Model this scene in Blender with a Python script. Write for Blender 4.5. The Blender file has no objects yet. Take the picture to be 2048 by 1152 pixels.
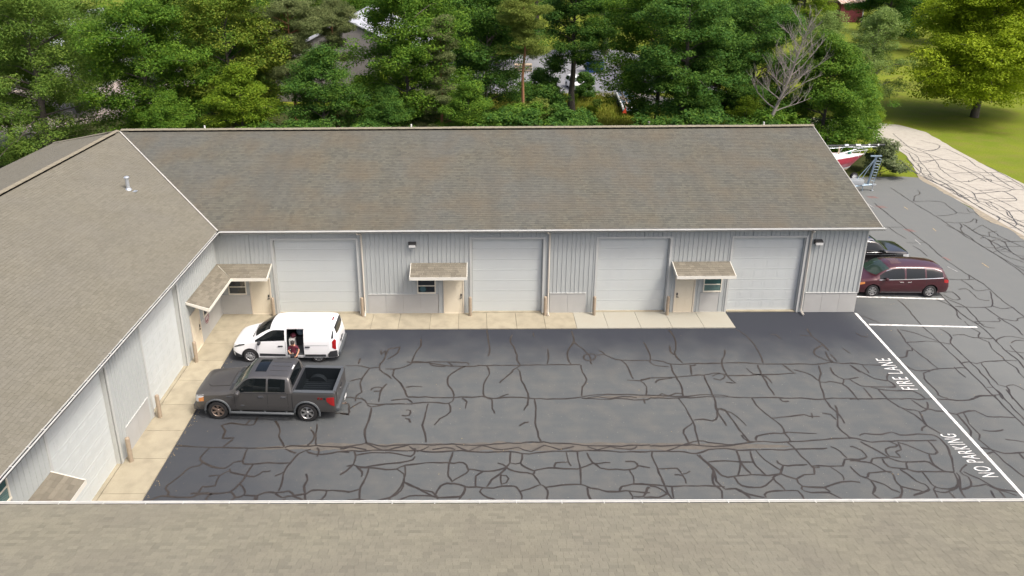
import bpy, bmesh, math, random
import numpy as np
from mathutils import Matrix, Vector, noise as mnoise
S = bpy.context.scene
COL = S.collection
rad = math.radians
# ---------------------------------------------------------------- camera
cam_d = bpy.data.cameras.new("camera"); cam = bpy.data.objects.new("camera", cam_d); COL.objects.link(cam)
cam.matrix_world = Matrix(((0.999953, 0.006006, 0.007559, 13.330217),
                           (0.005310, 0.311733, -0.950155, -33.316233),
                           (-0.008062, 0.950151, 0.311687, 18.595194),
                           (0, 0, 0, 1)))
cam_d.sensor_width = 36; cam_d.lens = 1421.415 / 2048 * 36
cam_d.shift_x = (1024 - 937.743) / 2048; cam_d.shift_y = -(576 - 351.203) / 2048
cam_d.clip_start = .1; cam_d.clip_end = 2500
S.camera = cam
# ---------------------------------------------------------------- light
SUN_EL, SUN_AZ = 57, 126          # azimuth measured clockwise from +Y (north) towards +X
w = bpy.data.worlds.new("World"); S.world = w; w.use_nodes = True
nt = w.node_tree; nt.nodes.clear()
sky = nt.nodes.new("ShaderNodeTexSky"); sky.sky_type = 'NISHITA'; sky.sun_disc = False
sky.sun_elevation = rad(SUN_EL); sky.sun_rotation = rad(SUN_AZ)
sky.air_density = 0.7; sky.dust_density = 8.0; sky.ozone_density = 0.3; sky.altitude = 200
bg = nt.nodes.new("ShaderNodeBackground"); bg.inputs[1].default_value = 0.15
wo = nt.nodes.new("ShaderNodeOutputWorld")
nt.links.new(sky.outputs[0], bg.inputs[0]); nt.links.new(bg.outputs[0], wo.inputs[0])
sd = bpy.data.lights.new("sun", 'SUN'); sd.energy = 1.35; sd.angle = rad(12); sd.color = (1, .985, .93)
sun = bpy.data.objects.new("sun", sd); COL.objects.link(sun)
d = Vector((math.sin(rad(SUN_AZ)) * math.cos(rad(SUN_EL)), math.cos(rad(SUN_AZ)) * math.cos(rad(SUN_EL)), math.sin(rad(SUN_EL))))
sun.rotation_euler = d.to_track_quat('Z', 'Y').to_euler(); sun.location = (40, 20, 60)
vs = S.view_settings; vs.view_transform = 'Standard'; vs.look = 'None'; vs.gamma = 1; vs.use_curve_mapping = False
vs.exposure = 0.8
S.cycles.max_bounces = 6; S.cycles.transparent_max_bounces = 8
try: S.cycles.use_denoising = True
except Exception: pass

# ---------------------------------------------------------------- materials
def mat(name, col, rough=.7, metal=0., var=0., vscale=4., col2=None, bump=0., bscale=60., spec=.5,
        stain=0., sscale=.5, scol=None, rnd=0., attr=None, acol=None, trans=0., alpha=1., coat=0., streak=None, fine=0., fscale=120, speck=None):
    m = bpy.data.materials.new(name); m.use_nodes = True
    t = m.node_tree; N = t.nodes; L = t.links; N.clear()
    out = N.new("ShaderNodeOutputMaterial"); b = N.new("ShaderNodeBsdfPrincipled")
    b.inputs['Roughness'].default_value = rough; b.inputs['Metallic'].default_value = metal
    b.inputs['Specular IOR Level'].default_value = spec
    if coat: b.inputs['Coat Weight'].default_value = coat; b.inputs['Coat Roughness'].default_value = .05
    geo = N.new("ShaderNodeNewGeometry")
    def rgb(c): 
        n = N.new("ShaderNodeRGB"); n.outputs[0].default_value = (*c, 1); return n.outputs[0]
    def mixc(a, b_, f):
        n = N.new("ShaderNodeMix"); n.data_type = 'RGBA'
        L.new(a, n.inputs[6]); L.new(b_, n.inputs[7])
        if isinstance(f, float): n.inputs[0].default_value = f
        else: L.new(f, n.inputs[0])
        return n.outputs[2]
    def noise(sc, det=4., vec=None, scale3=None):
        n = N.new("ShaderNodeTexNoise"); n.inputs['Scale'].default_value = sc; n.inputs['Detail'].default_value = det
        v = vec or geo.outputs['Position']
        if scale3:
            mp = N.new("ShaderNodeMapping"); mp.inputs['Scale'].default_value = scale3; L.new(v, mp.inputs[0]); v = mp.outputs[0]
        L.new(v, n.inputs['Vector']); return n.outputs['Fac']
    def ramp(x, a, b_):
        n = N.new("ShaderNodeMapRange"); n.inputs[1].default_value = a; n.inputs[2].default_value = b_; L.new(x, n.inputs[0]); return n.outputs[0]
    def mul(x, k):
        n = N.new("ShaderNodeMath"); n.operation = 'MULTIPLY'; L.new(x, n.inputs[0]); n.inputs[1].default_value = k; return n.outputs[0]
    c = rgb(col)
    if attr:
        a = N.new("ShaderNodeAttribute"); a.attribute_name = attr
        c = mixc(c, rgb(acol), a.outputs['Fac'])
    if var: 
        c2 = col2 or tuple(x * .6 for x in col)
        c = mixc(c, rgb(c2), mul(ramp(noise(vscale), .3, .7), var))
    if stain:
        c = mixc(c, rgb(scol or tuple(x * .5 for x in col)), mul(ramp(noise(sscale, 5.), .42, .72), stain))
    if fine:
        c = mixc(c, rgb(tuple(x * .45 for x in col)), mul(ramp(noise(fscale, 2.), .35, .7), fine))
    if streak:
        c = mixc(c, rgb(streak[0]), mul(ramp(noise(1., 3., None, streak[1]), .45, .8), streak[2]))
    if speck:
        n = N.new('ShaderNodeTexVoronoi'); n.inputs['Scale'].default_value = 5.; L.new(geo.outputs['Position'], n.inputs['Vector'])
        c = mixc(c, rgb(speck), mul(ramp(n.outputs['Distance'], .075, .03), .8))
    if rnd:
        oi = N.new("ShaderNodeObjectInfo")
        c = mixc(c, rgb(tuple(x * .55 for x in col)), mul(oi.outputs['Random'], rnd))
    L.new(c, b.inputs['Base Color'])
    if bump:
        bn = N.new("ShaderNodeBump"); bn.inputs['Strength'].default_value = bump; bn.inputs['Distance'].default_value = .02
        L.new(noise(bscale, 3.), bn.inputs['Height']); L.new(bn.outputs[0], b.inputs['Normal'])
    sh = b.outputs[0]
    if trans:
        tr = N.new("ShaderNodeBsdfTranslucent"); L.new(c, tr.inputs[0])
        mx = N.new("ShaderNodeMixShader"); mx.inputs[0].default_value = trans
        L.new(sh, mx.inputs[1]); L.new(tr.outputs[0], mx.inputs[2]); sh = mx.outputs[0]
    L.new(sh, out.inputs[0])
    return m
M = {}
M['asphalt'] = mat('asphalt_courtyard', (.092, .101, .104), .85, var=.35, vscale=.35, col2=(.114, .124, .122), stain=.45, sscale=1.3, scol=(.15, .145, .13), fine=.45, fscale=45, bump=.25, bscale=80, spec=.3, streak=((.17, .16, .14), (.5, 3.2, 1.), .12), speck=(.34, .31, .25))
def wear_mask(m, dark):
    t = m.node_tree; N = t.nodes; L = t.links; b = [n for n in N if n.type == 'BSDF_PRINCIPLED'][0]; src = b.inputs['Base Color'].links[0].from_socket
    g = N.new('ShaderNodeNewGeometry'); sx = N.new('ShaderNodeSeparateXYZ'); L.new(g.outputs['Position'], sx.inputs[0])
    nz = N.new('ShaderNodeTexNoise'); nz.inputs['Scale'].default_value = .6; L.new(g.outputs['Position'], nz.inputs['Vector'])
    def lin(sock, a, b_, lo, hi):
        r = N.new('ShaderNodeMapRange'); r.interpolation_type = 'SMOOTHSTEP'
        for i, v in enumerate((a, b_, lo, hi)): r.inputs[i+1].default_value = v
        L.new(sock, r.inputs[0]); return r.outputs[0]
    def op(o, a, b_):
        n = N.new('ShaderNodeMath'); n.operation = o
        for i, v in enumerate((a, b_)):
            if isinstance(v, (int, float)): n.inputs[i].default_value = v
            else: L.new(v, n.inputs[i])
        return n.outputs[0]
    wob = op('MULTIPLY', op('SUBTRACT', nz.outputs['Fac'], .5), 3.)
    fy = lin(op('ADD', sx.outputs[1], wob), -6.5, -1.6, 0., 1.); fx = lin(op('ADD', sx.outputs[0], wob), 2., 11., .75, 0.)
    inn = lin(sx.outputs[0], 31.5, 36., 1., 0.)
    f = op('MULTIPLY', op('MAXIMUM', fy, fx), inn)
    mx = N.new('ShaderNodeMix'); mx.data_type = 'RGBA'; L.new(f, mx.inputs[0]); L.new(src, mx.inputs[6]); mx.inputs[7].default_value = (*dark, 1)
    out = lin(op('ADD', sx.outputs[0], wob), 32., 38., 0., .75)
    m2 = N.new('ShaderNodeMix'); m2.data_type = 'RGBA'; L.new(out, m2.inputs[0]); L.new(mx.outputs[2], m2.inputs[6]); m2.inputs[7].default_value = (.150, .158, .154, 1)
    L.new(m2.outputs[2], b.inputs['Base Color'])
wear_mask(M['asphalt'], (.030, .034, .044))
M['seal'] = mat('crack_sealant', (.026, .022, .020), .5, var=.6, vscale=2.5, col2=(.055, .046, .039), spec=.4)
M['seal_road'] = mat('crack_sealant_road', (.055, .053, .055), .6)
M['grit'] = mat('crumbled_asphalt', (.122, .110, .092), .95, var=.9, vscale=2.5, col2=(.082, .078, .070), bump=.5, bscale=90)
M['paint'] = mat('road_paint', (.76, .76, .74), .7, stain=.8, sscale=6, scol=(.28, .275, .26))
M['red_paint'] = mat('red_spray', (.30, .12, .10), .8, stain=1., sscale=9, scol=(.12, .11, .11))
M['yel_paint'] = mat('yellow_spray', (.40, .30, .15), .8, stain=.9, sscale=10, scol=(.14, .14, .13))
M['wh_spray'] = mat('white_spray', (.38, .38, .38), .8, stain=.9, sscale=10, scol=(.14, .14, .13))
M['road'] = mat('worn_road', (.42, .395, .34), .9, var=.4, vscale=.5, col2=(.36, .34, .295), stain=.3, sscale=2.2, scol=(.2, .18, .16), fine=.35, fscale=30, bump=.2)
M['slab'] = mat('concrete_slab', (.385, .345, .25), .85, var=.5, vscale=1.2, col2=(.30, .27, .20), stain=.5, sscale=2.0, scol=(.20, .178, .13), bump=.1, rnd=.18, fine=.2, fscale=50)
M['slab_new'] = mat('concrete_slab_new', (.345, .335, .28), .85, var=.35, vscale=1.5, col2=(.33, .31, .25), stain=.2, sscale=2.5, scol=(.35, .31, .24), bump=.1, rnd=.1, fine=.15, fscale=50)
M['joint'] = mat('joint_dirt', (.10, .085, .06), .95)
M['grass'] = mat('lawn', (.175, .215, .020), .9, var=.8, vscale=.22, col2=(.115, .165, .018), stain=.6, sscale=.7, scol=(.19, .17, .05), fine=.5, fscale=9, bump=.5, bscale=9, spec=.08)
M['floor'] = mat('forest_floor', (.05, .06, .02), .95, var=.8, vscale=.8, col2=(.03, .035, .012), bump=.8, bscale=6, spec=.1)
M['farlot'] = mat('grey_lot', (.22, .225, .24), .9, var=.4, vscale=.4, fine=.3, fscale=20)
M['pale'] = mat('pale_gravel', (.34, .29, .265), .9, var=.4, vscale=.6, bump=.3)
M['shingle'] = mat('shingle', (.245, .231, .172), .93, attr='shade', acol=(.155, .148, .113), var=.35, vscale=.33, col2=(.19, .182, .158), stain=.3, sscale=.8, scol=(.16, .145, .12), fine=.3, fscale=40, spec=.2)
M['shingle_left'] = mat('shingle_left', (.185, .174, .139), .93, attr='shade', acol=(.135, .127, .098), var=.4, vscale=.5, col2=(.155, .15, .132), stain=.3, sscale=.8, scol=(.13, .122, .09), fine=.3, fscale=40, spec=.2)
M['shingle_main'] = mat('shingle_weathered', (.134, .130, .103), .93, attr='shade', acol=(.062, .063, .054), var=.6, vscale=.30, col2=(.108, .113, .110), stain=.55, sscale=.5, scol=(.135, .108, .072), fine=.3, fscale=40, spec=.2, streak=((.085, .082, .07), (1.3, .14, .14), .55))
M['shingle_cap'] = mat('shingle_cap', (.23, .208, .155), .93, var=.4, vscale=1.5, fine=.3, fscale=50)
M['shingle_canopy'] = mat('shingle_canopy', (.235, .213, .165), .93, rnd=.85, var=.3, vscale=5, stain=.25, sscale=2, fine=.35, fscale=55)
M['under'] = mat('roof_underlay', (.07, .065, .06), .95)
M['siding'] = mat('grey_siding', (.415, .438, .430), .55, var=.12, vscale=.7, spec=.4, streak=((.34, .36, .355), (.9, .9, .15), .3))
M['wain'] = mat('wainscot', (.43, .432, .415), .7, var=.2, vscale=1.5, stain=.25, sscale=1.6, scol=(.36, .345, .32), rnd=.12)
M['trim'] = mat('taupe_trim', (.49, .50, .48), .55, var=.1)
M['pier'] = mat('jamb_taupe', (.34, .31, .285), .7, var=.2)
M['white'] = mat('white_gutter', (.66, .67, .64), .4, stain=.25, sscale=3, scol=(.52, .48, .40))
M['fascia'] = mat('cream_fascia', (.72, .70, .62), .5, stain=.15, sscale=3, scol=(.5, .45, .35))
M['dark'] = mat('dark_gap', (.018, .018, .022), .8)
M['odoor'] = mat('overhead_door', (.525, .555, .545), .45, var=.08, vscale=.6, stain=.12, sscale=1.5, scol=(.55, .55, .50))
M['edoor'] = mat('cream_door', (.66, .60, .47), .5, stain=.1, sscale=2, scol=(.5, .43, .3))
M['eframe'] = mat('door_frame', (.64, .57, .46), .5)
M['wframe'] = mat('window_frame', (.70, .66, .56), .5)
M['glass'] = mat('window_glass', (.012, .018, .022), .06, spec=.9)
M['glass_green'] = mat('glass_green', (.03, .085, .08), .1, spec=.9)
M['blind'] = mat('blind', (.18, .27, .25), .6)
M['bollard'] = mat('bollard_tan', (.34, .275, .20), .65, var=.3, vscale=8, stain=.3, sscale=9)
M['downspout'] = mat('downspout_tan', (.56, .52, .45), .5)
M['bronze'] = mat('bronze_lamp', (.05, .05, .05), .5)
M['lens'] = mat('lamp_lens', (.62, .62, .60), .25)
M['flash'] = mat('valley_metal', (.42, .41, .38), .5)
M['galv'] = mat('galvanised', (.52, .56, .60), .35, metal=.6)
M['steel_blue'] = mat('trailer_steel', (.27, .36, .44), .5, metal=.3, stain=.3, sscale=8)
M['metal_roof'] = mat('pale_metal_roof', (.42, .44, .48), .5)
M['chrome'] = mat('chrome', (.65, .65, .66), .15, metal=1)
M['rubber'] = mat('tyre_rubber', (.018, .018, .019), .8)
M['rim'] = mat('alloy_rim', (.5, .5, .5), .3, metal=.8)
M['rim_brown'] = mat('dusty_rim', (.22, .17, .14), .5, metal=.5)
M['hubcap'] = mat('silver_hubcap', (.55, .56, .57), .35, metal=.5)
M['paint_grey'] = mat('paint_graphite', (.115, .112, .110), .45, metal=.65, coat=.5)
M['paint_white'] = mat('paint_white', (.80, .81, .82), .3, coat=.6)
M['paint_red'] = mat('paint_maroon', (.060, .009, .015), .3, metal=.3, coat=1.)
M['paint_black'] = mat('paint_black', (.010, .010, .011), .2, coat=1.)
M['car_glass'] = mat('car_glass', (.006, .008, .009), .05, spec=.45)
M['ws_glass'] = mat('windscreen', (.03, .05, .042), .05, spec=.8)
M['plastic'] = mat('black_plastic', (.028, .03, .034), .6)
M['greyplastic'] = mat('grey_trim', (.07, .078, .085), .5)
M['liner'] = mat('bed_liner', (.009, .012, .015), .8, spec=.12)
M['redlamp'] = mat('red_lens', (.30, .012, .014), .2, coat=.5)
M['darklamp'] = mat('dark_headlamp', (.06, .065, .07), .1, coat=1.)
M['amber'] = mat('amber_lens', (.50, .20, .06), .2, coat=.5)
M['clearlamp'] = mat('clear_lens', (.45, .47, .48), .1, coat=1.)
M['skin'] = mat('skin', (.52, .27, .17), .6)
M['hair'] = mat('hair', (.018, .013, .011), .6)
M['shirt'] = mat('maroon_shirt', (.10, .012, .028), .85)
M['trousers'] = mat('dark_trousers', (.014, .016, .022), .85)
M['hull_red'] = mat('hull_red', (.36, .03, .055), .3, coat=.4, stain=.2, sscale=2)
M['hull_white'] = mat('hull_white', (.72, .73, .72), .35, stain=.25, sscale=2)
M['hull_tan'] = mat('antifoul_tan', (.50, .40, .28), .7)
M['bark'] = mat('bark_grey', (.11, .095, .08), .95, var=.6, vscale=6, bump=.6, bscale=14)
M['bark_pine'] = mat('bark_orange', (.30, .145, .07), .95, var=.6, vscale=3, col2=(.19, .10, .06), bump=.6, bscale=14)
M['bark_dead'] = mat('bark_dead', (.25, .225, .20), .9, var=.4, vscale=4)
M['barn_red'] = mat('barn_red', (.16, .028, .035), .85, var=.5, vscale=.7, stain=.4, sscale=1.2)
M['barn_roof'] = mat('rusty_roof', (.48, .40, .34), .7, stain=.9, sscale=.9, scol=(.36, .16, .09))
M['shed_wall'] = mat('shed_siding', (.20, .19, .18), .6)
M['blue'] = mat('dumpster_blue', (.03, .08, .26), .5)
M['orange'] = mat('orange_red', (.75, .09, .04), .6)
M['wood'] = mat('wood_board', (.45, .36, .26), .85, var=.4, vscale=5)
M['green_cloth'] = mat('green_cloth', (.06, .20, .14), .8)
M['yellow_vest'] = mat('vest', (.42, .52, .10), .7)
M['grey_cloth'] = mat('grey_ball', (.22, .29, .34), .7)
M['pink'] = mat('pinkred', (.16, .03, .05), .7)

# ---------------------------------------------------------------- mesh builder
class MB:
    def __init__(s, flip=False): s.v = []; s.f = []; s.m = []; s.T = Matrix(); s.flip = flip; s.attr = None
    def add(s, vs, fs, mi=0):
        o = len(s.v); T = s.T
        s.v += [tuple(T @ Vector(p)) for p in vs]
        for f in fs:
            f = [o + i for i in f]
            if s.flip: f = f[::-1]
            s.f.append(f); s.m.append(mi)
    def box(s, x0, x1, y0, y1, z0, z1, mi=0):
        s.add([(x0,y0,z0),(x1,y0,z0),(x1,y1,z0),(x0,y1,z0),(x0,y0,z1),(x1,y0,z1),(x1,y1,z1),(x0,y1,z1)],
              [(0,3,2,1),(4,5,6,7),(0,1,5,4),(1,2,6,5),(2,3,7,6),(3,0,4,7)], mi)
    def tube(s, pts, r, n=8, mi=0, caps=True):
        pts = [Vector(p) for p in pts]; R = r if isinstance(r, (list, tuple)) else [r] * len(pts)
        vs = []; up = Vector((0, 0, 1))
        for i, p in enumerate(pts):
            t = (pts[min(i+1, len(pts)-1)] - pts[max(i-1, 0)])
            t = t.normalized() if t.length > 1e-9 else Vector((0,0,1))
            a = t.cross(up)
            if a.length < .05: a = t.cross(Vector((1, 0, 0)))
            a.normalize(); b = a.cross(t).normalized()
            for k in range(n):
                th = 2*math.pi*k/n; vs.append(tuple(p + (a*math.cos(th) + b*math.sin(th))*R[i]))
        fs = []
        for i in range(len(pts)-1):
            for k in range(n):
                a0 = i*n+k; a1 = i*n+(k+1) % n; fs.append((a0, a1, a1+n, a0+n))
        if caps: fs.append(tuple(range(n))[::-1]); fs.append(tuple((len(pts)-1)*n+k for k in range(n)))
        s.add(vs, [f[::-1] for f in fs], mi)
    def lathe(s, prof, n=24, axis='z', mi=0, c=(0,0,0)):
        vs = []
        for (r, h) in prof:
            for k in range(n):
                th = 2*math.pi*k/n; a, b = r*math.cos(th), r*math.sin(th)
                p = (a, b, h) if axis == 'z' else ((a, h, b) if axis == 'y' else (h, a, b))
                vs.append((p[0]+c[0], p[1]+c[1], p[2]+c[2]))
        fs = []
        for i in range(len(prof)-1):
            for k in range(n):
                a0 = i*n+k; a1 = i*n+(k+1) % n
                f = (a0, a1, a1+n, a0+n); fs.append(f if axis != 'y' else f[::-1])
        s.add(vs, fs, mi)
    def prism(s, poly, z0, z1, mi=0):
        n = len(poly)
        s.add([(x, y, z0) for x, y in poly] + [(x, y, z1) for x, y in poly],
              [tuple(range(n))[::-1], tuple(range(n, 2*n))] + [(i, (i+1) % n, (i+1) % n+n, i+n) for i in range(n)], mi)
    def mesh(s, name, mats, smooth=False):
        me = bpy.data.meshes.new(name); me.from_pydata(s.v, [], s.f)
        for m in (mats if isinstance(mats, (list, tuple)) else [mats]): me.materials.append(m)
        if any(s.m): me.polygons.foreach_set('material_index', s.m)
        if smooth:
            me.polygons.foreach_set('use_smooth', [True]*len(me.polygons)); me.set_sharp_from_angle(angle=rad(40))
        me.update(); return me
    def build(s, name, mats, parent=None, smooth=False, **kw):
        return link(name, s.mesh(name, mats, smooth), parent, **kw)
def link(name, me, parent=None, loc=None, rot=None, **kw):
    o = bpy.data.objects.new(name, me); COL.objects.link(o)
    if parent is not None: o.parent = parent
    if loc is not None: o.location = loc
    if rot is not None: o.rotation_euler = rot
    for k, v in kw.items(): o[k] = v
    return o
def thing(name, label, cat, loc=(0,0,0), rz=0., group=None):
    o = bpy.data.objects.new(name, None); COL.objects.link(o); o.location = loc; o.rotation_euler = (0, 0, rz)
    o['label'] = label; o['category'] = cat; o.empty_display_size = .2
    if group: o['group'] = group
    return o
def tag(o, label, cat, group=None):
    o['label'] = label; o['category'] = cat
    if group: o['group'] = group
    return o
def copy_tree(o, parent=None):
    c = o.copy(); COL.objects.link(c); c.parent = parent
    for ch in list(o.children): copy_tree(ch, c)
    return c
def frame(o, U, Nn):
    U = Vector(U); Nn = Vector(Nn); T = Matrix.Identity(4)
    for i in range(3): T[i][0] = U[i]; T[i][1] = Nn[i]; T[i][2] = (0, 0, 1)[i]; T[i][3] = o[i]
    return T, T.to_3x3().determinant() < 0
def fast_mesh(name, V, F, mats, attr=None, mi=None):
    """V (n,3) array, F (m,4) array; attr = dict name -> per-face float"""
    me = bpy.data.meshes.new(name)
    me.vertices.add(len(V)); me.vertices.foreach_set('co', np.asarray(V, np.float32).ravel())
    F = np.asarray(F, np.int32); m, k = F.shape
    me.loops.add(m*k); me.loops.foreach_set('vertex_index', F.ravel())
    me.polygons.add(m); me.polygons.foreach_set('loop_start', np.arange(0, m*k, k, dtype=np.int32))
    me.polygons.foreach_set('loop_total', np.full(m, k, np.int32))
    for x in (mats if isinstance(mats, (list, tuple)) else [mats]): me.materials.append(x)
    if mi is not None: me.polygons.foreach_set('material_index', np.asarray(mi, np.int32))
    me.polygons.foreach_set('use_smooth', [False]*m)
    me.update(calc_edges=True)
    if attr:
        for an, val in attr.items():
            a = me.attributes.new(an, 'FLOAT', 'FACE'); a.data.foreach_set('value', np.asarray(val, np.float32))
    return me

# ---------------------------------------------------------------- ground
def sheet(name, polys, z, m, parent=None, **kw):
    b = MB()
    for poly in polys:
        b.add([(x, y, z) for x, y in poly], [tuple(range(len(poly)))])
    return b.build(name, m, parent, **kw)
sheet('ground', [[(-900,-900),(900,-900),(900,1200),(-900,1200)]], 0.0, M['grass'], kind='structure')
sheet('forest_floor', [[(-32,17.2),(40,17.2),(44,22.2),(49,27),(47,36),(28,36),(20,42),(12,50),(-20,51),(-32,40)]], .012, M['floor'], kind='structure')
sheet('far_parking_lot', [[(-2,57),(46,57.2),(44,78),(40,96),(-60,96),(-60,80),(-2,78)]], .008, M['farlot'], kind='structure')
sheet('gravel_yard', [[(-90,8),(-19.5,8),(-25,30),(-26,90),(-90,90)]], .010, M['pale'], kind='structure')
LOT = [(-.5,-60),(49.4,-60),(49.2,9.7),(49.3,16),(49.9,22.0),(48.5,22.35),(42,22.3),(33.0,22.2),(33.0,.3),(-.5,.3)]
def wavy(poly, amp=.05, step=.5, seed=3):
    out = []
    for i, a in enumerate(poly):
        b_ = poly[(i+1) % len(poly)]; n = max(1, int(math.dist(a, b_)/step))
        for k in range(n):
            t = k/n; x = a[0]+(b_[0]-a[0])*t; y = a[1]+(b_[1]-a[1])*t
            out.append((x+amp*mnoise.noise((x*.9+seed, y*.9, 0)), y+amp*mnoise.noise((x*.9, y*.9+seed, 7))))
    return out
lot = sheet('asphalt_lot', [LOT], .022, M['asphalt'], kind='structure')
road = sheet('driveway', [wavy([(49.25,-60),(57.4,-60),(56.9,10),(57.0,20.4),(57.3,25.5),(57.9,30),(59.0,36.6),(58.0,39.6),(54,41.6),(46,45),(40,52),(34,57.1),(28,57.1),(36,48),(43,40.5),(50,36.8),(52.9,33.2),(52.4,28.6),(49.95,22.4),(49.35,16),(49.25,9.7)], .12, .7)], .016, M['road'], kind='structure')
def ribbon(b, pts, w, z, closed=False):
    # smooth resample with slight width change
    P = [Vector((x, y, 0)) for x, y in pts]; out = []
    for i in range(len(P)-1):
        p0 = P[max(i-1, 0)]; p1 = P[i]; p2 = P[i+1]; p3 = P[min(i+2, len(P)-1)]
        n = max(2, int((p2-p1).length/.22)); n = min(n, 14)
        for k in range(n):
            t = k/n
            q = .5*((2*p1)+(p2-p0)*t+(2*p0-5*p1+4*p2-p3)*t*t+(3*p1-p0-3*p2+p3)*t**3)
            out.append(q)
    out.append(P[-1]); vs = []
    for i, q in enumerate(out):
        t = out[min(i+1, len(out)-1)]-out[max(i-1, 0)]
        nrm = Vector((-t.y, t.x, 0)); nrm = nrm.normalized() if nrm.length > 1e-6 else Vector((1,0,0))
        j = mnoise.noise((q.x*2.2, q.y*2.2, 1.7))+.9*mnoise.noise((q.x*6.5, q.y*6.5, 4.1)); q2 = q + nrm*j*(.0 if i in (0, len(out)-1) else .05)
        ww = w*max(.6, min(1.5, 1+.45*mnoise.noise((q.x*1.3, q.y*1.3, 9.))+.45*mnoise.noise((q.x*7, q.y*7, 2.)))) * (.8 if i in (0, len(out)-1) else 1)
        vs += [(q2.x+nrm.x*ww/2, q2.y+nrm.y*ww/2, z), (q2.x-nrm.x*ww/2, q2.y-nrm.y*ww/2, z)]
    b.add(vs, [(2*i, 2*i+1, 2*i+3, 2*i+2) for i in range(len(out)-1)])
def parse(s): return [[tuple(float(c) for c in p.split(',')) for p in pl.split()] for pl in s.split(';')]
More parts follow.
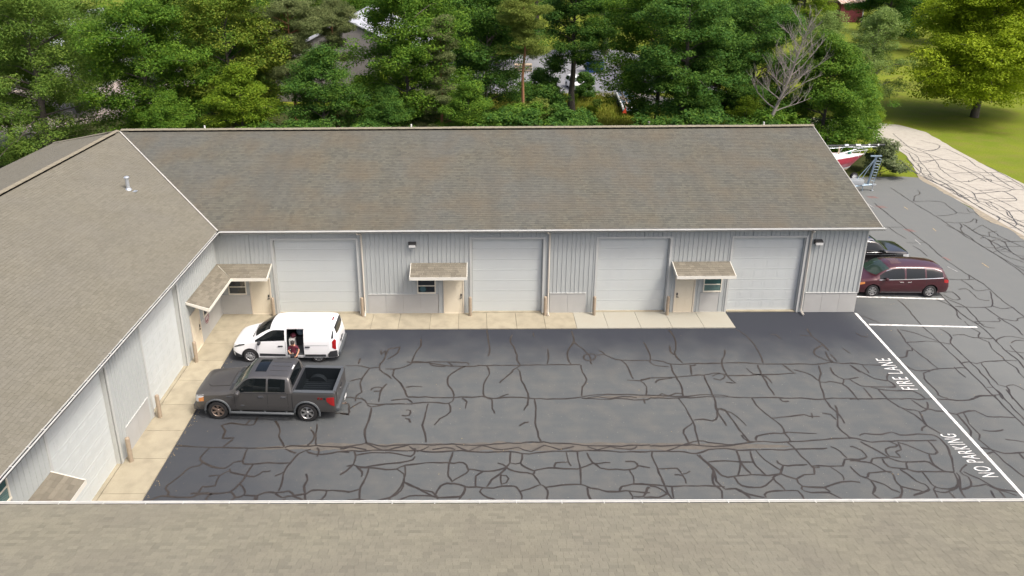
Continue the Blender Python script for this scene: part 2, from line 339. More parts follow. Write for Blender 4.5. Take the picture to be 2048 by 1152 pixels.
CRACKS_LOT = "13.94,-1.64 13.96,-2.43 14.01,-3.04 14.02,-3.55 13.93,-4.08;15.18,-2.16 15.04,-2.74 15.18,-3.27 15.29,-3.99 15.29,-4.48 15.4,-4.82;16.24,-1.98 16.25,-2.36;16.8,-3.47 16.75,-4.28 16.65,-4.76;18.16,-1.84 18.15,-2.77 17.8,-3.51 17.64,-4.29 17.75,-4.77;18.14,-2.8 18.47,-3.51 18.74,-4.02 18.69,-4.57 18.72,-4.78;18.46,-4.08 18.64,-3.94 18.98,-3.97 18.98,-4.3 18.63,-4.5 18.43,-4.36 18.46,-4.08;19.24,-3.62 19.48,-4.02 19.74,-4.3 20.13,-4.49 21.47,-4.49;19.05,-4.02 19.49,-3.98;20.13,-4.49 20.28,-4.85 20.31,-5.45 20.37,-5.96;10.13,-4.51 10.41,-4.61 11.17,-4.61 11.95,-4.86 12.64,-4.93 13.78,-4.87 15.38,-4.86 16.52,-4.83 18.16,-4.81;10.4,-4.51 11.94,-4.56 12.94,-4.6 13.02,-4.8;12.06,-4.56 12.33,-4.93;11.21,-4.65 11.42,-4.86 11.95,-4.93;10.64,-2.53 10.67,-3.16 10.46,-3.88 10.38,-4.61;10.38,-4.61 10.13,-4.92 9.61,-5.11 9.2,-5.11;9.61,-5.09 9.61,-5.64 10.03,-6.27 10.25,-6.76 10.4,-7.23;9.69,-3.23 9.2,-3.44 9.11,-3.73 9.04,-4.43 8.88,-4.97 9.45,-5.7 9.56,-5.89;9.69,-3.23 9.63,-3.73 9.22,-4.3;8.81,-3.51 8.86,-3.94 9.02,-3.59 9.06,-3.94;7.33,-4.83 8.07,-4.9 8.46,-5.01 8.88,-4.97;8.47,-5.04 8.34,-5.5 8.22,-5.94 8.27,-6.5 8.36,-6.87 8.18,-7.1 8.21,-7.51;7.72,-6.07 7.99,-5.88 8.21,-5.88;7.91,-4.22 7.9,-4.7;9.4,-6.26 9.23,-6.63 9.19,-7.23 9.2,-7.57;8.75,-6.75 8.92,-6.51 9.22,-6.57 9.14,-6.81 8.89,-6.81;10.99,-6.5 10.55,-6.46 10.27,-6.54;10.4,-7.23 11.47,-7.26 12.46,-7.27 13.6,-7.23 14.09,-7.37 15.09,-7.26 15.86,-7.38 16.91,-7.41 17.88,-7.28;12.87,-4.94 12.42,-5.26 12.13,-5.72 12.12,-6.41 12.37,-6.89 12.38,-7.27;13.86,-4.9 13.99,-5.47 13.74,-6.11 13.66,-6.78 13.68,-7.19 14.02,-7.43;15.39,-4.89 15.05,-5.22 14.89,-5.54 14.65,-5.86 14.4,-6.23;15.25,-5.13 15.39,-5.61 15.38,-6.05 15.55,-6.67 15.61,-7.32 15.34,-8.19;14.76,-7.05 14.49,-7.2 14.23,-7.35;18.2,-4.84 18.18,-5.43 18.3,-6.01 18.02,-6.56 17.89,-7.22;9.72,-7.46 10.42,-7.41 10.65,-7.64;7.71,-7.27 8.43,-7.34 8.69,-7.68 8.98,-7.74 9.54,-7.74 10.38,-7.72 11.49,-7.61 12.19,-7.68 12.4,-7.34;7.57,-7.68 7.92,-7.7 8.04,-8.02 8.04,-8.4 7.69,-8.34;8.04,-8.02 8.28,-7.74 8.46,-7.57;8.73,-7.74 8.93,-7.91 9.47,-7.74;8.94,-7.97 8.97,-8.46 8.93,-9.09 8.91,-9.7 9.05,-10.17;11.32,-7.7 11.26,-8.36 11.18,-9.11 11.3,-9.62 11.38,-10.16;12.19,-7.68 12.27,-8.26 11.89,-8.74 11.65,-9.11;12.75,-7.34 12.96,-7.59 12.9,-8.04;14.03,-7.43 14.07,-8.05 14.11,-8.38;15.85,-7.4 15.87,-7.84 15.78,-8.5 15.77,-9.23 15.82,-9.84 15.88,-10.18;10.41,-8.14 10.6,-8.16 10.58,-8.47 10.27,-8.49;10.43,-8.68 10.6,-8.74 10.67,-8.95;15.09,-9.18 15.32,-8.97 15.49,-8.94;8.06,-10.43 8.68,-10.34 9.05,-10.19 9.52,-10.34 10.16,-10.34 10.86,-10.25 11.51,-10.3 12.41,-10.26 13.31,-10.36 14.08,-10.26 14.85,-10.22 15.75,-10.18 16.71,-10.25 17.53,-10.35 18.54,-10.41 20.09,-10.34;8.1,-10.66 8.86,-10.67 9.61,-10.58 10.45,-10.67 11.15,-10.63 11.66,-10.71 12.54,-10.66 13.56,-10.73 14.57,-10.67 15.38,-10.83 16.09,-10.7 16.97,-10.7 17.99,-10.66 18.86,-10.71 20,-10.72;8.98,-10.17 9.74,-10.58 10.18,-10.48 10.74,-10.3;10.74,-10.39 11.09,-10.68 11.51,-10.4;12.54,-10.35 13.05,-10.68 13.56,-10.36 14.32,-10.6 14.96,-10.46;14.96,-10.46 15.46,-10.7 15.99,-10.37 16.54,-10.61 17.14,-10.42;17.65,-10.42 18,-10.61 18.53,-10.45 19.26,-10.62 19.56,-10.43;8.07,-10.52 8.44,-10.43 9.1,-10.57;11.65,-10.58 12.15,-10.45 12.54,-10.59;8.64,-10.66 8.73,-10.94 8.74,-11.39 8.49,-11.48;8.72,-10.9 9.32,-10.74 10.01,-10.75 10.85,-10.95 10.99,-10.68 10.96,-10.49;8.74,-11.39 8.54,-11.74 8.32,-11.93;8.74,-11.41 9.18,-11.53 9.78,-11.41 10.51,-11.31 10.93,-11.13 11.01,-10.95;8.86,-11.48 9.09,-11.79 9.13,-12.04;9,-11.57 9.5,-11.61 9.99,-11.66 10.36,-11.62 10.71,-11.44 11.44,-11.31 12,-11.27 12.5,-11.32 12.87,-11.3 13.03,-11.59 12.97,-11.89 12.58,-12.18 12.46,-12.31;12.45,-10.73 12.37,-11.14 12.29,-11.67 12.33,-12.01 12.47,-12.31;9.34,-11.57 9.26,-12.08 9.18,-12.58 9.22,-13.1;10.36,-11.62 10.66,-11.92 10.7,-12.3 10.53,-12.75 10.28,-13.1 10.33,-13.28;8.47,-12.74 8.83,-12.8 9.16,-12.66;8.56,-13.27 9.18,-13.14 9.71,-13.22 10.22,-13.1 10.65,-12.75 10.7,-12.34;10.68,-11.49 10.75,-11.92 10.73,-12.3 11.11,-12.55 11.41,-12.71 11.66,-12.95 12.02,-13.07 12.83,-13.01;10.79,-12.34 11.29,-12.67 11.77,-12.79 11.99,-13.15;10.47,-13.26 10.96,-12.99 11.43,-12.97 12.02,-13.07;11.89,-12.91 12.05,-12.51 12.29,-12.39 12.52,-12.43 12.91,-12.55 12.89,-12.91 12.72,-13.23 13.15,-13.15;12.91,-12.55 13.36,-12.56 13.95,-12.6 14.54,-12.52 14.78,-12.56 14.91,-12.84 14.91,-13.2;13.03,-11.65 13.54,-11.76 13.97,-11.78 14.41,-11.59 14.6,-11.33 14.67,-10.69;13.57,-11.8 13.33,-12.02 13.31,-12.56;14.14,-11.33 14.47,-11.55 14.24,-11.93 13.9,-12.19 13.71,-12.56;14.24,-11.93 14.24,-12.44 14.53,-12.15 14.26,-11.98;14.47,-11.59 14.76,-11.77 15.42,-11.94 15.65,-12.44;14.63,-11.33 15,-11.33 15.1,-10.83;15,-11.33 15.14,-11.59 15.49,-11.77 15.42,-11.94;15.46,-11.77 15.81,-11.64 17.09,-11.65 17.68,-11.39 18.37,-11.33;16.25,-11.64 16.33,-11.34 16.8,-11.29;16.79,-10.75 16.81,-11.25 16.88,-11.51;17.22,-10.7 17.19,-11.16 17.22,-11.69 17.1,-12.45;17.58,-10.78 17.7,-11.3 17.95,-11.61 18.55,-11.69 19.01,-11.7 19.32,-11.52 19.27,-11.3 18.94,-11.27;19.33,-11.48 19.79,-11.61;19,-11.71 19.08,-12.04 19.01,-12.44;13.59,-12.6 13.44,-12.8 13.76,-13.07 14.05,-13.23;15.64,-12.46 15.24,-12.64 14.91,-12.78;15.64,-12.46 15.81,-12.6 15.86,-12.92 15.81,-13.2;15.81,-12.6 16.14,-12.51 16.74,-12.47 17.1,-12.45;17.1,-12.45 17.43,-12.61 17.71,-12.69 17.98,-12.81 18.4,-12.78 19.49,-12.86;17.31,-12.61 17.29,-12.93 17.36,-13.24;18.43,-12.78 18.56,-12.57 19,-12.44 19.58,-12.5;18.75,-12.78 18.87,-13.05 18.77,-13.25;18.87,-13.05 19.21,-13.05 19.41,-12.7 19.55,-12.62;17.88,-7.28 18.57,-7.16 19.57,-7.11 20.84,-7.16;17.87,-7.37 18.8,-7.46 19.52,-7.4 20.34,-7.49 20.79,-7.39;20.5,-7.41 20.49,-7.75;20.08,-6.05 20.65,-6.09 21.13,-5.94;20.65,-6.11 20.82,-6.58 20.66,-7.18;18.12,-7.34 18.55,-7.28 19.1,-7.38 19.69,-7.23 20.23,-7.35;21.51,-2.92 21.59,-3.61 21.52,-4.39 21.4,-4.59 21.62,-4.93 22.21,-5;21.51,-4.45 22.08,-4.6 22.34,-4.8 23.63,-4.78 24.71,-4.75 25.33,-4.71 26.59,-4.8 28.01,-4.84 29.22,-4.85 29.72,-4.74 31.03,-4.86;23.02,-1.75 23.14,-2.19 23.02,-3.25 22.75,-4.05 22.92,-4.74;22.7,-3.25 22.61,-3.76 22.75,-4.05;22.34,-4.8 22.27,-5.33 22.33,-5.78 22.33,-6.47 22.24,-7.25;20.69,-6.03 21.38,-5.9 22.13,-5.85 22.59,-5.79 23.59,-5.66 24.3,-5.54 24.68,-5.74 26.17,-5.68 27.78,-5.56;21.29,-6.28 21.5,-6.03 22.12,-5.91;23.23,-4.87 23.06,-5.66;23.5,-4.84 23.27,-4.94;25.23,-3.64 25.03,-4.2 24.71,-4.75 24.6,-5.74 24.81,-6.3 24.4,-6.24;23.95,-5.79 24.11,-5.67 24.39,-5.61 24.51,-5.8 24.2,-6.05 23.94,-5.96;26.42,-1.72 26.71,-2.38 26.8,-3.21 26.75,-4.07 26.62,-4.72;23.61,-5.7 23.54,-6.29 23.55,-7.08 23.47,-7.66 23.35,-8.32 23.42,-9.22;26.32,-4.9 26.17,-5.68 26.15,-6.49 26.15,-7.21;25.7,-5.16 25.83,-5.62 26.34,-5.81 26.4,-6.35;27.47,-4.86 27.7,-5.56;27.95,-2.23 28.22,-2.27 28.28,-2.65;30.02,-1.7 29.94,-2.41 30.08,-3.16 30.13,-3.72;29.37,-2.32 29.94,-2.41;30.04,-3.24 29.42,-3.74 29.34,-4.09 29.56,-4.44 29.87,-4.75;29.93,-3.82 29.79,-4.45 29.87,-4.75;30.06,-4.03 30.07,-4.65;30.89,-3.53 31.02,-3.97;27.81,-5.3 28.17,-5.5 28.43,-5.76 28.56,-6.26 29.01,-6.24 29.44,-6.39 29.57,-7 29.56,-7.58;29.08,-4.98 28.92,-5.57 28.5,-6.33 28.35,-6.87 28.17,-7.57;29.54,-5.12 29.44,-5.64 29.7,-6.02 30.42,-5.9;30.55,-5.06 30.69,-5.52;29.7,-6.02 29.48,-6.39;20.79,-7.35 21.58,-7.39 23.44,-7.31 24.41,-7.34 26.36,-7.39 27.45,-7.45 27.99,-7.51 28.58,-7.43 29.67,-7.49;20.72,-7.18 21.21,-7.18 22.19,-7.25 23.49,-7.14 24.16,-7.26;21.13,-7.24 21.38,-7.06 21.63,-7.21 21.97,-7.01 22.23,-7.07;22,-7.42 22.12,-8.21 22.14,-8.95 22.07,-9.77 21.99,-10.35;22.21,-8.85 22.63,-8.8 22.96,-8.91 23.25,-8.64 23.43,-8.16 23.7,-8.21 23.81,-8.86 23.86,-9.48 23.93,-9.83 24.02,-10.22;22.13,-9.01 21.63,-9.47 21.58,-9.86 21.62,-10.3;23.42,-8.1 23.91,-8.38 24.07,-8.7 24.22,-9.22;25.12,-7.41 25.17,-8.11 25.41,-8.71 25.62,-9.18 25.58,-9.69 25.58,-10.22;25.41,-8.73 26.11,-8.66 26.85,-8.5 26.98,-8.66 27.43,-8.65;27.2,-8.4 27.08,-8.75;26.3,-7.44 26.34,-7.62 26.6,-7.62;28.17,-7.57 28.16,-8.02 28.27,-8.51 28.22,-9.09;27.63,-8.43 27.93,-8.51 28,-8.86;28.42,-7.91 28.21,-8.56 27.85,-9.29 27.96,-9.8 27.94,-10.04;24.28,-10.12 24.43,-9.88 24.88,-9.73 25.42,-9.69 25.72,-9.59 26.2,-9.69 26.82,-9.71;23.82,-9.78 23.94,-10.17 24.58,-10.17 25.01,-10.22 25.58,-10.22 26.52,-10.13 27.55,-9.99 28.36,-10.04;20.59,-10.72 21.23,-10.44 22.03,-10.11 22.38,-10.21 23.1,-10.35 23.77,-10.26 24.26,-10.17;20.07,-10.42 21.18,-10.39 21.94,-10.4 22.56,-10.45 23.63,-10.31;20,-10.7 20.59,-10.72 21.09,-10.72 21.74,-10.86 22.25,-10.63 22.9,-10.59 23.62,-10.69 24.41,-10.6 25.15,-10.65 25.99,-10.6 26.83,-10.56;25.45,-10.22 25.61,-10.74 25.74,-11.29 25.77,-11.64 26.06,-11.6;24.63,-11.24 24.73,-11.5 25.67,-11.46;20.08,-10.72 20.01,-11.26 20.08,-11.87 20.09,-12.54 20.19,-13.17;20.04,-11.66 20.77,-11.66 20.87,-11.96 21.22,-11.79;20.59,-11.98 20.88,-12.03 20.89,-12.42;18.96,-12.45 20.06,-12.54 21.01,-12.53 21.76,-12.56 22.23,-12.59;21.73,-10.91 21.96,-11.36 22.07,-11.8 22.03,-12.3 22.19,-12.71;21.82,-10.91 22.16,-11.71 22.29,-12.05 22.75,-12.1 23.4,-11.97 23.98,-12.02 24.55,-11.93;22.07,-11.8 21.89,-12.26 21.89,-12.55 22.04,-12.79 21.95,-13.14;22.04,-11.31 22.67,-11.26 23.22,-11.29 23.7,-11.32;23.3,-10.71 23.25,-11.28 23.22,-11.45 22.9,-12.01;23.25,-11.36 23.34,-11.63 23.4,-11.95;23.82,-10.73 23.7,-11.32 23.79,-11.72 23.92,-12.02;24.05,-10.64 24.18,-11.19 24.56,-11.76;24.76,-11.5 24.46,-11.93 24.11,-12.14 24.24,-12.55 24.3,-12.76;24.46,-11.93 24.93,-12.19 25.32,-11.98 25.71,-11.98 25.85,-11.59;24.96,-12.19 25,-12.56 25.75,-12.6 26.51,-12.36 27.15,-12.39;22.71,-12.05 22.77,-12.39 23.05,-12.59 23.71,-12.55 24.17,-12.14;25.81,-11.55 26.42,-11.55 26.93,-11.51 27.2,-11.2 27.73,-11.25;26.46,-11.6 26.67,-12.03 26.61,-12.28;27,-10.47 27.24,-10.75 27.31,-11.11;22.19,-12.71 22.61,-12.67 22.82,-12.91 22.93,-13.15;23.49,-13.11 23.6,-12.83 24.26,-12.78 24.72,-12.8 24.78,-13.19;25,-12.56 24.94,-12.84 25.8,-12.87 26.1,-13.2;19.56,-12.54 19.96,-12.7 20.07,-12.94 19.74,-13.1 19.23,-13.09;20.35,-12.54 20.25,-13.14;22.55,-12.67 22.92,-12.95 23.44,-13.11;25.75,-12.6 25.87,-12.84;1.6,-10.31 2.27,-10.36 3.51,-10.41 4.54,-10.47 5.87,-10.42;4.31,-8.53 4.33,-9.06 3.9,-9.03 3.33,-8.98 3.03,-9.09 3.27,-9.45 3.33,-9.86 3.74,-9.86 3.62,-10.14 3.5,-10.38;4.07,-8.73 3.98,-9.03;5.11,-8.8 5.41,-9.26 5.59,-9.96 5.88,-10.39;5.91,-10.45 6.09,-10.33 6.75,-10.36 7.11,-10.33 7.77,-10.38 8.41,-10.39;6.69,-9.37 6.93,-9.72 6.86,-10.15 6.75,-10.39;6.87,-9.01 6.96,-9.65 7.11,-10.33;5.95,-10.51 6.43,-10.76;6.95,-10.54 6.52,-10.8 6.36,-11.26 6.23,-11.76 6.28,-12.19 6.27,-12.73;6.23,-11.76 5.94,-11.98;6.36,-11.29 5.77,-11.29 4.96,-11.34 4.6,-11.31 4.51,-10.97 4.49,-10.5;2.98,-10.46 2.82,-10.96 2.99,-11.22 3.48,-11.48 3.98,-11.59 4.19,-11.25 4.53,-11.2;2.99,-11.22 2.96,-11.45 2.63,-11.53 2.47,-11.91 2.19,-12.44 2.21,-12.64 2.33,-12.8 2.36,-13;4.96,-11.34 4.9,-11.92 4.77,-12.37 4.54,-12.8 3.92,-12.85 3.43,-12.85 3.15,-12.85;4.16,-11.59 4.24,-11.78 4.78,-11.89 5.19,-11.97 5.43,-11.76 5.71,-11.72;4.17,-11.7 3.88,-11.97 3.87,-12.44 3.46,-12.52 3.42,-12.83;3.5,-11.98 3.87,-11.94;1.5,-13.19 1.86,-13.17 2.15,-13 2.72,-13.02 3.25,-13.05 3.44,-12.88 3.79,-12.8;4.77,-12.37 5.03,-12.65 5.1,-12.93 4.83,-13.03 4.56,-12.75;5.1,-12.93 5.44,-12.96 5.56,-12.98 5.8,-12.81 6.19,-12.86 6.64,-12.74 6.88,-12.94 7.3,-12.84 7.46,-12.71 8.01,-12.7 8.38,-12.69 8.82,-12.82;5.53,-13.35 5.51,-12.96;5.63,-13.35 5.59,-12.96;3.92,-12.85 3.82,-13.1 3.95,-13.25 3.59,-13.27 3.42,-13.2;7.06,-11.87 7.19,-12.19 7.13,-12.51 7.25,-12.81 7.37,-13.31;4.83,-13.03 4.72,-13.15 4.71,-13.28;6.19,-12.86 6.5,-13.06 6.81,-12.96 7.22,-13.16 7.33,-13.31 7.88,-13.16 7.99,-12.79 7.87,-12.71;6.62,-13.09 6.5,-13.33 7.23,-13.21;6.81,-10.66 7.16,-10.78 7.65,-10.81 8.02,-10.69 8.47,-10.73;7.17,-10.45 7.33,-10.63 7.28,-10.95;7.88,-13.16 8.05,-13.29 8.89,-13.27;7.51,-8.34 7.9,-8.34 8.09,-8.45;36.2,1.26 36.16,0.17 35.9,-1.53 35.83,-2.91 35.66,-4.8 35.63,-5.22 35.49,-6.73 35.46,-7.54;34.48,-1.78 34.22,-2.99 34.19,-3.73 34.36,-5.21;30.62,-4.76 31.17,-4.89 32.05,-4.94;34.19,-3.04 34.72,-3 35.23,-2.91 35.71,-2.98 36.2,-3.2;34.58,-1.83 35.13,-2.13 35.41,-2.52 35.78,-2.91;38.27,1.3 38.61,0.77 38.65,0.15 38.35,-0.4 38.26,-0.88;38.9,2.14 38.76,1 38.66,-0.51 38.77,-1.76 38.58,-2.93 38.43,-3.85 38.44,-4.65 38.25,-5.24;39.2,2.07 39.7,2.13 39.59,1.35 39.18,1.23 39.05,1.83;42.08,3.63 42,2.48 41.75,1.15 41.74,0.34 41.62,-0.64;41.14,3.64 41.18,2.99 41.13,2.3 41.95,2.42;40.24,2.43 40.68,2.49 40.7,2 40.61,1.28 41.09,1.16;41.83,2.23 41.28,1.27 40.67,0.47 39.71,0.42 38.81,0.49;38.94,1.29 39.31,0.48 39.08,-0.83 38.96,-1.56 39.38,-1.72;40.31,0.41 40.33,-0.42 40.31,-1.05 40.44,-1.67 40.26,-2.42;40.8,0.58 41.06,0.24 41.74,0.34;40.21,-0.74 40.89,-1.06 41.13,-0.8 41.58,-0.7;40.18,-0.79 40.01,-1.1 38.7,-1.09 39.1,-1.36;38.31,-1.04 38.21,-1.76 38.33,-2.16 37.9,-2.64 38.17,-3.02 37.93,-3.58 37.92,-4.3 37.78,-4.64;36.57,-1.79 36.73,-2.04 36.66,-2.63 36.29,-3.1 36.23,-3.93 36.16,-4.63 36.03,-5.87 35.77,-7.1 35.68,-7.54;36.84,-2.39 37.46,-2.35 37.67,-2.64 38.6,-2.69;38.52,-3.03 39.01,-2.6 39.59,-2.51 40.07,-2.75;38.44,-3.76 38.88,-3.9 39.16,-3.99;38.99,-3.31 38.85,-3.95 38.74,-4.56;39.17,-3.13 39.61,-2.89 39.93,-2.94;35.64,-4.84 36.1,-4.72 36.35,-4.85 36.86,-4.72 37.81,-4.6 38.35,-4.65;37.81,-4.6 37.92,-5.23 37.73,-5.56 37.69,-6;36.61,-4.8 36.31,-5.8 36.19,-6.5 36.44,-6.66 36.08,-7.55;36.47,-6.62 36.87,-6.51 37.04,-6.89;33.1,-4.35 33.49,-4.26 33.82,-3.73 34.06,-3.78 34.15,-3.55;32.91,-4.52 33.23,-5.37 33.98,-5.37 34.38,-5.25 35.63,-5.22;33.88,-5.45 33.46,-5.61 33.26,-6.25 33.29,-6.87 33.15,-7.24 33.41,-7.46;35.16,-5.13 35.09,-5.54 35.15,-5.95;32.25,-2.13 32.36,-2.4 32.64,-2.5;33.4,-0.41 33.68,-0.79 33.93,-1.21;30.53,-4.93 30.75,-5.43 31.06,-6 31.59,-6.2 31.67,-6.55 31.49,-6.63 30.36,-6.62 30.08,-6.39 29.96,-6.07;31.1,-4.94 31.04,-5.6;31.55,-6.2 31.83,-5.68 32.27,-5.65;30.57,-6.66 31.32,-6.93 32.22,-6.93 32.44,-7.45;30.23,-6.69 30.21,-7.51;30.82,-6.77 30.82,-7.51;35.56,-6.69 35.88,-6.69;34.35,-7.5 35.27,-7.25 35.78,-7.22;29.24,-7.51 30.27,-7.48 31.22,-7.5 32.33,-7.49 33.38,-7.5 33.66,-7.61 34.21,-7.58 34.93,-7.29 35.55,-7.3;30.8,-6.89 30.84,-7.56 31.04,-8.06 31.36,-8.54 31.42,-9.01 31.43,-9.27 31.74,-9.84;31.8,-7.56 31.99,-8.06 32.12,-8.13 32.37,-7.71;31.72,-8.37 32.1,-8.17 32.36,-8.31 32.76,-8.34 33.06,-8.55 33.51,-8.38 33.98,-8.32 34.24,-8.69 35.33,-8.76;30.95,-7.99 31.31,-8.2 31.65,-8.34 31.5,-8.88 31.45,-9.24;33.1,-8.55 33.05,-9.08 32.96,-9.59 32.68,-9.97;33.42,-8.45 33.22,-9.15 33.12,-9.78 32.92,-10.09 32.99,-10.51 33.06,-11.32 33.2,-12.14;35.5,-6.85 35.45,-7.44 35.38,-8.15 35.35,-8.73 35.28,-9.29;35.86,-6.85 35.82,-7.22 35.66,-8.36 35.57,-8.9;36.3,-6.85 36.15,-7.44 36.01,-8.29;32.68,-8.75 32.68,-9.27 32.59,-9.53;31.04,-9.58 31.15,-9.39 31.45,-9.24;28.43,-9.85 28.72,-9.76 29.33,-9.77 29.81,-9.64 30.03,-9.83 30.54,-9.8 30.92,-9.77 31.33,-9.77 31.46,-10.02 31.44,-10.51 31.2,-11.14 30.85,-11.86;28.01,-9.94 28.7,-10.19 29.52,-10.17 30.32,-10.17 30.91,-10.14 31.27,-10.14;28.29,-10.19 28.59,-10.61 28.94,-11.13 29.27,-11.3 30.12,-11.31 30.29,-11.48 30.51,-11.81 30.82,-11.91;29.42,-10.2 29.64,-10.38 29.49,-10.5 29.03,-10.64 28.96,-11.02 29.32,-11.08 29.29,-10.79 29.59,-10.67 29.71,-10.26 30.22,-10.62 30.52,-10.91 30.9,-10.8 30.91,-10.14;30.5,-10.94 30.34,-11.31 30.38,-11.59 30.47,-11.81;27.74,-10.49 27.95,-10.55 28.09,-10.9 27.99,-11.16 27.41,-11.16;27.35,-11.27 27.72,-11.3 28.07,-11.38 28.29,-11.69 28.51,-11.91;28.07,-11.38 28.26,-11.16 28.92,-11.1;28.61,-11.16 28.62,-11.58 28.88,-11.66 29.24,-11.69 29.32,-11.42 29.5,-11.31;29.23,-11.72 29.53,-11.91 29.68,-11.86 30.34,-11.83 30.85,-11.86;28.58,-11.85 27.72,-11.9 27.58,-12.09 27.33,-12.06 27.2,-11.57;28.55,-11.91 28.45,-12.28 28.47,-12.59 28.42,-12.79 28.15,-13.09 27.82,-13.21;27.33,-12.06 27.58,-12.3 27.97,-12.48 28.09,-12.74 28.29,-12.89;27.57,-12.32 27.55,-12.63 27.32,-12.94 27.46,-13.21;28.94,-11.74 29.09,-12.01 29.21,-12.33 29.41,-12.49 29.41,-12.74 28.99,-12.94 28.68,-13.04;29.68,-11.86 29.69,-12.28 29.69,-12.64 30.1,-12.74 30.39,-12.64;28.5,-12.59 28.89,-12.74 29.13,-12.84 29.44,-12.74;29.74,-12.57 29.55,-12.74 29.46,-13.14;29.54,-12.77 29.72,-12.89 30.08,-12.85 30.37,-12.67 30.73,-12.28 30.82,-11.91;30.9,-11.91 30.77,-12.34 30.51,-12.75 30.43,-13.14;30.55,-12.75 31.01,-12.6 31.17,-12.13 31.08,-11.86 31.56,-11.48;31.2,-11.86 31.55,-12.24 31.82,-12.65 32.45,-12.9;31.01,-12.6 31.56,-12.5 31.83,-12.75 32.27,-13.05;32.6,-10.51 33.03,-10.69 33.38,-10.87 34.15,-10.84;32.56,-10.92 32.99,-10.81;33.46,-9.53 33.95,-9.6 34.3,-9.51;33.97,-10.08 34.22,-10.13 34.58,-10.25;30.03,-12.87 30.04,-13.19;31.54,-12.8 31.44,-13.15;31.83,-12.8 31.8,-13.15;33.93,-10.87 33.87,-11.21;42.89,16.16 42.76,14.66 42.45,11.52 42.3,8.72 41.98,6.51 42,4.23 42.07,3.01;46.04,19.63 45.83,16.33 45.78,13.39 45.55,10.03 45.5,7.39 45.35,4.88 45.15,4.19;46.04,16.55 46.78,17.68 47.37,18.03 47.78,18.98;45.96,16.55 47.95,16.41 47.87,15.43 47.67,14.17 46.76,13.67 45.9,13.59;40.91,11.54 41.4,11.53 42.38,11.52;41.4,11.53 41.35,10.44 41.47,9.57;41.08,8.9 42.4,8.88;41.19,8.4 41.33,7.76 41.16,6.83;45.68,12.41 46.62,12.21 47.45,12.39 48.12,12.96 48.16,12.76 47.78,12.19;46.62,12.21 46.4,11.64 45.97,11.1 45.67,10.21;46.71,12.02 46.69,11.45 46.6,10.37 46.84,10.02 47.05,9.84 47.5,10.54 48.13,10.71;46.22,9.51 46.6,9.67 46.54,8.99 46.08,7.86 45.96,6.77 46.29,6.16 46.38,5.87;46.54,8.99 47.1,9.32 47.4,8.98 47.02,8.17 46.62,7.07 47.03,6.75;47.05,9.84 47.37,9.32 47.3,8.65;46.84,8.01 46.3,7.69 46.19,8.01;48.94,14.98 48.62,14.15 48.98,14.25 48.81,13.34 49.25,13.14 48.8,12.17;47.67,14.17 48.48,13.95;47.2,8.99 48.71,9.05;49.64,20.32 48.58,17.42;40.52,3.7 41.19,3.63 42,3.69;42,4.23 41.67,3.69"
CRACKS_DRIVE = "50.53,25.59 50.23,23.26 50.28,21.08 50.4,19.3 50.36,17.62 50.1,15.82 50,14.13 49.92,12.35 49.78,10.5;50.22,23.54 50.08,22.29 50.3,20.31 50.49,18.81 50.06,17.4 51.3,17.15 51.61,16.02 51.46,14.32 50.49,12.15 50.44,11.4;51.07,23.81 51.85,23.65 51.59,22.4 51.43,20.54 51.68,18.55 50.84,16.7 51.23,15.8 50.95,14.53;53.09,25.23 53.41,24.19 53.9,23.33 55.17,23.16 54.81,21 54.91,19.97 55.1,18.97;55.21,25.49 55.24,24.3 55.36,23.44 56.37,23.28 57.15,23.4;51.93,21.05 53.08,21.03 54.51,21.8 55.38,20.99 56.69,20.96;52.24,19.02 54.21,18.62 55.1,18.97 55.97,18.96;51.52,18.07 53.49,18.52 54.13,18.5 53.74,16.65 51.94,16.5;52.5,17.08 53.98,16.99;50.95,14.53 51.61,14.42 52.71,14.5;50,14.13 50.1,13.32 49.69,12.74 49.35,12.55;49.91,12.54 50.57,11.58;49.47,11.42 50.17,11.04;49.16,10.69 49.65,10.33;51.32,14.32 50.89,13.31 50.98,12.14;51.59,25.56 51.42,24.38;49.82,22.57 50.73,23.53;54.16,21.27 55.16,21.52 54.81,21;53.25,21.29 52.99,20.9;51.15,16.47 51.6,16.57 51.45,16.02 51.15,16.25 50.94,15.38 51.24,14.95;56.28,23.14 55.71,20.98 55.43,19.21;57.33,25.45 57.15,23.4 56.67,20.7 56.42,19.57;49.87,18.34 50.2,17.86 50.06,17.4;50.38,20.31 51.43,20.54;50.76,22.14 50.83,22.69 51.34,22.96;55.4,36.06 54.39,32.2 53.99,29.84 54.7,28.14 54.85,25.02 54.37,20.85;53.74,32.22 54.51,30.99 55.4,29.81 57.27,31.53 56.59,33.4;53.03,29.29 52.23,26.6 54.5,27.07 56.42,26.51;51.94,27.66 50.64,23.17 50.82,20.49 50.11,16.88;51.03,27.15 50.2,23.65 50.23,22.72"
CR = parse(CRACKS_LOT); CD = parse(CRACKS_DRIVE)
b = MB()
for i, pl in enumerate(CR):
    if any(p[0] > 49.1 for p in pl) or len(pl) < 2: 
        pl = [p for p in pl if p[0] < 49.1]
        if len(pl) < 2: continue
    far = pl[0][0] > 33.2
    ribbon(b, pl, .062 if far else .074, .026 + .0003*(i % 9))
b.build('crack_sealant', M['seal'], lot, kind='stuff', label='dark tar lines sealing the cracks across the asphalt lot')
b = MB()
for i, pl in enumerate(CD):
    pl = [p for p in pl if p[0] > 49.3]
    if len(pl) > 1: ribbon(b, pl, .08, .020 + .0003*(i % 9))
rr = random.Random(5)
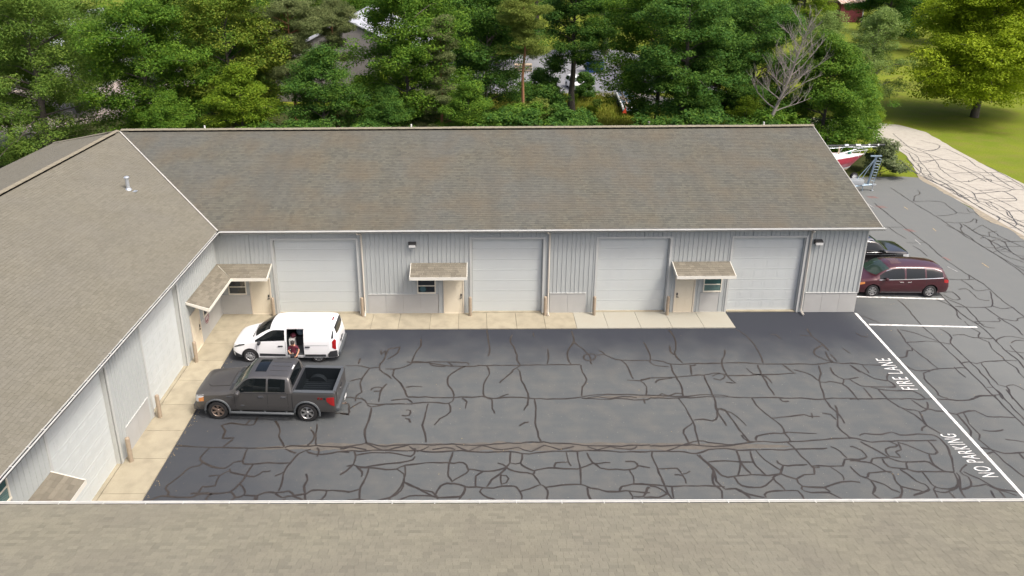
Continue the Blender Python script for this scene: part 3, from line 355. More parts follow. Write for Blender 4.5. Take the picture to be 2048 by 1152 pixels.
for k in range(16):   # the same lines go on where the driveway leaves the picture
    y = 8 - k*4.2 + rr.uniform(-1, 1); ribbon(b, [(49.6, y), (52+rr.random(), y+rr.uniform(-1, 1)), (54.5, y+rr.uniform(-1.5, 1.5)), (56.8, y+rr.uniform(-1, 1))], .08, .0235)
for k in range(4):
    x = 50.8+k*1.7; ribbon(b, [(x+rr.uniform(-.6, .6), 9-j*3.3) for j in range(20)], .08, .0242)
b.build('crack_sealant', M['seal_road'], road, kind='stuff', label='thin black sealed cracks on the pale driveway')
rn = random.Random(31)
edge_w = lambda y: float(np.interp(y, [9.7, 20, 25.5, 30], [7.5, 7.0, 5.9, 4.9]))
def net(b, xf, cols, y0, y1, step, w_, z, scale=True):
    # long runs joined by cross cracks
    ys_ = [y0+k*.9 for k in range(int((y1-y0)/.9)+1)]
    runs = []
    for c in cols:
        ph = rn.uniform(0, 9); runs.append([(xf(y)+c*(edge_w(y) if scale else 1)+.3*mnoise.noise((y*.45, ph, c)), y) for y in ys_])
    for r_ in runs: ribbon(b, r_, w_, z)
    for a, c in zip(runs, runs[1:]):
        y = y0+rn.uniform(.3, 1.2)
        while y < y1-.6:
            i = min(len(a)-2, int((y-y0)/.9)); p = a[i]; q_ = c[max(0, min(len(c)-1, i+rn.choice((-1,0,0,1))))]
            mx_ = ((p[0]+q_[0])/2+rn.uniform(-.2,.2), (p[1]+q_[1])/2+rn.uniform(-.4,.4)); ribbon(b, [p, mx_, q_], w_*.85, z+.0006); y += step*rn.uniform(.5, 1.5)*(1+.6*abs(p[0]-q_[0]))
edge_l = lambda y: float(np.interp(y, [-60, 9.7, 22.4, 28.6, 33], [49.4, 49.35, 50.1, 52.5, 53.1]))
b = MB(); net(b, edge_l, [.05, .14, .36, .90], 8, 31, 1.5, .06, .0215)
b.build('crack_sealant', M['seal_road'], road, kind='stuff', label='dense thin black cracks along both sides of the pale driveway')
b = MB(); net(b, lambda y: 45.6, [0, 1.1, 2.2], -8, 12, 1.1, .06, .0290, False)
b.build('crack_sealant', M['seal'], lot, kind='stuff', label='fine crack network near the driveway side of the lot')
b = MB(); net(b, lambda y: 33.9+(y+13.3)*.72, [0, 1.5, 3.1, 4.9], -26, 1, 1.5, .06, .0286, False); net(b, lambda y: 41.5, [0, 1.3, 3.0, 5.2, 7.0], -40, -9, 1.8, .06, .0282, False)
b.build('crack_sealant', M['seal'], lot, kind='stuff', label='more sealed cracks where the lot runs on out of the picture')
b = MB(); vs = []; n_ = 60
for i in range(n_+1):
    y = 4+19*i/n_; x = edge_l(y)-.12; a = .10+.9*max(0, mnoise.noise((y*.35, 2.2, 0))+.12)+.15*abs(mnoise.noise((y*2.1, 5, 0)))
    vs += [(x-a, y, .0262), (x+.10, y, .0262)]
b.add(vs, [(2*i, 2*i+1, 2*i+3, 2*i+2) for i in range(n_)]); b.build('sand_edge', mat('sandy_dirt', (.30, .26, .19), .95, var=.7, vscale=4, col2=(.17, .155, .13)), lot, kind='stuff', label='sandy dirt where the asphalt meets the driveway')
# crumbled bands along two paving joints
b = MB()
def band(x0, x1, y, hw, seed, zz=.0242):
    n = int((x1-x0)/.25); vs = []
    for i in range(n+1):
        x = x0+(x1-x0)*i/n; e = max(0., math.sin(math.pi*i/n))**.4
        a = hw*(.6+.8*abs(mnoise.noise((x*1.3, seed, 0))))*e; c = y+.06*mnoise.noise((x*.7, seed, 3))
        vs += [(x, c+a, zz), (x, c-a*(.7+.5*mnoise.noise((x*2, seed, 5))), zz)]
    b.add(vs, [(2*i, 2*i+1, 2*i+3, 2*i+2) for i in range(n)])
band(4.6, 25.5, -10.46, .36, 1.1); band(18.0, 21.6, -7.29, .13, 3.3); band(6.4, 9.4, -10.42, .30, 8.3, .0245)
b.build('crumbled_joint', M['grit'], lot, kind='stuff', label='crumbled gravelly bands along the paving joints of the lot')
# painted lines and lettering (flat paint on the lot)
def line(name, a, c, wd, m='paint', z=.031, label=None):
    b = MB(); a = Vector(a); c = Vector(c); t = (c-a).normalized(); n = Vector((-t.y, t.x))*wd/2
    L_ = (c-a).length; k = max(1, int(L_/.4)); vs = []
    for i in range(k+1):
        p = a+(c-a)*i/k; e = .012*mnoise.noise((p.x*5, p.y*5, 2)); vs += [(p.x+n.x*(1+e), p.y+n.y*(1+e), z), (p.x-n.x, p.y-n.y, z)]
    b.add(vs, [(2*i, 2*i+1, 2*i+3, 2*i+2) for i in range(k)])
    return b.build(name, M[m], lot, **({'label': label} if label else {}))
line('painted_line', (33.22,-.15), (32.05,-20.5), .13, label='long white line running from the building corner past the lettering')
line('painted_line', (33.3,-1.33), (38.55,-1.63), .125, label='white bay line between the wall corner and open asphalt')
line('painted_line', (33.55,1.70), (38.75,1.32), .125, label='white bay line beside the maroon minivan')
line('painted_line', (33.75,4.72), (38.95,4.34), .125, label='white bay line under the minivan and black vehicle')
line('painted_line', (33.9,7.75), (39.1,7.37), .125, label='white bay line beyond the black vehicle')
def text(s, x_base, y_start, length, height, z=.033):
    cu = bpy.data.curves.new('lettering', 'FONT'); cu.body = s; cu.size = 1; cu.space_character = 1.2; cu.offset = -.004
    o = bpy.data.objects.new('tmp', cu); COL.objects.link(o)
    bpy.context.view_layer.update()
    me = bpy.data.meshes.new_from_object(o.evaluated_get(bpy.context.evaluated_depsgraph_get()))
    bpy.data.objects.remove(o)
    xs = [v.co.x for v in me.vertices]; ys = [v.co.y for v in me.vertices]; x0, x1, y0, y1 = min(xs), max(xs), min(ys), max(ys)
    for v in me.vertices:
        a = (v.co.x-x0)/(x1-x0)*length; h = (v.co.y-y0)/(y1-y0)*height
        v.co = (x_base(a) - h, y_start+a, z)
    me.materials.clear(); me.materials.append(M['paint'])
    return me
link('painted_lettering', text('FIRE LANE', lambda a: 32.50+.045*a, -6.84, 2.42, .66), lot, label='white painted words FIRE LANE beside the long line')
link('painted_lettering', text('NO PARKING', lambda a: 32.28-.03*a, -12.14, 2.38, .60), lot, label='white painted words NO PARKING beside the long line')
for (x, y, n) in ((43.4,17.45,5), (42.95,15.4,5), (42.5,10.95,4), (42.25,6.45,2)):
    for k in range(n): line('spray_mark', (x-.28+k*.13, y+.22), (x-.12+k*.13, y-.22), .045, 'red_paint', label='faded red spray hatch on asphalt' )
for a, c in (((42.34,16.06),(42.39,15.09)), ((41.92,9.36),(41.83,8.64)), ((41.47,5.35),(41.62,4.67))): line('spray_mark', a, c, .055, 'wh_spray', label='short white spray tick on asphalt')
for a, c in (((44.66,15.37),(44.62,14.84)), ((44.23,11.27),(44.15,10.8)), ((43.83,5.82),(43.81,5.2))): line('spray_mark', a, c, .07, 'yel_paint', label='short yellow spray tick on asphalt')
# ---------------------------------------------------------------- sidewalk
walk = sheet('sidewalk', [[(-.02,.02),(26.46,.02),(26.46,-1.61),(1.585,-1.61),(1.585,-19.5),(-.02,-19.5)]], .035, M['joint'], kind='structure')
SW = 1.63
def slab(poly, m, h=.07):
    b = MB(); cx = sum(p[0] for p in poly)/len(poly); cy = sum(p[1] for p in poly)/len(poly)
    ins = [(x+(.008 if x < cx else -.008), y+(.008 if y < cy else -.008)) for x, y in poly]
    b.prism(ins, .02, h); b.build('concrete_slab', m, walk)
xs = [1.6, 3.15, 4.7, 6.25, 8.02, 9.42, 11.02, 12.48, 13.93, 15.44, 16.9, 18.47]
for i in range(len(xs)-1): slab([(xs[i],0), (xs[i],-SW), (xs[i+1],-SW), (xs[i+1],0)], M['slab'])
xs = [18.47, 20.05, 21.7, 23.28, 24.88, 26.45]
for i in range(len(xs)-1): slab([(xs[i],0), (xs[i],-SW), (xs[i+1],-SW), (xs[i+1],0)], M['slab_new'], .074)
ys = [0, -1.68, -2.95, -4.42, -6.0, -7.75, -9.45, -11.08, -12.9, -14.5, -16.1, -17.7, -19.3]
for i in range(len(ys)-1): slab([(0,ys[i]), (0,ys[i+1]), (1.6,ys[i+1]), (1.6,ys[i])], M['slab'])
# aprons in the overhead door recesses
for x0, x1 in ((3.01,7.28), (13.17,16.83), (19.62,23.28), (26.48,30.14)):
    b = MB(); b.box(x0+.01, x1-.01, .012, .22, .02, .085); b.build('apron', M['slab'], walk)
for y0, y1 in ((-8.52,-4.86), (-15.02,-11.35)):
    b = MB(); b.box(-.22, -.012, y0+.01, y1-.01, .02, .085); b.build('apron', M['slab'], walk)
# ---------------------------------------------------------------- buildings
SL = .352; EZ = 4.97
hall = thing('warehouse', 'long low L-shaped grey workshop building with brown shingle roof and overhead doors', 'building')
front = thing('warehouse', 'shingle roofed building in the foreground, only its roof edge and white gutter in view', 'building', (0,-27,0))
GR = .2286
def siding(par, T, flip, u0, u1, z0, z1, n0=0.):
    """ribbed metal panels, each one an object"""
    g = math.floor(u0/.9144 + 1e-6)*.9144; k = 0
    while g < u1-1e-3:
        a, c = max(g, u0), min(g+.9144, u1)
        if c-a > .03:
            b = MB(flip); b.T = T; prof = []
            r = math.floor(a/GR)*GR
            prof.append((a+.001, .012))
            while r < c:
                for du, dn in ((-.020, .012), (-.011, .036), (.011, .036), (.020, .012)):
                    if a+.002 < r+du < c-.002: prof.append((r+du, dn))
                for du in (.075, .15):
                    for dn, e in ((.012, -.008), (.016, 0), (.012, .008)):
                        if a+.002 < r+du+e < c-.002: prof.append((r+du+e, dn))
                r += GR
            prof.append((c-.001, .012)); prof = sorted(set(prof))
            vs = [(u, n0+nn, z0) for u, nn in prof]+[(u, n0+nn, z1) for u, nn in prof]; n = len(prof)
            b.add(vs, [(i, i+1, i+1+n, i+n) for i in range(n-1)])
            b.build('siding_panel', M['siding'], par)
        g += .9144
def wains(par, T, flip, u0, u1, z1, step=1.02, m='wain'):
    n = max(1, round((u1-u0)/step)); w_ = (u1-u0)/n
    for i in range(n):
        b = MB(flip); b.T = T; b.box(u0+i*w_+.004, u0+(i+1)*w_-.004, 0, .028, .03, z1-.03); b.build('base_panel', M[m], par)
    b = MB(flip); b.T = T; b.box(u0, u1, 0, .055, z1-.03, z1); b.build('base_cap', M['trim'], par)
def backing(par, T, flip, segs, hgt=4.86):
    b = MB(flip); b.T = T
    for u0, u1, z0, z1 in segs: b.box(u0, u1, -.24, 0, z0, z1)
    b.build('wall', M['pier'], par)
SECT = {}
def section_mesh(wd, hgt, ncol, short=False):
    key = (round(wd, 3), round(hgt, 3))
    if key in SECT: return SECT[key]
    b = MB(); b.box(0, wd, -.045, 0, .004, hgt-.004)     # slab of the section
    cw = wd/ncol; vs = []; fs = []
    # raised picture frames: a groove ring then a raised field
    for i in range(ncol):
        x0 = i*cw+.055; x1 = (i+1)*cw-.055; z0 = hgt*.20; z1 = hgt*.80
        if short: z0, z1 = hgt*.25, hgt*.75
        b.box(x0, x1, 0, .006, z0, z0+.02); b.box(x0, x1, 0, .006, z1-.02, z1)
        b.box(x0, x0+.02, 0, .006, z0+.02, z1-.02); b.box(x1-.02, x1, 0, .006, z0+.02, z1-.02)
        b.box(x0+.06, x1-.06, 0, .005, z0+.06, z1-.06)
    b.box(0, wd, 0, .008, .004, .022); b.box(0, wd, 0, .008, hgt-.022, hgt-.004)
    me = b.mesh('door_section', M['odoor']); SECT[key] = me; return me
def overhead_door(par, T, flip, u0, wd, label, z0=.085, top=4.27, ncol=6):
    d0 = MB(flip); d0.T = T
    # frame trim around the opening, jambs
    d0.box(u0-.10, u0, -.02, .045, .03, top+.10); d0.box(u0+wd, u0+wd+.10, -.02, .045, .03, top+.10)
    d0.box(u0, u0+wd, -.02, .045, top, top+.10)
    d0.box(u0, u0+.03, -.236, -.02, .08, top); d0.box(u0+wd-.03, u0+wd, -.236, -.02, .08, top); d0.box(u0+.03, u0+wd-.03, -.236, -.02, top-.03, top)
    o = d0.build('overhead_door', M['trim'], par, label=label)
    bk = MB(flip); bk.T = T; bk.box(u0+.03, u0+wd-.03, -.235, -.225, z0, top-.03); bk.build('weather_seal', M['dark'], o)
    n = 7; h = (top-.03-z0)/n; w2 = wd-.08
    me = section_mesh(w2, h, ncol)
    for i in range(n):
        s_ = link('door_section', me, o)
        R = T.to_3x3()
        loc = T @ Vector((u0+.04, -.175, z0+i*h))
        s_.matrix_local = Matrix.Translation(loc) @ R.to_4x4()
    return o
def entry_door(par, T, flip, u0, u1, label, hinge_right=True):
    b = MB(flip); b.T = T
    b.box(u0, u0+.065, -.1, .05, .03, 2.14); b.box(u1-.065, u1, -.1, .05, .03, 2.14); b.box(u0+.065, u1-.065, -.1, .05, 2.07, 2.14)
    b.box(u0+.065, u1-.065, .0015, .06, .03, .075)
    f = b.build('door_frame', M['eframe'], par)
    b = MB(flip); b.T = T; a, c = u0+.07, u1-.07
    b.box(a, c, .002, .020, .08, 2.065)
    w_ = (c-a-.30)/2
    for k in range(2):
        x0 = a+.10+k*(w_+.10)
        for z0, z1 in ((.22, .86), (1.02, 1.60), (1.70, 1.94)):
            for q in ((x0, x0+w_, z0, z0+.018), (x0, x0+w_, z1-.018, z1), (x0, x0+.018, z0+.018, z1-.018), (x0+w_-.018, x0+w_, z0+.018, z1-.018)):
                b.box(q[0], q[1], .020, .026, q[2], q[3])
            b.box(x0+.05, x0+w_-.05, .020, .024, z0+.05, z1-.05)
    dd = b.build('door', M['edoor'], par, label=label)
    b = MB(flip); b.T = T; hx = c-.08 if hinge_right else a+.08
    b.box(hx-.035, hx+.035, .02, .055, 1.05, 1.19); b.box(hx-.03, hx+.03, .02, .045, .93, .99); b.box(hx-.09 if hinge_right else hx-.02, hx+.02 if hinge_right else hx+.09, .045, .075, .945, .965)
    b.build('handle', M['bronze'], dd)
    return dd
def window(par, T, flip, u0, u1, z0, z1, label, glass='glass', blinds=False):
    b = MB(flip); b.T = T; t = .05; mz = (z0+z1)/2
    b.box(u0, u1, -.03, .055, z0-.02, z0+t); b.box(u0, u1, -.03, .05, z1-t, z1); b.box(u0, u0+t, -.03, .045, z0+t, z1-t); b.box(u1-t, u1, -.03, .045, z0+t, z1-t)
    b.box(u0+t, u1-t, -.02, .035, mz-.022, mz+.022)
    f = b.build('window', M['wframe'], par, label=label)
    for a, c in ((z0+t, mz-.022), (mz+.022, z1-t)):
        b = MB(flip); b.T = T; b.box(u0+t, u1-t, .003, .012, a, c); b.build('pane', M[glass], f)
    if blinds:
        for k in range(7):
            b = MB(flip); b.T = T; zz = z0+.09+k*.045; b.box(u0+t+.01, u1-t-.01, .013, .018, zz, zz+.016); b.build('blind_slat', M['blind'], f)
    return f
# ---- facade facing the courtyard (plane y=0, outward -Y)
TF, fF = frame((0,0,0), (1,0,0), (0,-1,0))
OP = [(3.01,7.28), (13.17,16.83), (19.62,23.28), (26.48,30.14)]
ED = [(1.60,2.70), (11.69,12.76), (23.70,24.76)]
WN = [(.47,1.42,1.22,2.08), (10.33,11.29,1.24,2.08), (25.17,26.12,1.25,2.08)]
segs = []; u = 0.
for a, c in OP: segs += [(u, a, .02, 4.86), (a, c, 4.27, 4.86)]; u = c
segs.append((u, 33.18, .02, 4.86)); backing(hall, TF, fF, segs)
Z1 = 4.86
def fs(u0, u1, z0, z1=Z1): siding(hall, TF, fF, u0, u1, z0, z1)
fs(.03,.47,1.2); fs(.47,1.42,2.08); fs(1.42,1.60,1.2); fs(1.60,2.70,2.14); fs(2.70,2.91,.03); wains(hall, TF, fF, .03, 1.58, 1.18)
fs(2.91,7.38,4.37); fs(7.38,7.75,.03); wains(hall, TF, fF, 7.75, 11.40, 1.2); fs(7.75,10.33,1.2); fs(10.33,11.29,2.08); fs(11.29,11.42,1.2); fs(11.42,11.69,.03)
fs(11.69,12.76,2.14); fs(12.76,13.07,.03); fs(13.07,16.93,4.37); fs(16.93,17.23,.03); wains(hall, TF, fF, 17.23, 19.12, 1.22); fs(17.23,19.12,1.22); fs(19.12,19.52,.03)
fs(19.52,23.38,4.37); fs(23.38,23.70,.03); fs(23.70,24.76,2.14); fs(24.76,25.05,.03); wains(hall, TF, fF, 25.05, 26.02, 1.18); fs(25.05,25.17,1.2); fs(25.17,26.12,2.08); fs(26.02,26.12,.03,1.2); fs(26.12,26.38,.03)
fs(26.38,30.24,4.37); fs(30.24,30.50,.03); wains(hall, TF, fF, 30.50, 33.20, 1.17, .92); fs(30.50,33.18,1.17)
b = MB(fF); b.T = TF; b.box(.0,.03,0,.04,.03,4.86); b.box(33.18,33.235,0,.05,1.17,4.86); b.build('corner_trim', M['trim'], hall)
overhead_door(hall, TF, fF, 3.01, 4.27, 'widest pale overhead door, behind the white van', ncol=7)
overhead_door(hall, TF, fF, 13.17, 3.66, 'pale overhead door right of the middle canopy')
overhead_door(hall, TF, fF, 19.62, 3.66, 'pale overhead door left of the right-hand canopy')
overhead_door(hall, TF, fF, 26.48, 3.66, 'pale overhead door nearest the building corner')
entry_door(hall, TF, fF, *ED[0], 'cream door under the corner canopy, black lock'); entry_door(hall, TF, fF, *ED[1], 'cream door under the middle canopy'); entry_door(hall, TF, fF, *ED[2], 'cream door under the right-hand canopy', False)
window(hall, TF, fF, *WN[0], 'dark window under the corner canopy'); wB = window(hall, TF, fF, *WN[1], 'dark window with a round blue object behind the glass')
window(hall, TF, fF, *WN[2], 'greenish window with blinds', 'glass_green', True)
b = MB(); b.lathe([(.13,-.006),(.17,-.006),(.17,0),(.13,0)], 20, 'y', c=(10.62,-.022,1.47)); b.lathe([(.0,-.004),(.13,-.004)], 20, 'y', c=(10.62,-.020,1.47), mi=1)
b.build('round_decal', [M['glass_green'], mat('decal_blue', (.05,.10,.12), .3)], wB)
# ---- left wing wall (plane x=0, outward +X); u runs towards the camera (-Y)
TL, fL = frame((0,0,0), (0,-1,0), (1,0,0))
segs = []; u = 0.
for a, c in ((4.86,8.52), (11.35,15.02)): segs += [(u, a, .02, 4.86), (a, c, 4.27, 4.86)]; u = c
segs.append((u, 19.0, .02, 4.86)); backing(hall, TL, fL, segs)
def ls(u0, u1, z0, z1=Z1): siding(hall, TL, fL, u0, u1, z0, z1)
wains(hall, TL, fL, .06, 2.86, 1.2); ls(.06,1.5,1.2); ls(1.5,2.45,2.08); ls(2.45,2.9,1.2); ls(2.9,3.98,2.14); ls(3.98,4.76,.03); ls(4.76,8.62,4.37); ls(8.62,8.83,.03)
wains(hall, TL, fL, 8.83, 10.75, 1.2, .95); ls(8.83,10.75,1.2); ls(10.75,11.25,.03); ls(11.25,15.12,4.37); ls(15.12,16.93,.03); ls(16.93,18.0,.03,3.6); ls(16.93,18.0,4.5); ls(18.0,19.0,.03)
window(hall, TL, fL, 1.50, 2.45, 1.22, 2.08, 'window half hidden below the corner canopy on the left wall')
window(hall, TL, fL, 16.93, 18.0, 3.60, 4.5, 'window high on the left wall at the picture edge', 'glass_green', True)
entry_door(hall, TL, fL, 2.90, 3.96, 'cream door on the left wall', False)
overhead_door(hall, TL, fL, 4.86, 3.66, 'white overhead door on the left wall, the farther one')
overhead_door(hall, TL, fL, 11.35, 3.67, 'white overhead door on the left wall, the nearer one')
# hidden outer walls
b = MB(); b.box(33.18-.24, 33.18, .01, 16.1, .02, 4.86); b.box(-16.4, 33.18-.25, 15.9, 16.14, .02, 4.86); b.box(-16.5,-16.26,-36,15.9,.02,4.86)
b.add([(33.16,0,4.86),(33.16,16.14,4.86),(33.16,8.08,7.7)], [(0,1,2)])
b.build('outer_wall', M['siding'], hall)
TR, fR = frame((33.18,0,0), (0,1,0), (1,0,0)); siding(hall, TR, fR, 0.06, 16.1, 1.17, 4.86); wains(hall, TR, fR, .06, 16.1, 1.17, .92)
# ---- shingled roof planes
rs = np.random.RandomState(11)
def courses(o, ud, vd, nrm, W, u_lo, u_hi, wmin=.12, wmax=.27, exp=.143, smin=0.):
    """generate shingle tabs on plane; returns verts (n,8,3), shade"""
    o = np.array(o, float); ud = np.array(ud, float); vd = np.array(vd, float); nrm = np.array(nrm, float)
    V = []; SH = []
    j = 0
    while j*exp < W:
        v0 = j*exp; v1 = min(v0+exp*1.25, W+.02)
        a0, a1 = u_lo(v0), u_hi(v0); b0, b1 = u_lo(min(v1, W)), u_hi(min(v1, W))
        if a1-a0 < .05 and b1-b0 < .05: j += 1; continue
        n = max(1, int((a1-a0)/((wmin+wmax)/2))); ws = rs.uniform(wmin, wmax, n+2); e = np.concatenate([[0], np.cumsum(ws)]); e = e/e[-1]
        row = rs.uniform(-.06, .06)
        for i in range(len(e)-1):
            # verticals stay along vd except for trimmed ends
            x0 = a0+(a1-a0)*e[i]; x1 = a0+(a1-a0)*e[i+1]-.004
            y0 = min(max(x0, min(b0, b1)), b1) if 0 < i else b0
            y1 = min(max(x1, b0), b1) if i < len(e)-2 else b1
            if y1 < y0: y1 = y0
            th = .013+rs.uniform(-.002, .004); t2 = .003
            P = lambda u, v, h: o+ud*u+vd*v+nrm*h
            V.append([P(x0, v0, .0), P(x1, v0, .0), P(y1, v1, 0), P(y0, v1, 0), P(x0, v0, th), P(x1, v0, th), P(y1, v1, t2), P(y0, v1, t2)])
            SH.append(min(1, max(0, .8*rs.beta(1.3, 2.4)+row)))
        j += 1
    return np.array(V), np.array(SH)
def tabs_mesh(name, V, SH, m):
    n = len(V); F = np.array([(4,5,6,7),(0,1,5,4),(1,2,6,5),(3,0,4,7)])
    FF = (np.arange(n)[:, None, None]*8+F[None]).reshape(-1, 4)
    sh = np.repeat(SH, 4).reshape(-1, 4).copy(); sh[:, 1] = np.minimum(1.9, sh[:, 1]+1.0)  # butt edges coloured darker, painting the shadow line under each course
    return fast_mesh(name, V.reshape(-1, 3), FF, m, {'shade': sh.ravel()})
def near_split(V, SH, parent, m, k=300, ok=None):
    c = V.mean(axis=1); dist = np.linalg.norm(c-np.array([13.33,-33.32,18.6]), axis=1)
    if ok is not None: dist = np.where(ok(c), dist, 1e9)
    idx = np.argsort(dist)[:k]; mask = np.ones(len(V), bool); mask[idx] = False
    off = np.array(parent.location)
    for i in idx:
        me = tabs_mesh('shingle', V[i:i+1]-off, SH[i:i+1], m); link('shingle', me, parent)
    me = tabs_mesh('shingle_field', V[mask]-off, SH[mask], m); link('shingle_field', me, parent, kind='stuff')
c_ = 1/math.hypot(1, SL); s_ = SL*c_
RY, RZ = 8.08, EZ+SL*(8.08+.45)
W_ = (RY+.45)/c_
b = MB()   # solid deck under the shingles
b.add([(.45,-.45,EZ-.012),(33.62,-.45,EZ-.012),(33.62,RY,RZ-.012),(-8.08,RY,RZ-.012)], [(0,1,2,3)])
b.add([(33.62,RY,RZ-.012),(33.62,16.6,EZ-.012),(-16.9,16.6,EZ-.05),(-8.08,RY,RZ-.012)], [(0,1,2,3)])
b.add([(.45,-.45,EZ-.012),(-8.08,RY,RZ-.012),(-8.08,-27.2,RZ-.012),(.45,-18.68,EZ-.012)], [(0,1,2,3)])
b.add([(-8.08,RY,RZ-.075),(-17.35,16.6,EZ-.09),(-17.35,-36,EZ-.09),(-8.08,-36,RZ-.075)], [(0,1,2,3)])
b.add([(.45,-.4,EZ-.16),(33.6,-.4,EZ-.16),(33.6,.0,EZ-.16),(.45,.0,EZ-.16)], [(3,2,1,0)])
b.build('roof', M['under'], hall)
VA, SA = courses((.45,-.45,EZ), (1,0,0), (0,c_,s_), (0,-s_,c_), W_, lambda v: -v*c_*1.0, lambda v: 33.17)
link('shingle_field', tabs_mesh('shingle_field', VA, SA, M['shingle_main']), hall, kind='stuff')
VB, SB = courses((.45,-.45,EZ), (0,-1,0), (-c_,0,s_), (s_,0,c_), W_, lambda v: -v*c_, lambda v: 18.23+v*c_)
near_split(VB, SB, hall, M['shingle_left'], 300, lambda c: (c[:,1] > -17.5) & ((c[:,1]+33.3) > .05*(13.3-c[:,0])+ (13.3-c[:,0])*.86))
SLo = (RZ-EZ)/(17.35-8.08); co = 1/math.hypot(1, SLo); so = SLo*co
VC, SC = courses((-17.35,-36,EZ-.04), (0,1,0), (co,0,so), (-so,0,co), (17.35-8.08)/co, lambda v: 0, lambda v: 52.6-v*co*.92)
link('shingle_field', tabs_mesh('shingle_field', VC, SC, M['shingle_left']), hall, kind='stuff')
VD, SD = courses((33.62,16.6,EZ), (-1,0,0), (0,-c_,s_), (0,s_,c_), W_, lambda v: 0, lambda v: 50.7-v*c_*1.03)
link('shingle_field', tabs_mesh('shingle_field', VD, SD, M['shingle_left']), hall, kind='stuff')
# ridge caps with raised ridge vent
def cap(name, a, c, wd=.15, up=.03, vent=True):
    a = Vector(a); c = Vector(c); t = (c-a).normalized(); L_ = (c-a).length; side = t.cross(Vector((0,0,1))).normalized()
    b = MB(); n = int(L_/.28); q = L_/n
    for i in range(n):
        p = a+t*(i*q+.003); p2 = a+t*((i+1)*q-.003); h = up+.006*(i % 2); sag = .018*mnoise.noise((p.x*.25, p.y*.25, 4))
        vs = []
        for P_ in (p, p2):
            for sx, dz in ((-wd, -wd*SL), (0, 0.02), (wd, -wd*SL)): vs.append(P_+side*sx+Vector((0,0,h+dz+sag)))
            for sx, dz in ((-wd, -wd*SL-.02), (0, -.02), (wd, -wd*SL-.02)): vs.append(P_+side*sx+Vector((0,0,h+dz+sag)))
        b.add(vs, [(0,1,7,6),(1,2,8,7),(3,0,6,9),(2,5,11,8),(0,3,4,1),(1,4,5,2),(6,7,10,9),(7,8,11,10)])
    b.build(name, M['shingle_cap'], hall)
    if vent:
        b = MB()
        for sg in (-1, 1):
            vs = []
            for P_ in (a+t*.5, c-t*.7):
                for h in (-.03, up-.02): vs.append(P_+side*sg*(wd-.012)+Vector((0,0,h-wd*SL)))
            b.add(vs, [(0,1,3,2),(2,3,1,0)])
        b.build('ridge_vent_shadow', M['dark'], hall)  # dark strips painting the vent's shadow line below the raised cap
cap('ridge_cap', (-7.9,RY,RZ), (33.62,RY,RZ), .15, .12)
cap('ridge_cap', (-8.08,RY-.2,RZ), (-8.08,-36,RZ), .15, .12)
cap('hip_cap', (-17.3,16.5,EZ), (-8.1,RY+.05,RZ), .14, .03, False)
def valley(par, a, c, wd=.075, m='flash'):
    a = Vector(a); c = Vector(c); t = (c-a).normalized(); side = t.cross(Vector((0,0,1))).normalized(); b = MB(); vs = []
    for P_ in (a, c): vs += [P_+side*(-wd)+Vector((0,0,wd*.34+.022)), P_+Vector((0,0,.016)), P_+side*wd+Vector((0,0,wd*.34+.022))]
    b.add(vs, [(0,1,4,3),(1,2,5,4)]); b.build('valley_flashing', M[m], par)
valley(hall, (.47,-.47,EZ+.012), (-7.95,RY-.13,RZ-.0), .038)
# rake boards
b = MB(); b.add([(33.62,-.47,EZ-.16),(33.655,-.47,EZ-.16),(33.655,RY,RZ-.16),(33.62,RY,RZ-.16),(33.62,-.47,EZ+.01),(33.655,-.47,EZ+.01),(33.655,RY,RZ+.01),(33.62,RY,RZ+.01)],
   [(0,3,2,1),(4,5,6,7),(0,1,5,4),(1,2,6,5),(2,3,7,6),(3,0,4,7)])
b.add([(33.62,16.6,EZ-.16),(33.655,16.6,EZ-.16),(33.655,RY,RZ-.16),(33.62,RY,RZ-.16),(33.62,16.6,EZ+.01),(33.655,16.6,EZ+.01),(33.655,RY,RZ+.01),(33.62,RY,RZ+.01)],
   [(0,1,2,3),(7,6,5,4),(4,5,1,0),(5,6,2,1),(6,7,3,2),(7,4,0,3)])
b.build('rake_board', M['flash'], hall)
# gutters: open channel, hangers
def gutter(par, T, flip, L_, spacing, u_off=0., d=.125, hangers=True):
    off = Vector(par.location)
    b = MB(flip); T2 = Matrix.Translation(-off) @ T; b.T = T2
    segs = 6; 
    prof = [(-.02,-.005),(-.02,-.115),(.07,-.115),(d-.012,-.055),(d,-.03),(d,.006),(d-.018,.006),(d-.018,-.03),(d-.03,-.055),(.065,-.10),(-.005,-.10),(-.005,-.005)]
    n = len(prof); vs = [(0,q,z) for q, z in prof]+[(L_,q,z) for q, z in prof]
    b.add(vs, [(i, (i+1) % n, (i+1) % n+n, i+n) for i in range(n)]+[tuple(range(n))[::-1], tuple(range(n, 2*n))])
    g = b.build('gutter', M['white'], par)
    b = MB(flip); b.T = T2; b.box(.02, L_-.02, .0, d-.022, -.098, -.05); b.build('gutter_dark_fill', M['dark'], g)  # dark bar filling the bottom of the open channel
    if hangers:
        k = 0; x = u_off; bm_ = MB(); bm_.box(-.005,.005,-.01,d+.002,-.004,.004); bm_.box(-.016,.016,-.022,.006,-.004,.014)
        me = bm_.mesh('gutter_hanger', M['white'])
        while x < L_:
            o = link('gutter_hanger', me, g); o.matrix_local = Matrix.Translation(T2 @ Vector((x,0,0))) @ T2.to_3x3().to_4x4(); x += spacing*(1+.12*math.sin(k*2.3)); k += 1
    b = MB(flip); b.T = T2; b.box(0, L_, -.04, -.022, -.17, -.01); b.build('fascia', M['fascia'], par)
    return g
Tg, fg = frame((.56,-.46,EZ), (1,0,0), (0,-1,0)); gutter(hall, Tg, fg, 33.16, .9, .45, hangers=False)
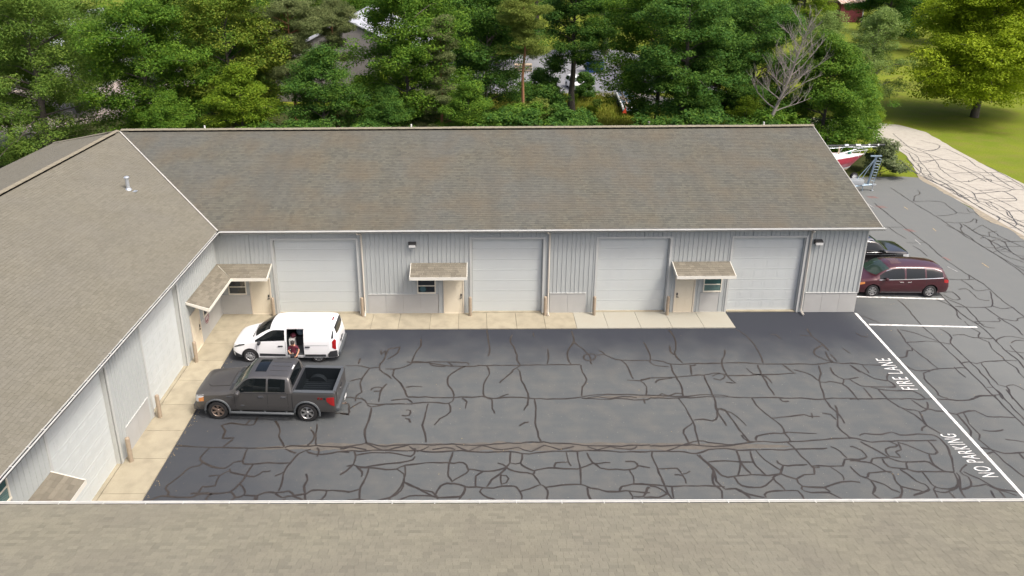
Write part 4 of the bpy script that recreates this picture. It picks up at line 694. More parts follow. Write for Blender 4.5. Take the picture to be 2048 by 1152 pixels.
Tg, fg = frame((.46,-.58,EZ), (0,-1,0), (1,0,0)); gutter(hall, Tg, fg, 17.98, .82, .3)
Tg, fg = frame((-1.0,-18.68,EZ), (1,0,0), (0,1,0)); gutter(front, Tg, fg, 41., 1.07, .42)
# front building: roof rising towards the camera
VE, SE = courses((.45,-18.68,EZ), (1,0,0), (0,-c_,s_), (0,s_,c_), W_, lambda v: -v*c_-1.4 if v < 0 else -1.45-v*c_, lambda v: 39.5)
VE = VE[:, [1,0,3,2,5,4,7,6]]
near_split(VE, SE, front, M['shingle'], 300, lambda c: (abs(c[:,0]-13.8) < 11) & (c[:,1] > -21.9))
b = MB(); b.T = Matrix.Translation((0,27,0))
b.add([(-1,-18.68,EZ-.012),(-9.5,-27.2,RZ-.012),(40,-27.2,RZ-.012),(40,-18.68,EZ-.012)], [(3,2,1,0)])
b.add([(-9.5,-27.2,RZ-.012),(-9.5,-36,EZ-.05),(40,-36,EZ-.05),(40,-27.2,RZ-.012)], [(3,2,1,0)])
b.build('roof', M['under'], front)
b = MB(); b.T = Matrix.Translation((0,27,0)); b.box(1.7,39.5,-19.4,-19.15,.02,4.85); b.box(39.26,39.5,-35.5,-19.4,.02,4.85); b.build('wall', M['siding'], front)
# ---- canopies
def canopy(par, T, flip, u0, u1, label, mitre=None, z0=2.98, dep=1.05, drop=.33):
    L_ = math.hypot(dep, drop); cv, sv = dep/L_, drop/L_
    b = MB(flip); b.T = T
    lo = lambda t: u0+(mitre*t*dep if mitre and mitre > 0 else 0)
    b.add([(u0,.03,z0-.012),(u1,.03,z0-.012),(u1,dep,z0-drop-.012),(lo(1),dep,z0-drop-.012),(u0,.03,z0-.10),(u1,.03,z0-.10),(u1,dep,z0-drop-.13),(lo(1),dep,z0-drop-.13)],
          [(0,3,2,1),(4,5,6,7),(2,3,7,6),(0,1,5,4),(1,2,6,5),(3,0,4,7)])
    c = b.build('canopy', M['fascia'], par, label=label)
    b = MB(flip); b.T = T; b.box(lo(1)-(.0 if mitre else .03), u1+.03, dep, dep+.03, z0-drop-.155, z0-drop+.012)
    ends = [(u1, u1+.03)]+([] if mitre else [(u0-.03, u0)])
    for e0, e1 in ends:
        b.add([(e0,.03,z0-.10),(e1,.03,z0-.10),(e1,dep,z0-drop-.155),(e0,dep,z0-drop-.155),(e0,.03,z0+.012),(e1,.03,z0+.012),(e1,dep,z0-drop+.012),(e0,dep,z0-drop+.012)],
          [(0,3,2,1),(4,5,6,7),(0,1,5,4),(1,2,6,5),(2,3,7,6),(3,0,4,7)])
    b.build('fascia', M['fascia'], c)
    n = 7; e = L_/n
    for j in range(n):
        t0 = j*e/L_; a = lo(1-t0); x = a; first = True
        while x < u1-.02:
            wd = rs.uniform(.2, .4); x2 = min(x+wd, u1); 
            if u1-x2 < .12: x2 = u1
            t1 = min(1, t0+e/L_*1.2)
            xa = x; xb = (lo(1-t1) if first and mitre else x)
            q0 = (dep*(1-t0)+(.02 if j == 0 else 0)); zq0 = z0-drop*(1-t0); q1 = max(.035, dep*(1-t1)); zq1 = z0-drop*(q1/dep)
            b = MB(flip); b.T = T
            b.add([(xa,q0,zq0-.002),(x2-.006,q0,zq0-.002),(x2-.006,q1,zq1),(xb,q1,zq1),(xa,q0,zq0+.014),(x2-.006,q0,zq0+.014),(x2-.006,q1,zq1+.004),(xb,q1,zq1+.004)],
                  [(4,7,6,5),(0,4,5,1),(1,5,6,2),(3,7,4,0)])
            b.f[-4:] = [f[::-1] for f in b.f[-4:]]
            b.build('shingle', M['shingle_canopy'], c); x = x2; first = False
    return c
canopy(hall, TF, fF, .02, 2.86, 'corner canopy roof along the back wall', mitre=1.)
canopy(hall, TL, fL, .02, 4.17, 'corner canopy roof along the left wall', mitre=1.)
canopy(hall, TF, fF, 10.07, 12.92, 'small shingled canopy between the first two doors')
canopy(hall, TF, fF, 23.47, 26.38, 'small shingled canopy between the last two doors')
canopy(hall, TL, fL, 15.17, 17.9, 'shingled canopy low at the left edge, above the gutter')
# ---- downspouts
for x, dx in ((7.56,.0), (17.13,0.), (30.36,.0)):
    b = MB(); s = .042
    b.tube([(x-.12,-.50,EZ-.10),(x-.12,-.50,EZ-.19),(x,-.12,EZ-.34),(x,-.085,EZ-.5),(x,-.085,.30),(x+.0,-.14,.18),(x+.02,-.42,.10)], [.055,.05,.05,.05,.05,.05,.055], 4)
    b.build('downspout', M['downspout'], hall)
# vent pipe on the left roof
def vpipe(x, y, z, h=.55, r=.09, label='', galv=True):
    t = thing('vent_pipe', label, 'vent pipe', (x,y,z))
    b = MB(); b.lathe([(r*1.9,-.03),(r*1.7,.03),(r*1.15,.09),(r,.10),(r,h),(0,h)], 16); b.build('pipe', M['galv' if galv else 'white'], t, True)
    if galv:
        b = MB(); b.lathe([(r*1.0,h-.02),(r*1.5,h+.0),(r*1.5,h+.05),(r*.9,h+.10),(0,h+.11)], 16); b.build('cap', M['galv'], t, True)
        b = MB(); b.box(.1,.42,-.12,.12,-.06-.04,-.035-.04); b.build('flashing', M['galv'], t)
vpipe(-4.42,1.02, EZ+SL*(.45+4.42), .62, .09, 'galvanised vent pipe with cap on the left roof slope')
for x, l in ((-3.6,'thin white vent stub behind the ridge, the one nearest the roof corner'), (9.4,'thin white vent stub behind the middle of the ridge'), (31.45,'thin white vent stub behind the ridge near the gable end')):
    vpipe(x, 10., RZ-SL*1.92-.02, .52, .05, l, False)
# ---- wall lamps
def wall_lamp(x, z, label):
    t = thing('wall_lamp', label, 'lamp', (x,-.035,z), group='wall pack lamps')
    b = MB(); b.box(-.2,.2,-.06,0,-.11,.13); b.add([(-.2,-.06,.13),(.2,-.06,.13),(.2,-.06,-.02),(-.2,-.06,-.02),(-.19,-.2,.08),(.19,-.2,.08),(.19,-.2,-.0),(-.19,-.2,-.0)], [(0,1,5,4),(4,5,6,7),(0,4,7,3),(1,2,6,5),(3,7,6,2)])
    b.build('housing', M['bronze'], t)
    b = MB(); b.box(-.17,.17,-.235,-.10,-.10,.02); b.build('lens', M['lens'], t)
wall_lamp(10.16, 4.03, 'bronze wall lamp above the middle canopy'); wall_lamp(30.72, 4.05, 'bronze wall lamp beside the last downspout near the building corner')
# ---- bollards
bm = MB(); bm.lathe([(.085,0),(.085,1.02),(.075,1.055),(.045,1.08),(0,1.085)], 16)
bme = bm.mesh('bollard', M['bollard'], True)
for x, y, l in ((2.80,-.26,'tan bollard beside the corner door, behind the white van'), (7.45,-.28,'tan bollard at the right of the widest overhead door'), (13.08,-.30,'tan bollard just right of the middle canopy door'),
                (16.98,-.28,'tan bollard beside the middle downspout'), (19.53,-.30,'tan bollard at the start of the newer pale slabs'), (23.33,-.32,'tan bollard just left of the right-hand canopy door'),
                (.30,-4.52,'tan bollard by the left wall door under the canopy end'), (.30,-8.60,'tan bollard on the left sidewalk level with the truck'), (.30,-11.22,'tan bollard nearest the camera on the left sidewalk')):
    o = link('bollard', bme, None, (x,y,.065)); tag(o, l, 'bollard', 'pipe bollards guarding the doors')
# ---- round sign on the left wall
t = thing('round_sign', 'round maroon and white sign on the left wall beside the door', 'sign', (.035,-2.12,1.02))
b = MB(); b.lathe([(0,.0),(.27,.0),(.27,.012),(0,.012)], 32, 'x'); b.build('disc', M['hull_white'], t)
mar = mat('maroon_print', (.16,.01,.03), .5)
b = MB(); b.lathe([(.225,.014),(.27,.014)], 32, 'x'); b.lathe([(.13,.0145),(.20,.0145)], 32, 'x'); b.build('ring', mar, t)
b = MB(); b.add([(.016,-.05,-.12),(.016,.03,-.12),(.016,.06,.12),(.016,-.02,.12)], [(0,1,2,3)]); b.build('emblem', mar, t)
# ---------------------------------------------------------------- vehicles
def pchip(xs, ys, xq):
    xs = np.array(xs, float); ys = np.array(ys, float); h = np.diff(xs); dl = np.diff(ys)/h; n = len(xs); dd = np.zeros(n)
    for i in range(1, n-1):
        if dl[i-1]*dl[i] > 0:
            w1 = 2*h[i]+h[i-1]; w2 = h[i]+2*h[i-1]; dd[i] = (w1+w2)/(w1/dl[i-1]+w2/dl[i])
    dd[0] = dl[0]; dd[-1] = dl[-1]
    i = np.clip(np.searchsorted(xs, xq)-1, 0, n-2); t = (xq-xs[i])/h[i]
    return (2*t**3-3*t**2+1)*ys[i]+(t**3-2*t**2+t)*h[i]*dd[i]+(-2*t**3+3*t**2)*ys[i+1]+(t**3-t**2)*h[i]*dd[i+1]
class Car:
    def __init__(s, tab, mat_body, root, wheels, wr, track, arch=None, cuts=()):
        s.tab = np.array(tab, float); s.root = root; s.wheels = wheels; s.wr = wr; s.track = track; s.mb = mat_body
        X0, X1 = s.tab[0, 0], s.tab[-1, 0]
        xq = sorted(set(list(np.round(np.arange(X0, X1, .09), 3))+list(s.tab[:, 0])))
        sec = []
        for x in xq:
            sec.append(s.section(x))
        n = len(sec[0]); V = [p for q in sec for p in q]; F = []
        for i in range(len(sec)-1):
            for k in range(n): F.append((i*n+k, i*n+(k+1) % n, (i+1)*n+(k+1) % n, (i+1)*n+k))
        F.append(tuple(range(n))[::-1]); F.append(tuple((len(sec)-1)*n+k for k in range(n)))
        me = bpy.data.meshes.new('body'); me.from_pydata(V, [], F); me.update()
        bmm = bmesh.new(); bmm.from_mesh(me); bmesh.ops.remove_doubles(bmm, verts=bmm.verts, dist=1e-5); bmesh.ops.recalc_face_normals(bmm, faces=bmm.faces); bmm.to_mesh(me); bmm.free()
        me.materials.append(mat_body); me.materials.append(M['plastic']); me.materials.append(M['liner'])
        o = bpy.data.objects.new('body', me); COL.objects.link(o); tmp = []
        ar = arch or wr*1.16
        for wx in wheels:
            for sg in (-1, 1):
                c = MB(); y0, y1 = sg*(track/2-.16), sg*(track/2+.5); lo, hi = min(y0, y1), max(y0, y1)
                c.lathe([(0, lo), (ar, lo), (ar, hi), (0, hi)], 28, 'y', c=(wx, 0, wr+.02)); tmp.append((c, 1))
        for cbox in cuts:
            c = MB()
            if len(cbox) == 6: c.box(*cbox)
            else: cbox[0](c)
            tmp.append((c, 2))
        objs = []
        for c, mi in tmp:
            cm = c.mesh('cut', [M['plastic']]*3)
            bb = bmesh.new(); bb.from_mesh(cm); bmesh.ops.remove_doubles(bb, verts=bb.verts, dist=1e-5); bmesh.ops.recalc_face_normals(bb, faces=bb.faces); bb.to_mesh(cm); bb.free()
            cm.materials.clear()
            for mm_ in (mat_body, M['plastic'], M['liner']): cm.materials.append(mm_)
            cm.polygons.foreach_set('material_index', [mi]*len(cm.polygons))
            co = bpy.data.objects.new('cut', cm); COL.objects.link(co); objs.append(co)
            md = o.modifiers.new('b', 'BOOLEAN'); md.operation = 'DIFFERENCE'; md.solver = 'EXACT'; md.object = co
        bpy.context.view_layer.update()
        dg = bpy.context.evaluated_depsgraph_get()
        me2 = bpy.data.meshes.new_from_object(o.evaluated_get(dg), depsgraph=dg)
        for q in objs+[o]: bpy.data.objects.remove(q)
        me2.polygons.foreach_set('use_smooth', [True]*len(me2.polygons)); me2.set_sharp_from_angle(angle=rad(32)); me2.name = 'body'
        s.body = link('body', me2, root)
    def par(s, x): return [float(pchip(s.tab[:, 0], s.tab[:, k], np.array([x]))[0]) for k in range(1, s.tab.shape[1])]
    def section(s, x):
        zb, wb, zm, wm, zs, ws, ze, we, zc = s.par(x)
        half = [(wb*.8, zb), (wb, zb+.03), ((wb+wm)/2+.012, (zb+zm)/2), (wm, zm), (wm*.6+ws*.4+.004, zm*.6+zs*.4), (ws+.004, zs-.03), (ws, zs)]
        for t in (.25, .5, .75, .93): half.append((ws+(we-ws)*t+.018*math.sin(math.pi*t)*(ze-zs > .15), zs+(ze-zs)*t))
        top = []
        for q in (.96, .82, .6, .3): top.append((we*q, ze+(zc-ze)*(1-q*q)))
        half += top
        pts = [(x, -y, z) for y, z in half]+[(x, 0, zc)]+[(x, y, z) for y, z in reversed(half)]
        return pts
    def side_y(s, x, z):
        sec = s.section(x); h = [(-p[1], p[2]) for p in sec[:11]]
        for i in range(len(h)-1):
            if h[i][1] <= z <= h[i+1][1]+1e-6:
                t = (z-h[i][1])/max(1e-6, h[i+1][1]-h[i][1]); return h[i][0]+(h[i+1][0]-h[i][0])*t
        return h[0][0] if z < h[0][1] else h[-1][0]
    def top_z(s, x, y):
        zb, wb, zm, wm, zs, ws, ze, we, zc = s.par(x); return ze+(zc-ze)*(1-min(1, abs(y)/we)**2)
    def shell(s, grid, name, m, th, parent, mirror=False, label=None, smooth=True):
        """grid[i][j] = (pos, outward unit) ; builds raised plate"""
        R = len(grid); Cn = len(grid[0]); V = []; F = []
        for g in grid:
            for p, nn in g: V.append(p+nn*th)
        k = R*Cn
        for g in grid:
            for p, nn in g: V.append(p-nn*.012)
        for i in range(R-1):
            for j in range(Cn-1): F.append((i*Cn+j, i*Cn+j+1, (i+1)*Cn+j+1, (i+1)*Cn+j))
        bd = [(i*Cn) for i in range(R)]+[(R-1)*Cn+j for j in range(1, Cn)]+[i*Cn+Cn-1 for i in range(R-2, -1, -1)]+[j for j in range(Cn-2, 0, -1)]
        for a, c in zip(bd, bd[1:]+bd[:1]): F.append((a, c, c+k, a+k))
        if mirror: V = [Vector((v.x, -v.y, v.z)) for v in V]
        me = bpy.data.meshes.new(name); me.from_pydata([tuple(v) for v in V], [], F); me.update()
        bb = bmesh.new(); bb.from_mesh(me); bmesh.ops.recalc_face_normals(bb, faces=bb.faces); bb.to_mesh(me); bb.free()
        # make sure outward
        c = sum((p.normal*p.area for p in me.polygons if len(p.vertices) == 4 and max(p.vertices) < k), Vector()); d_ = grid[R//2][Cn//2][1].copy()
        if mirror: d_.y *= -1
        if c.dot(d_) < 0: me.flip_normals()
        if smooth: me.polygons.foreach_set('use_smooth', [True]*len(me.polygons)); me.set_sharp_from_angle(angle=rad(35))
        me.materials.append(m); o = link(name, me, parent or s.root)
        if label: o['label'] = label
        return o
    def side(s, name, m, xs, zlo, zhi, th=.006, n=14, r=5, parent=None, both=True, frac=False, label=None, sides=(-1, 1)):
        """xs list of station x; zlo/zhi lists of z (or greenhouse fraction)"""
        out = []
        for sg in sides:
            g = []
            for i in range(n+1):
                x = xs[0]+(xs[-1]-xs[0])*i/n; lo = float(np.interp(x, xs, zlo)); hi = float(np.interp(x, xs, zhi))
                if frac:
                    zb, wb, zm, wm, zs, ws, ze, we, zc = s.par(x); lo = zs+(ze-zs)*lo; hi = zs+(ze-zs)*hi
                col = []
                for j in range(r+1):
                    z = lo+(hi-lo)*j/r; y = -s.side_y(x, z); y2 = -s.side_y(x, z+.02)
                    nn = Vector((0, -.02, (y2-y)*-1)).normalized(); 
                    if nn.y > 0: nn = -nn
                    col.append((Vector((x, y, z)), nn))
                g.append(col)
            out.append(s.shell(g, name, m, th, parent, mirror=(sg == 1), label=label))
        return out
    def top(s, name, m, y0, y1, xa, xb, th=.006, n=10, r=8, parent=None, label=None):
        """xa,xb functions of y"""
        g = []
        for i in range(n+1):
            y = y0+(y1-y0)*i/n; col = []
            for j in range(r+1):
                x = xa(y)+(xb(y)-xa(y))*j/r; z = s.top_z(x, y); z2 = s.top_z(x+.02, y)
                col.append((Vector((x, y, z)), Vector((-(z2-z), 0, .02)).normalized()))
            g.append(col)
        return s.shell(g, name, m, th, parent, label=label)
def box_part(name, m, parent, boxes, smooth=False, label=None):
    b = MB()
    for q in boxes: b.box(*q)
    o = b.build(name, M[m], parent)
    bv = None
    if label: o['label'] = label
    return o
def rbox(name, m, parent, x0, x1, y0, y1, z0, z1, bev=.02, label=None):
    b = MB(); b.box(x0, x1, y0, y1, z0, z1); me = b.mesh(name, M[m]); bb = bmesh.new(); bb.from_mesh(me)
    bmesh.ops.bevel(bb, geom=bb.edges[:], offset=bev, segments=2, affect='EDGES', profile=.6); bb.to_mesh(me); bb.free()
    me.polygons.foreach_set('use_smooth', [True]*len(me.polygons)); me.set_sharp_from_angle(angle=rad(35))
    o = link(name, me, parent); 
    if label: o['label'] = label
    return o
WM = {}
def wheel(root, x, y, r, wd, rimm, spokes, sgn, rr_=.66, steer=0):
    key = (r, wd, spokes, rimm)
    if key not in WM:
        b = MB(); h = wd/2
        b.lathe([(r*rr_, -h), (r*.9, -h), (r*.985, -h*.75), (r, -h*.4), (r, h*.4), (r*.985, h*.75), (r*.9, h), (r*rr_, h), (r*rr_, -h)], 32, 'y')
        for k in range(44):   # tread blocks
            a = 2*math.pi*k/44; T = Matrix.Rotation(a, 4, 'Y'); b.T = T
            b.box(-.016, .016, -h*.7, -.01, r*.99, r*1.012); b.box(-.016, .016, .01, h*.7, r*.99, r*1.012)
        b.T = Matrix()
        tm = b.mesh('wheel', M['rubber'], True)
        b = MB(); ri = r*rr_
        b.lathe([(ri, -h*.9), (ri*.93, -h*.93), (ri*.88, -h*.6), (ri*.86, h*.3), (0, h*.3)], 32, 'y', mi=1)
        b.lathe([(ri*1.0, -h*.93), (ri*.94, -h*1.0), (ri*.90, -h*.85)], 32, 'y')
        b.lathe([(0, -h*.86), (ri*.17, -h*.86), (ri*.22, -h*.7), (ri*.22, -h*.3)], 16, 'y')
        for k in range(spokes):
            a = 2*math.pi*k/spokes; b.T = Matrix.Rotation(a, 4, 'Y'); w0, w1 = (ri*.13, ri*.17) if spokes < 9 else (ri*.05, ri*.07)
            b.add([(-w0,-h*.72,ri*.15),(w0,-h*.72,ri*.15),(w1,-h*.86,ri*.93),(-w1,-h*.86,ri*.93),(-w0,-h*.4,ri*.15),(w0,-h*.4,ri*.15),(w1,-h*.5,ri*.93),(-w1,-h*.5,ri*.93)],
                  [(0,1,2,3),(7,6,5,4),(0,4,5,1),(1,5,6,2),(2,6,7,3),(3,7,4,0)])
        b.T = Matrix()
        WM[key] = (tm, b.mesh('rim', [M[rimm], M['plastic']], False))
    tm, rm = WM[key]
    o = link('wheel', tm, root, (x, y, r), (0, 0, (math.pi if sgn > 0 else 0)+steer)); link('rim', rm, o); return o
def mirror(root, x, y, z, m, sg, s=1.):
    b = MB(); b.lathe([(0, -.12*s), (.07*s, -.11*s), (.095*s, -.03*s), (.095*s, .05*s), (.06*s, .1*s), (0, .105*s)], 12, 'y', c=(x, y+sg*.14*s, z))
    for i, v in enumerate(b.v): b.v[i] = (x+(v[0]-x)*.8, v[1], v[2])
    b.tube([(x-.02, y-sg*.02, z-.06), (x, y+sg*.1, z-.02)], .03, 6)
    return b.build('mirror', M[m], root, True)
# ---- pickup truck
def pickup():
    r = thing('pickup_truck', 'dark grey four-door pickup truck with an open empty bed', 'pickup truck', (1.86, -7.66, .022), rad(-2.6))
    tab = [[0.00,.52,.74,.70,.80,.95,.78,1.06,.70,1.10],[.05,.46,.86,.70,.92,1.02,.88,1.13,.78,1.17],[.22,.40,.93,.72,.975,1.08,.94,1.18,.82,1.24],[.8,.40,.95,.75,.99,1.13,.965,1.22,.86,1.29],
           [1.35,.42,.96,.75,1.0,1.18,.975,1.27,.88,1.33],[1.56,.42,.96,.75,1.0,1.22,.97,1.30,.88,1.36],[1.70,.42,.96,.75,1.0,1.25,.97,1.38,.87,1.46],[2.15,.42,.96,.75,1.0,1.30,.965,1.80,.76,1.87],
           [2.30,.42,.96,.75,1.0,1.31,.965,1.855,.745,1.93],[2.6,.42,.96,.75,1.0,1.32,.965,1.88,.74,1.955],[3.6,.42,.96,.75,1.0,1.33,.965,1.88,.74,1.955],[3.88,.42,.96,.75,1.0,1.33,.965,1.86,.745,1.93],
           [3.95,.42,.96,.75,1.0,1.33,.965,1.82,.75,1.89],[4.06,.42,.96,.75,1.0,1.31,.965,1.36,.93,1.37],[4.10,.44,.96,.78,.995,1.29,.985,1.355,.965,1.355],[5.70,.44,.96,.78,.995,1.29,.985,1.355,.965,1.355],[5.80,.46,.94,.78,.98,1.28,.97,1.35,.95,1.35],[5.84,.50,.90,.78,.96,1.26,.95,1.34,.93,1.34]]
    C = Car(tab, M['paint_grey'], r, (.95, 4.66), .415, 1.86, .50, cuts=[(4.17, 5.72, -.80, .80, .80, 2.)])
    C.side('side_window', M['car_glass'], [1.78,2.30,3.02], [.10,.05,.05], [.80,.93,.93], frac=True)
    C.side('side_window', M['car_glass'], [3.10,3.2,3.80], [.05,.05,.05], [.93,.93,.90], frac=True)
    C.top('windscreen', M['ws_glass'], -.74, .74, lambda y: 1.60+.10*(abs(y)/.74)**2, lambda y: 2.20+.05*(abs(y)/.74)**2)
    C.top('rear_window', M['car_glass'], -.66, .66, lambda y: 3.965, lambda y: 4.045)
    C.top('sunroof', M['car_glass'], -.40, .50, lambda y: 2.45, lambda y: 2.92, .008, label='dark sunroof glass')
    for y in (-.62, -.31, 0, .31, .62): C.top('roof_rib', M['paint_grey'], y-.02, y+.02, lambda y: 3.05, lambda y: 3.8, .012, n=2)
    C.top('bonnet_bulge', M['paint_grey'], -.52, .52, lambda y: .35+.25*(abs(y)/.52)**3, lambda y: 1.40, .03)
    C.top('wiper_cowl', M['plastic'], -.80, .80, lambda y: 1.46, lambda y: 1.60, .012)
    for k in range(7): C.top('cowl_vent', M['greyplastic'], .3-k*.12, .36-k*.12, lambda y: 1.47, lambda y: 1.585, .02, n=2)
    C.top('third_lamp', M['hull_white'], -.15, .15, lambda y: 3.90, lambda y: 3.94, .01)
    for x in (1.70, 3.06, 3.90): C.side('door_gap', M['dark'], [x, x+.014], [.50,.50], [1.29,1.29], .002, n=1)
    C.side('door_gap', M['dark'], [4.065, 4.095], [.46,.46], [1.33,1.30], .003, n=1)
    for x0, x1 in ((2.70,2.92),(3.62,3.84)): C.side('door_handle', M['chrome'], [x0, x1], [1.115]*2, [1.165]*2, .03, n=2, r=1)
    C.side('belt_moulding', M['plastic'], [1.74,3.86], [1.275,1.305], [1.30,1.325], .012, n=10, r=1)
    C.side('fender_badge', M['chrome'], [1.38,1.62], [1.09]*2, [1.125]*2, .01, n=2, r=1)
    C.side('door_badge', M['chrome'], [1.92,2.10], [.70]*2, [.735]*2, .01, n=2, r=1)
    for sg in (-1, 1): wheel(r, .95, sg*.87, .415, .27, 'rim_brown' if sg < 0 else 'rim', 6, sg); wheel(r, 4.66, sg*.87, .415, .27, 'rim', 6, sg)
    for sg in (-1, 1):
        for wx in (.95, 4.66):
            b = MB(); pts = []
            for k in range(15):
                a = math.pi*(k/14); pts.append((wx+math.cos(a)*.515, sg*(1.0), .435+math.sin(a)*.515))
            pts = [(p[0], p[1], max(p[2], .44)) for p in pts]; pts = [(pts[0][0], pts[0][1], .30)]+pts+[(pts[-1][0], pts[-1][1], .30)]
            b.tube(pts, .045, 8); b.build('wheel_flare', M['greyplastic'], r, True)
        b = MB(); b.tube([(1.52, sg*1.02, .38), (1.62, sg*1.05, .40), (4.02, sg*1.05, .40), (4.10, sg*1.02, .38)], .055, 10)
        for x in (1.9, 2.9, 3.8): b.box(x-.03, x+.03, min(sg*.8, sg*1.02), max(sg*.8, sg*1.02), .38, .44)
        b.build('running_board', M['greyplastic'], r, True)
        mirror(r, 1.93, sg*.98, 1.37, 'paint_grey', sg, 1.25)
    C.side('headlamp', M['clearlamp'], [.03,.12,.42], [.86,.82,.86], [1.04,1.08,1.12], .012, label='headlamp')
    C.side('indicator', M['amber'], [.20,.42], [.84,.87], [.98,1.06], .018)
    C.side('tail_lamp', M['redlamp'], [5.50,5.66,5.81], [1.0,.84,.78], [1.15,1.18,1.18], .016, label='red tail lamp')
    # FX4 lettering on the bedside
    for sg in (-1, 1):
        b = MB(); y = sg*1.0; u = .030; th = .014
        def stroke(xa, za, xb, zb, mi=0):
            dx, dz = xb-xa, zb-za; L_ = math.hypot(dx, dz); nx, nz = -dz/L_*th, dx/L_*th
            q = [(xa+nx, y, za+nz), (xb+nx, y, zb+nz), (xb-nx, y, zb-nz), (xa-nx, y, za-nz)]
            b.add(q+[(p[0], y-sg*.02, p[2]) for p in q], [(0,1,2,3),(3,2,1,0),(0,1,5,4),(1,2,6,5),(2,3,7,6),(3,0,4,7)], mi)
        f_ = (lambda x: x) if sg < 0 else (lambda x: 5.31*2-x)
        for q in ((5.14,1.06,5.15,1.15,0),(5.15,1.15,5.22,1.15,0),(5.14,1.105,5.20,1.105,0),(5.24,1.06,5.34,1.15,0),(5.24,1.15,5.34,1.06,0),(5.36,1.10,5.46,1.10,1),(5.42,1.06,5.44,1.15,1),(5.42,1.15,5.36,1.10,1)):
            stroke(f_(q[0]), q[1], f_(q[2]), q[3], q[4])
        b.build('lettering', [M['redlamp'], M['plastic']], r, label='red FX and dark 4 lettering on the bed side')
    # grille, bumper, tailgate, bed
    b = MB(); b.box(-.02, .03, -.60, .60, .72, 1.05)
    for z in (.78, .87, .96): b.box(-.035, -.015, -.58, .58, z, z+.035)
    b.build('grille', M['plastic'], r)
    rbox('front_bumper', 'paint_grey', r, -.08, .16, -.93, .93, .40, .66, .05)
    rbox('rear_bumper', 'greyplastic', r, 5.82, 5.97, -.92, .92, .48, .64, .04)
    b = MB(); b.box(5.842, 5.862, -.72, .72, .70, 1.28); tg = b.build('tailgate', M['paint_grey'], r)
    b = MB(); b.box(5.865, 5.885, -.06, .14, 1.05, 1.16); b.build('tailgate_handle', M['plastic'], tg)
    b = MB(); b.lathe([(0,5.864),(.06,5.866),(.062,5.880),(0,5.884)], 16, 'x', c=(0,-.05,1.0)); b.build('badge', M['chrome'], tg)
    b = MB(); b.box(6.022, 6.035, -.17, .15, .50, .62); b.build('number_plate', M['hull_white'], r)
    b = MB(); b.tube([(5.93,-.30,.42),(6.06,-.30,.42),(6.10,-.30,.44)], .03, 8); b.tube([(6.10,-.30,.44),(6.10,-.30,.49)], .026, 8); b.build('tow_hitch', M['rim_brown'], r)
    b = MB()
    for k in range(11): b.box(4.19, 5.70, -.72+k*.14, -.66+k*.14, .801, .822)
    b.build('bed_floor_ribs', M['liner'], r)
    for sg in (-1, 1):
        b = MB(); b.lathe([(0,-.09),(.40,-.09),(.42,-.05),(.42,.10),(0,.10)], 24, 'y', c=(4.70, sg*.70, .66)); b.build('wheel_tub', M['liner'], r, True)
        b = MB(); b.box(4.15, 5.78, min(sg*.80,sg*.972), max(sg*.80,sg*.972), 1.355, 1.378); b.build('bed_rail', M['greyplastic'], r)
    b = MB(); b.box(5.72, 5.85, -.80, .80, 1.345, 1.372); b.build('bed_rail', M['greyplastic'], r)
    b = MB(); b.box(4.10, 4.168, -.80, .80, 1.348, 1.374); b.build('bed_rail', M['plastic'], r)
    return r
pickup()
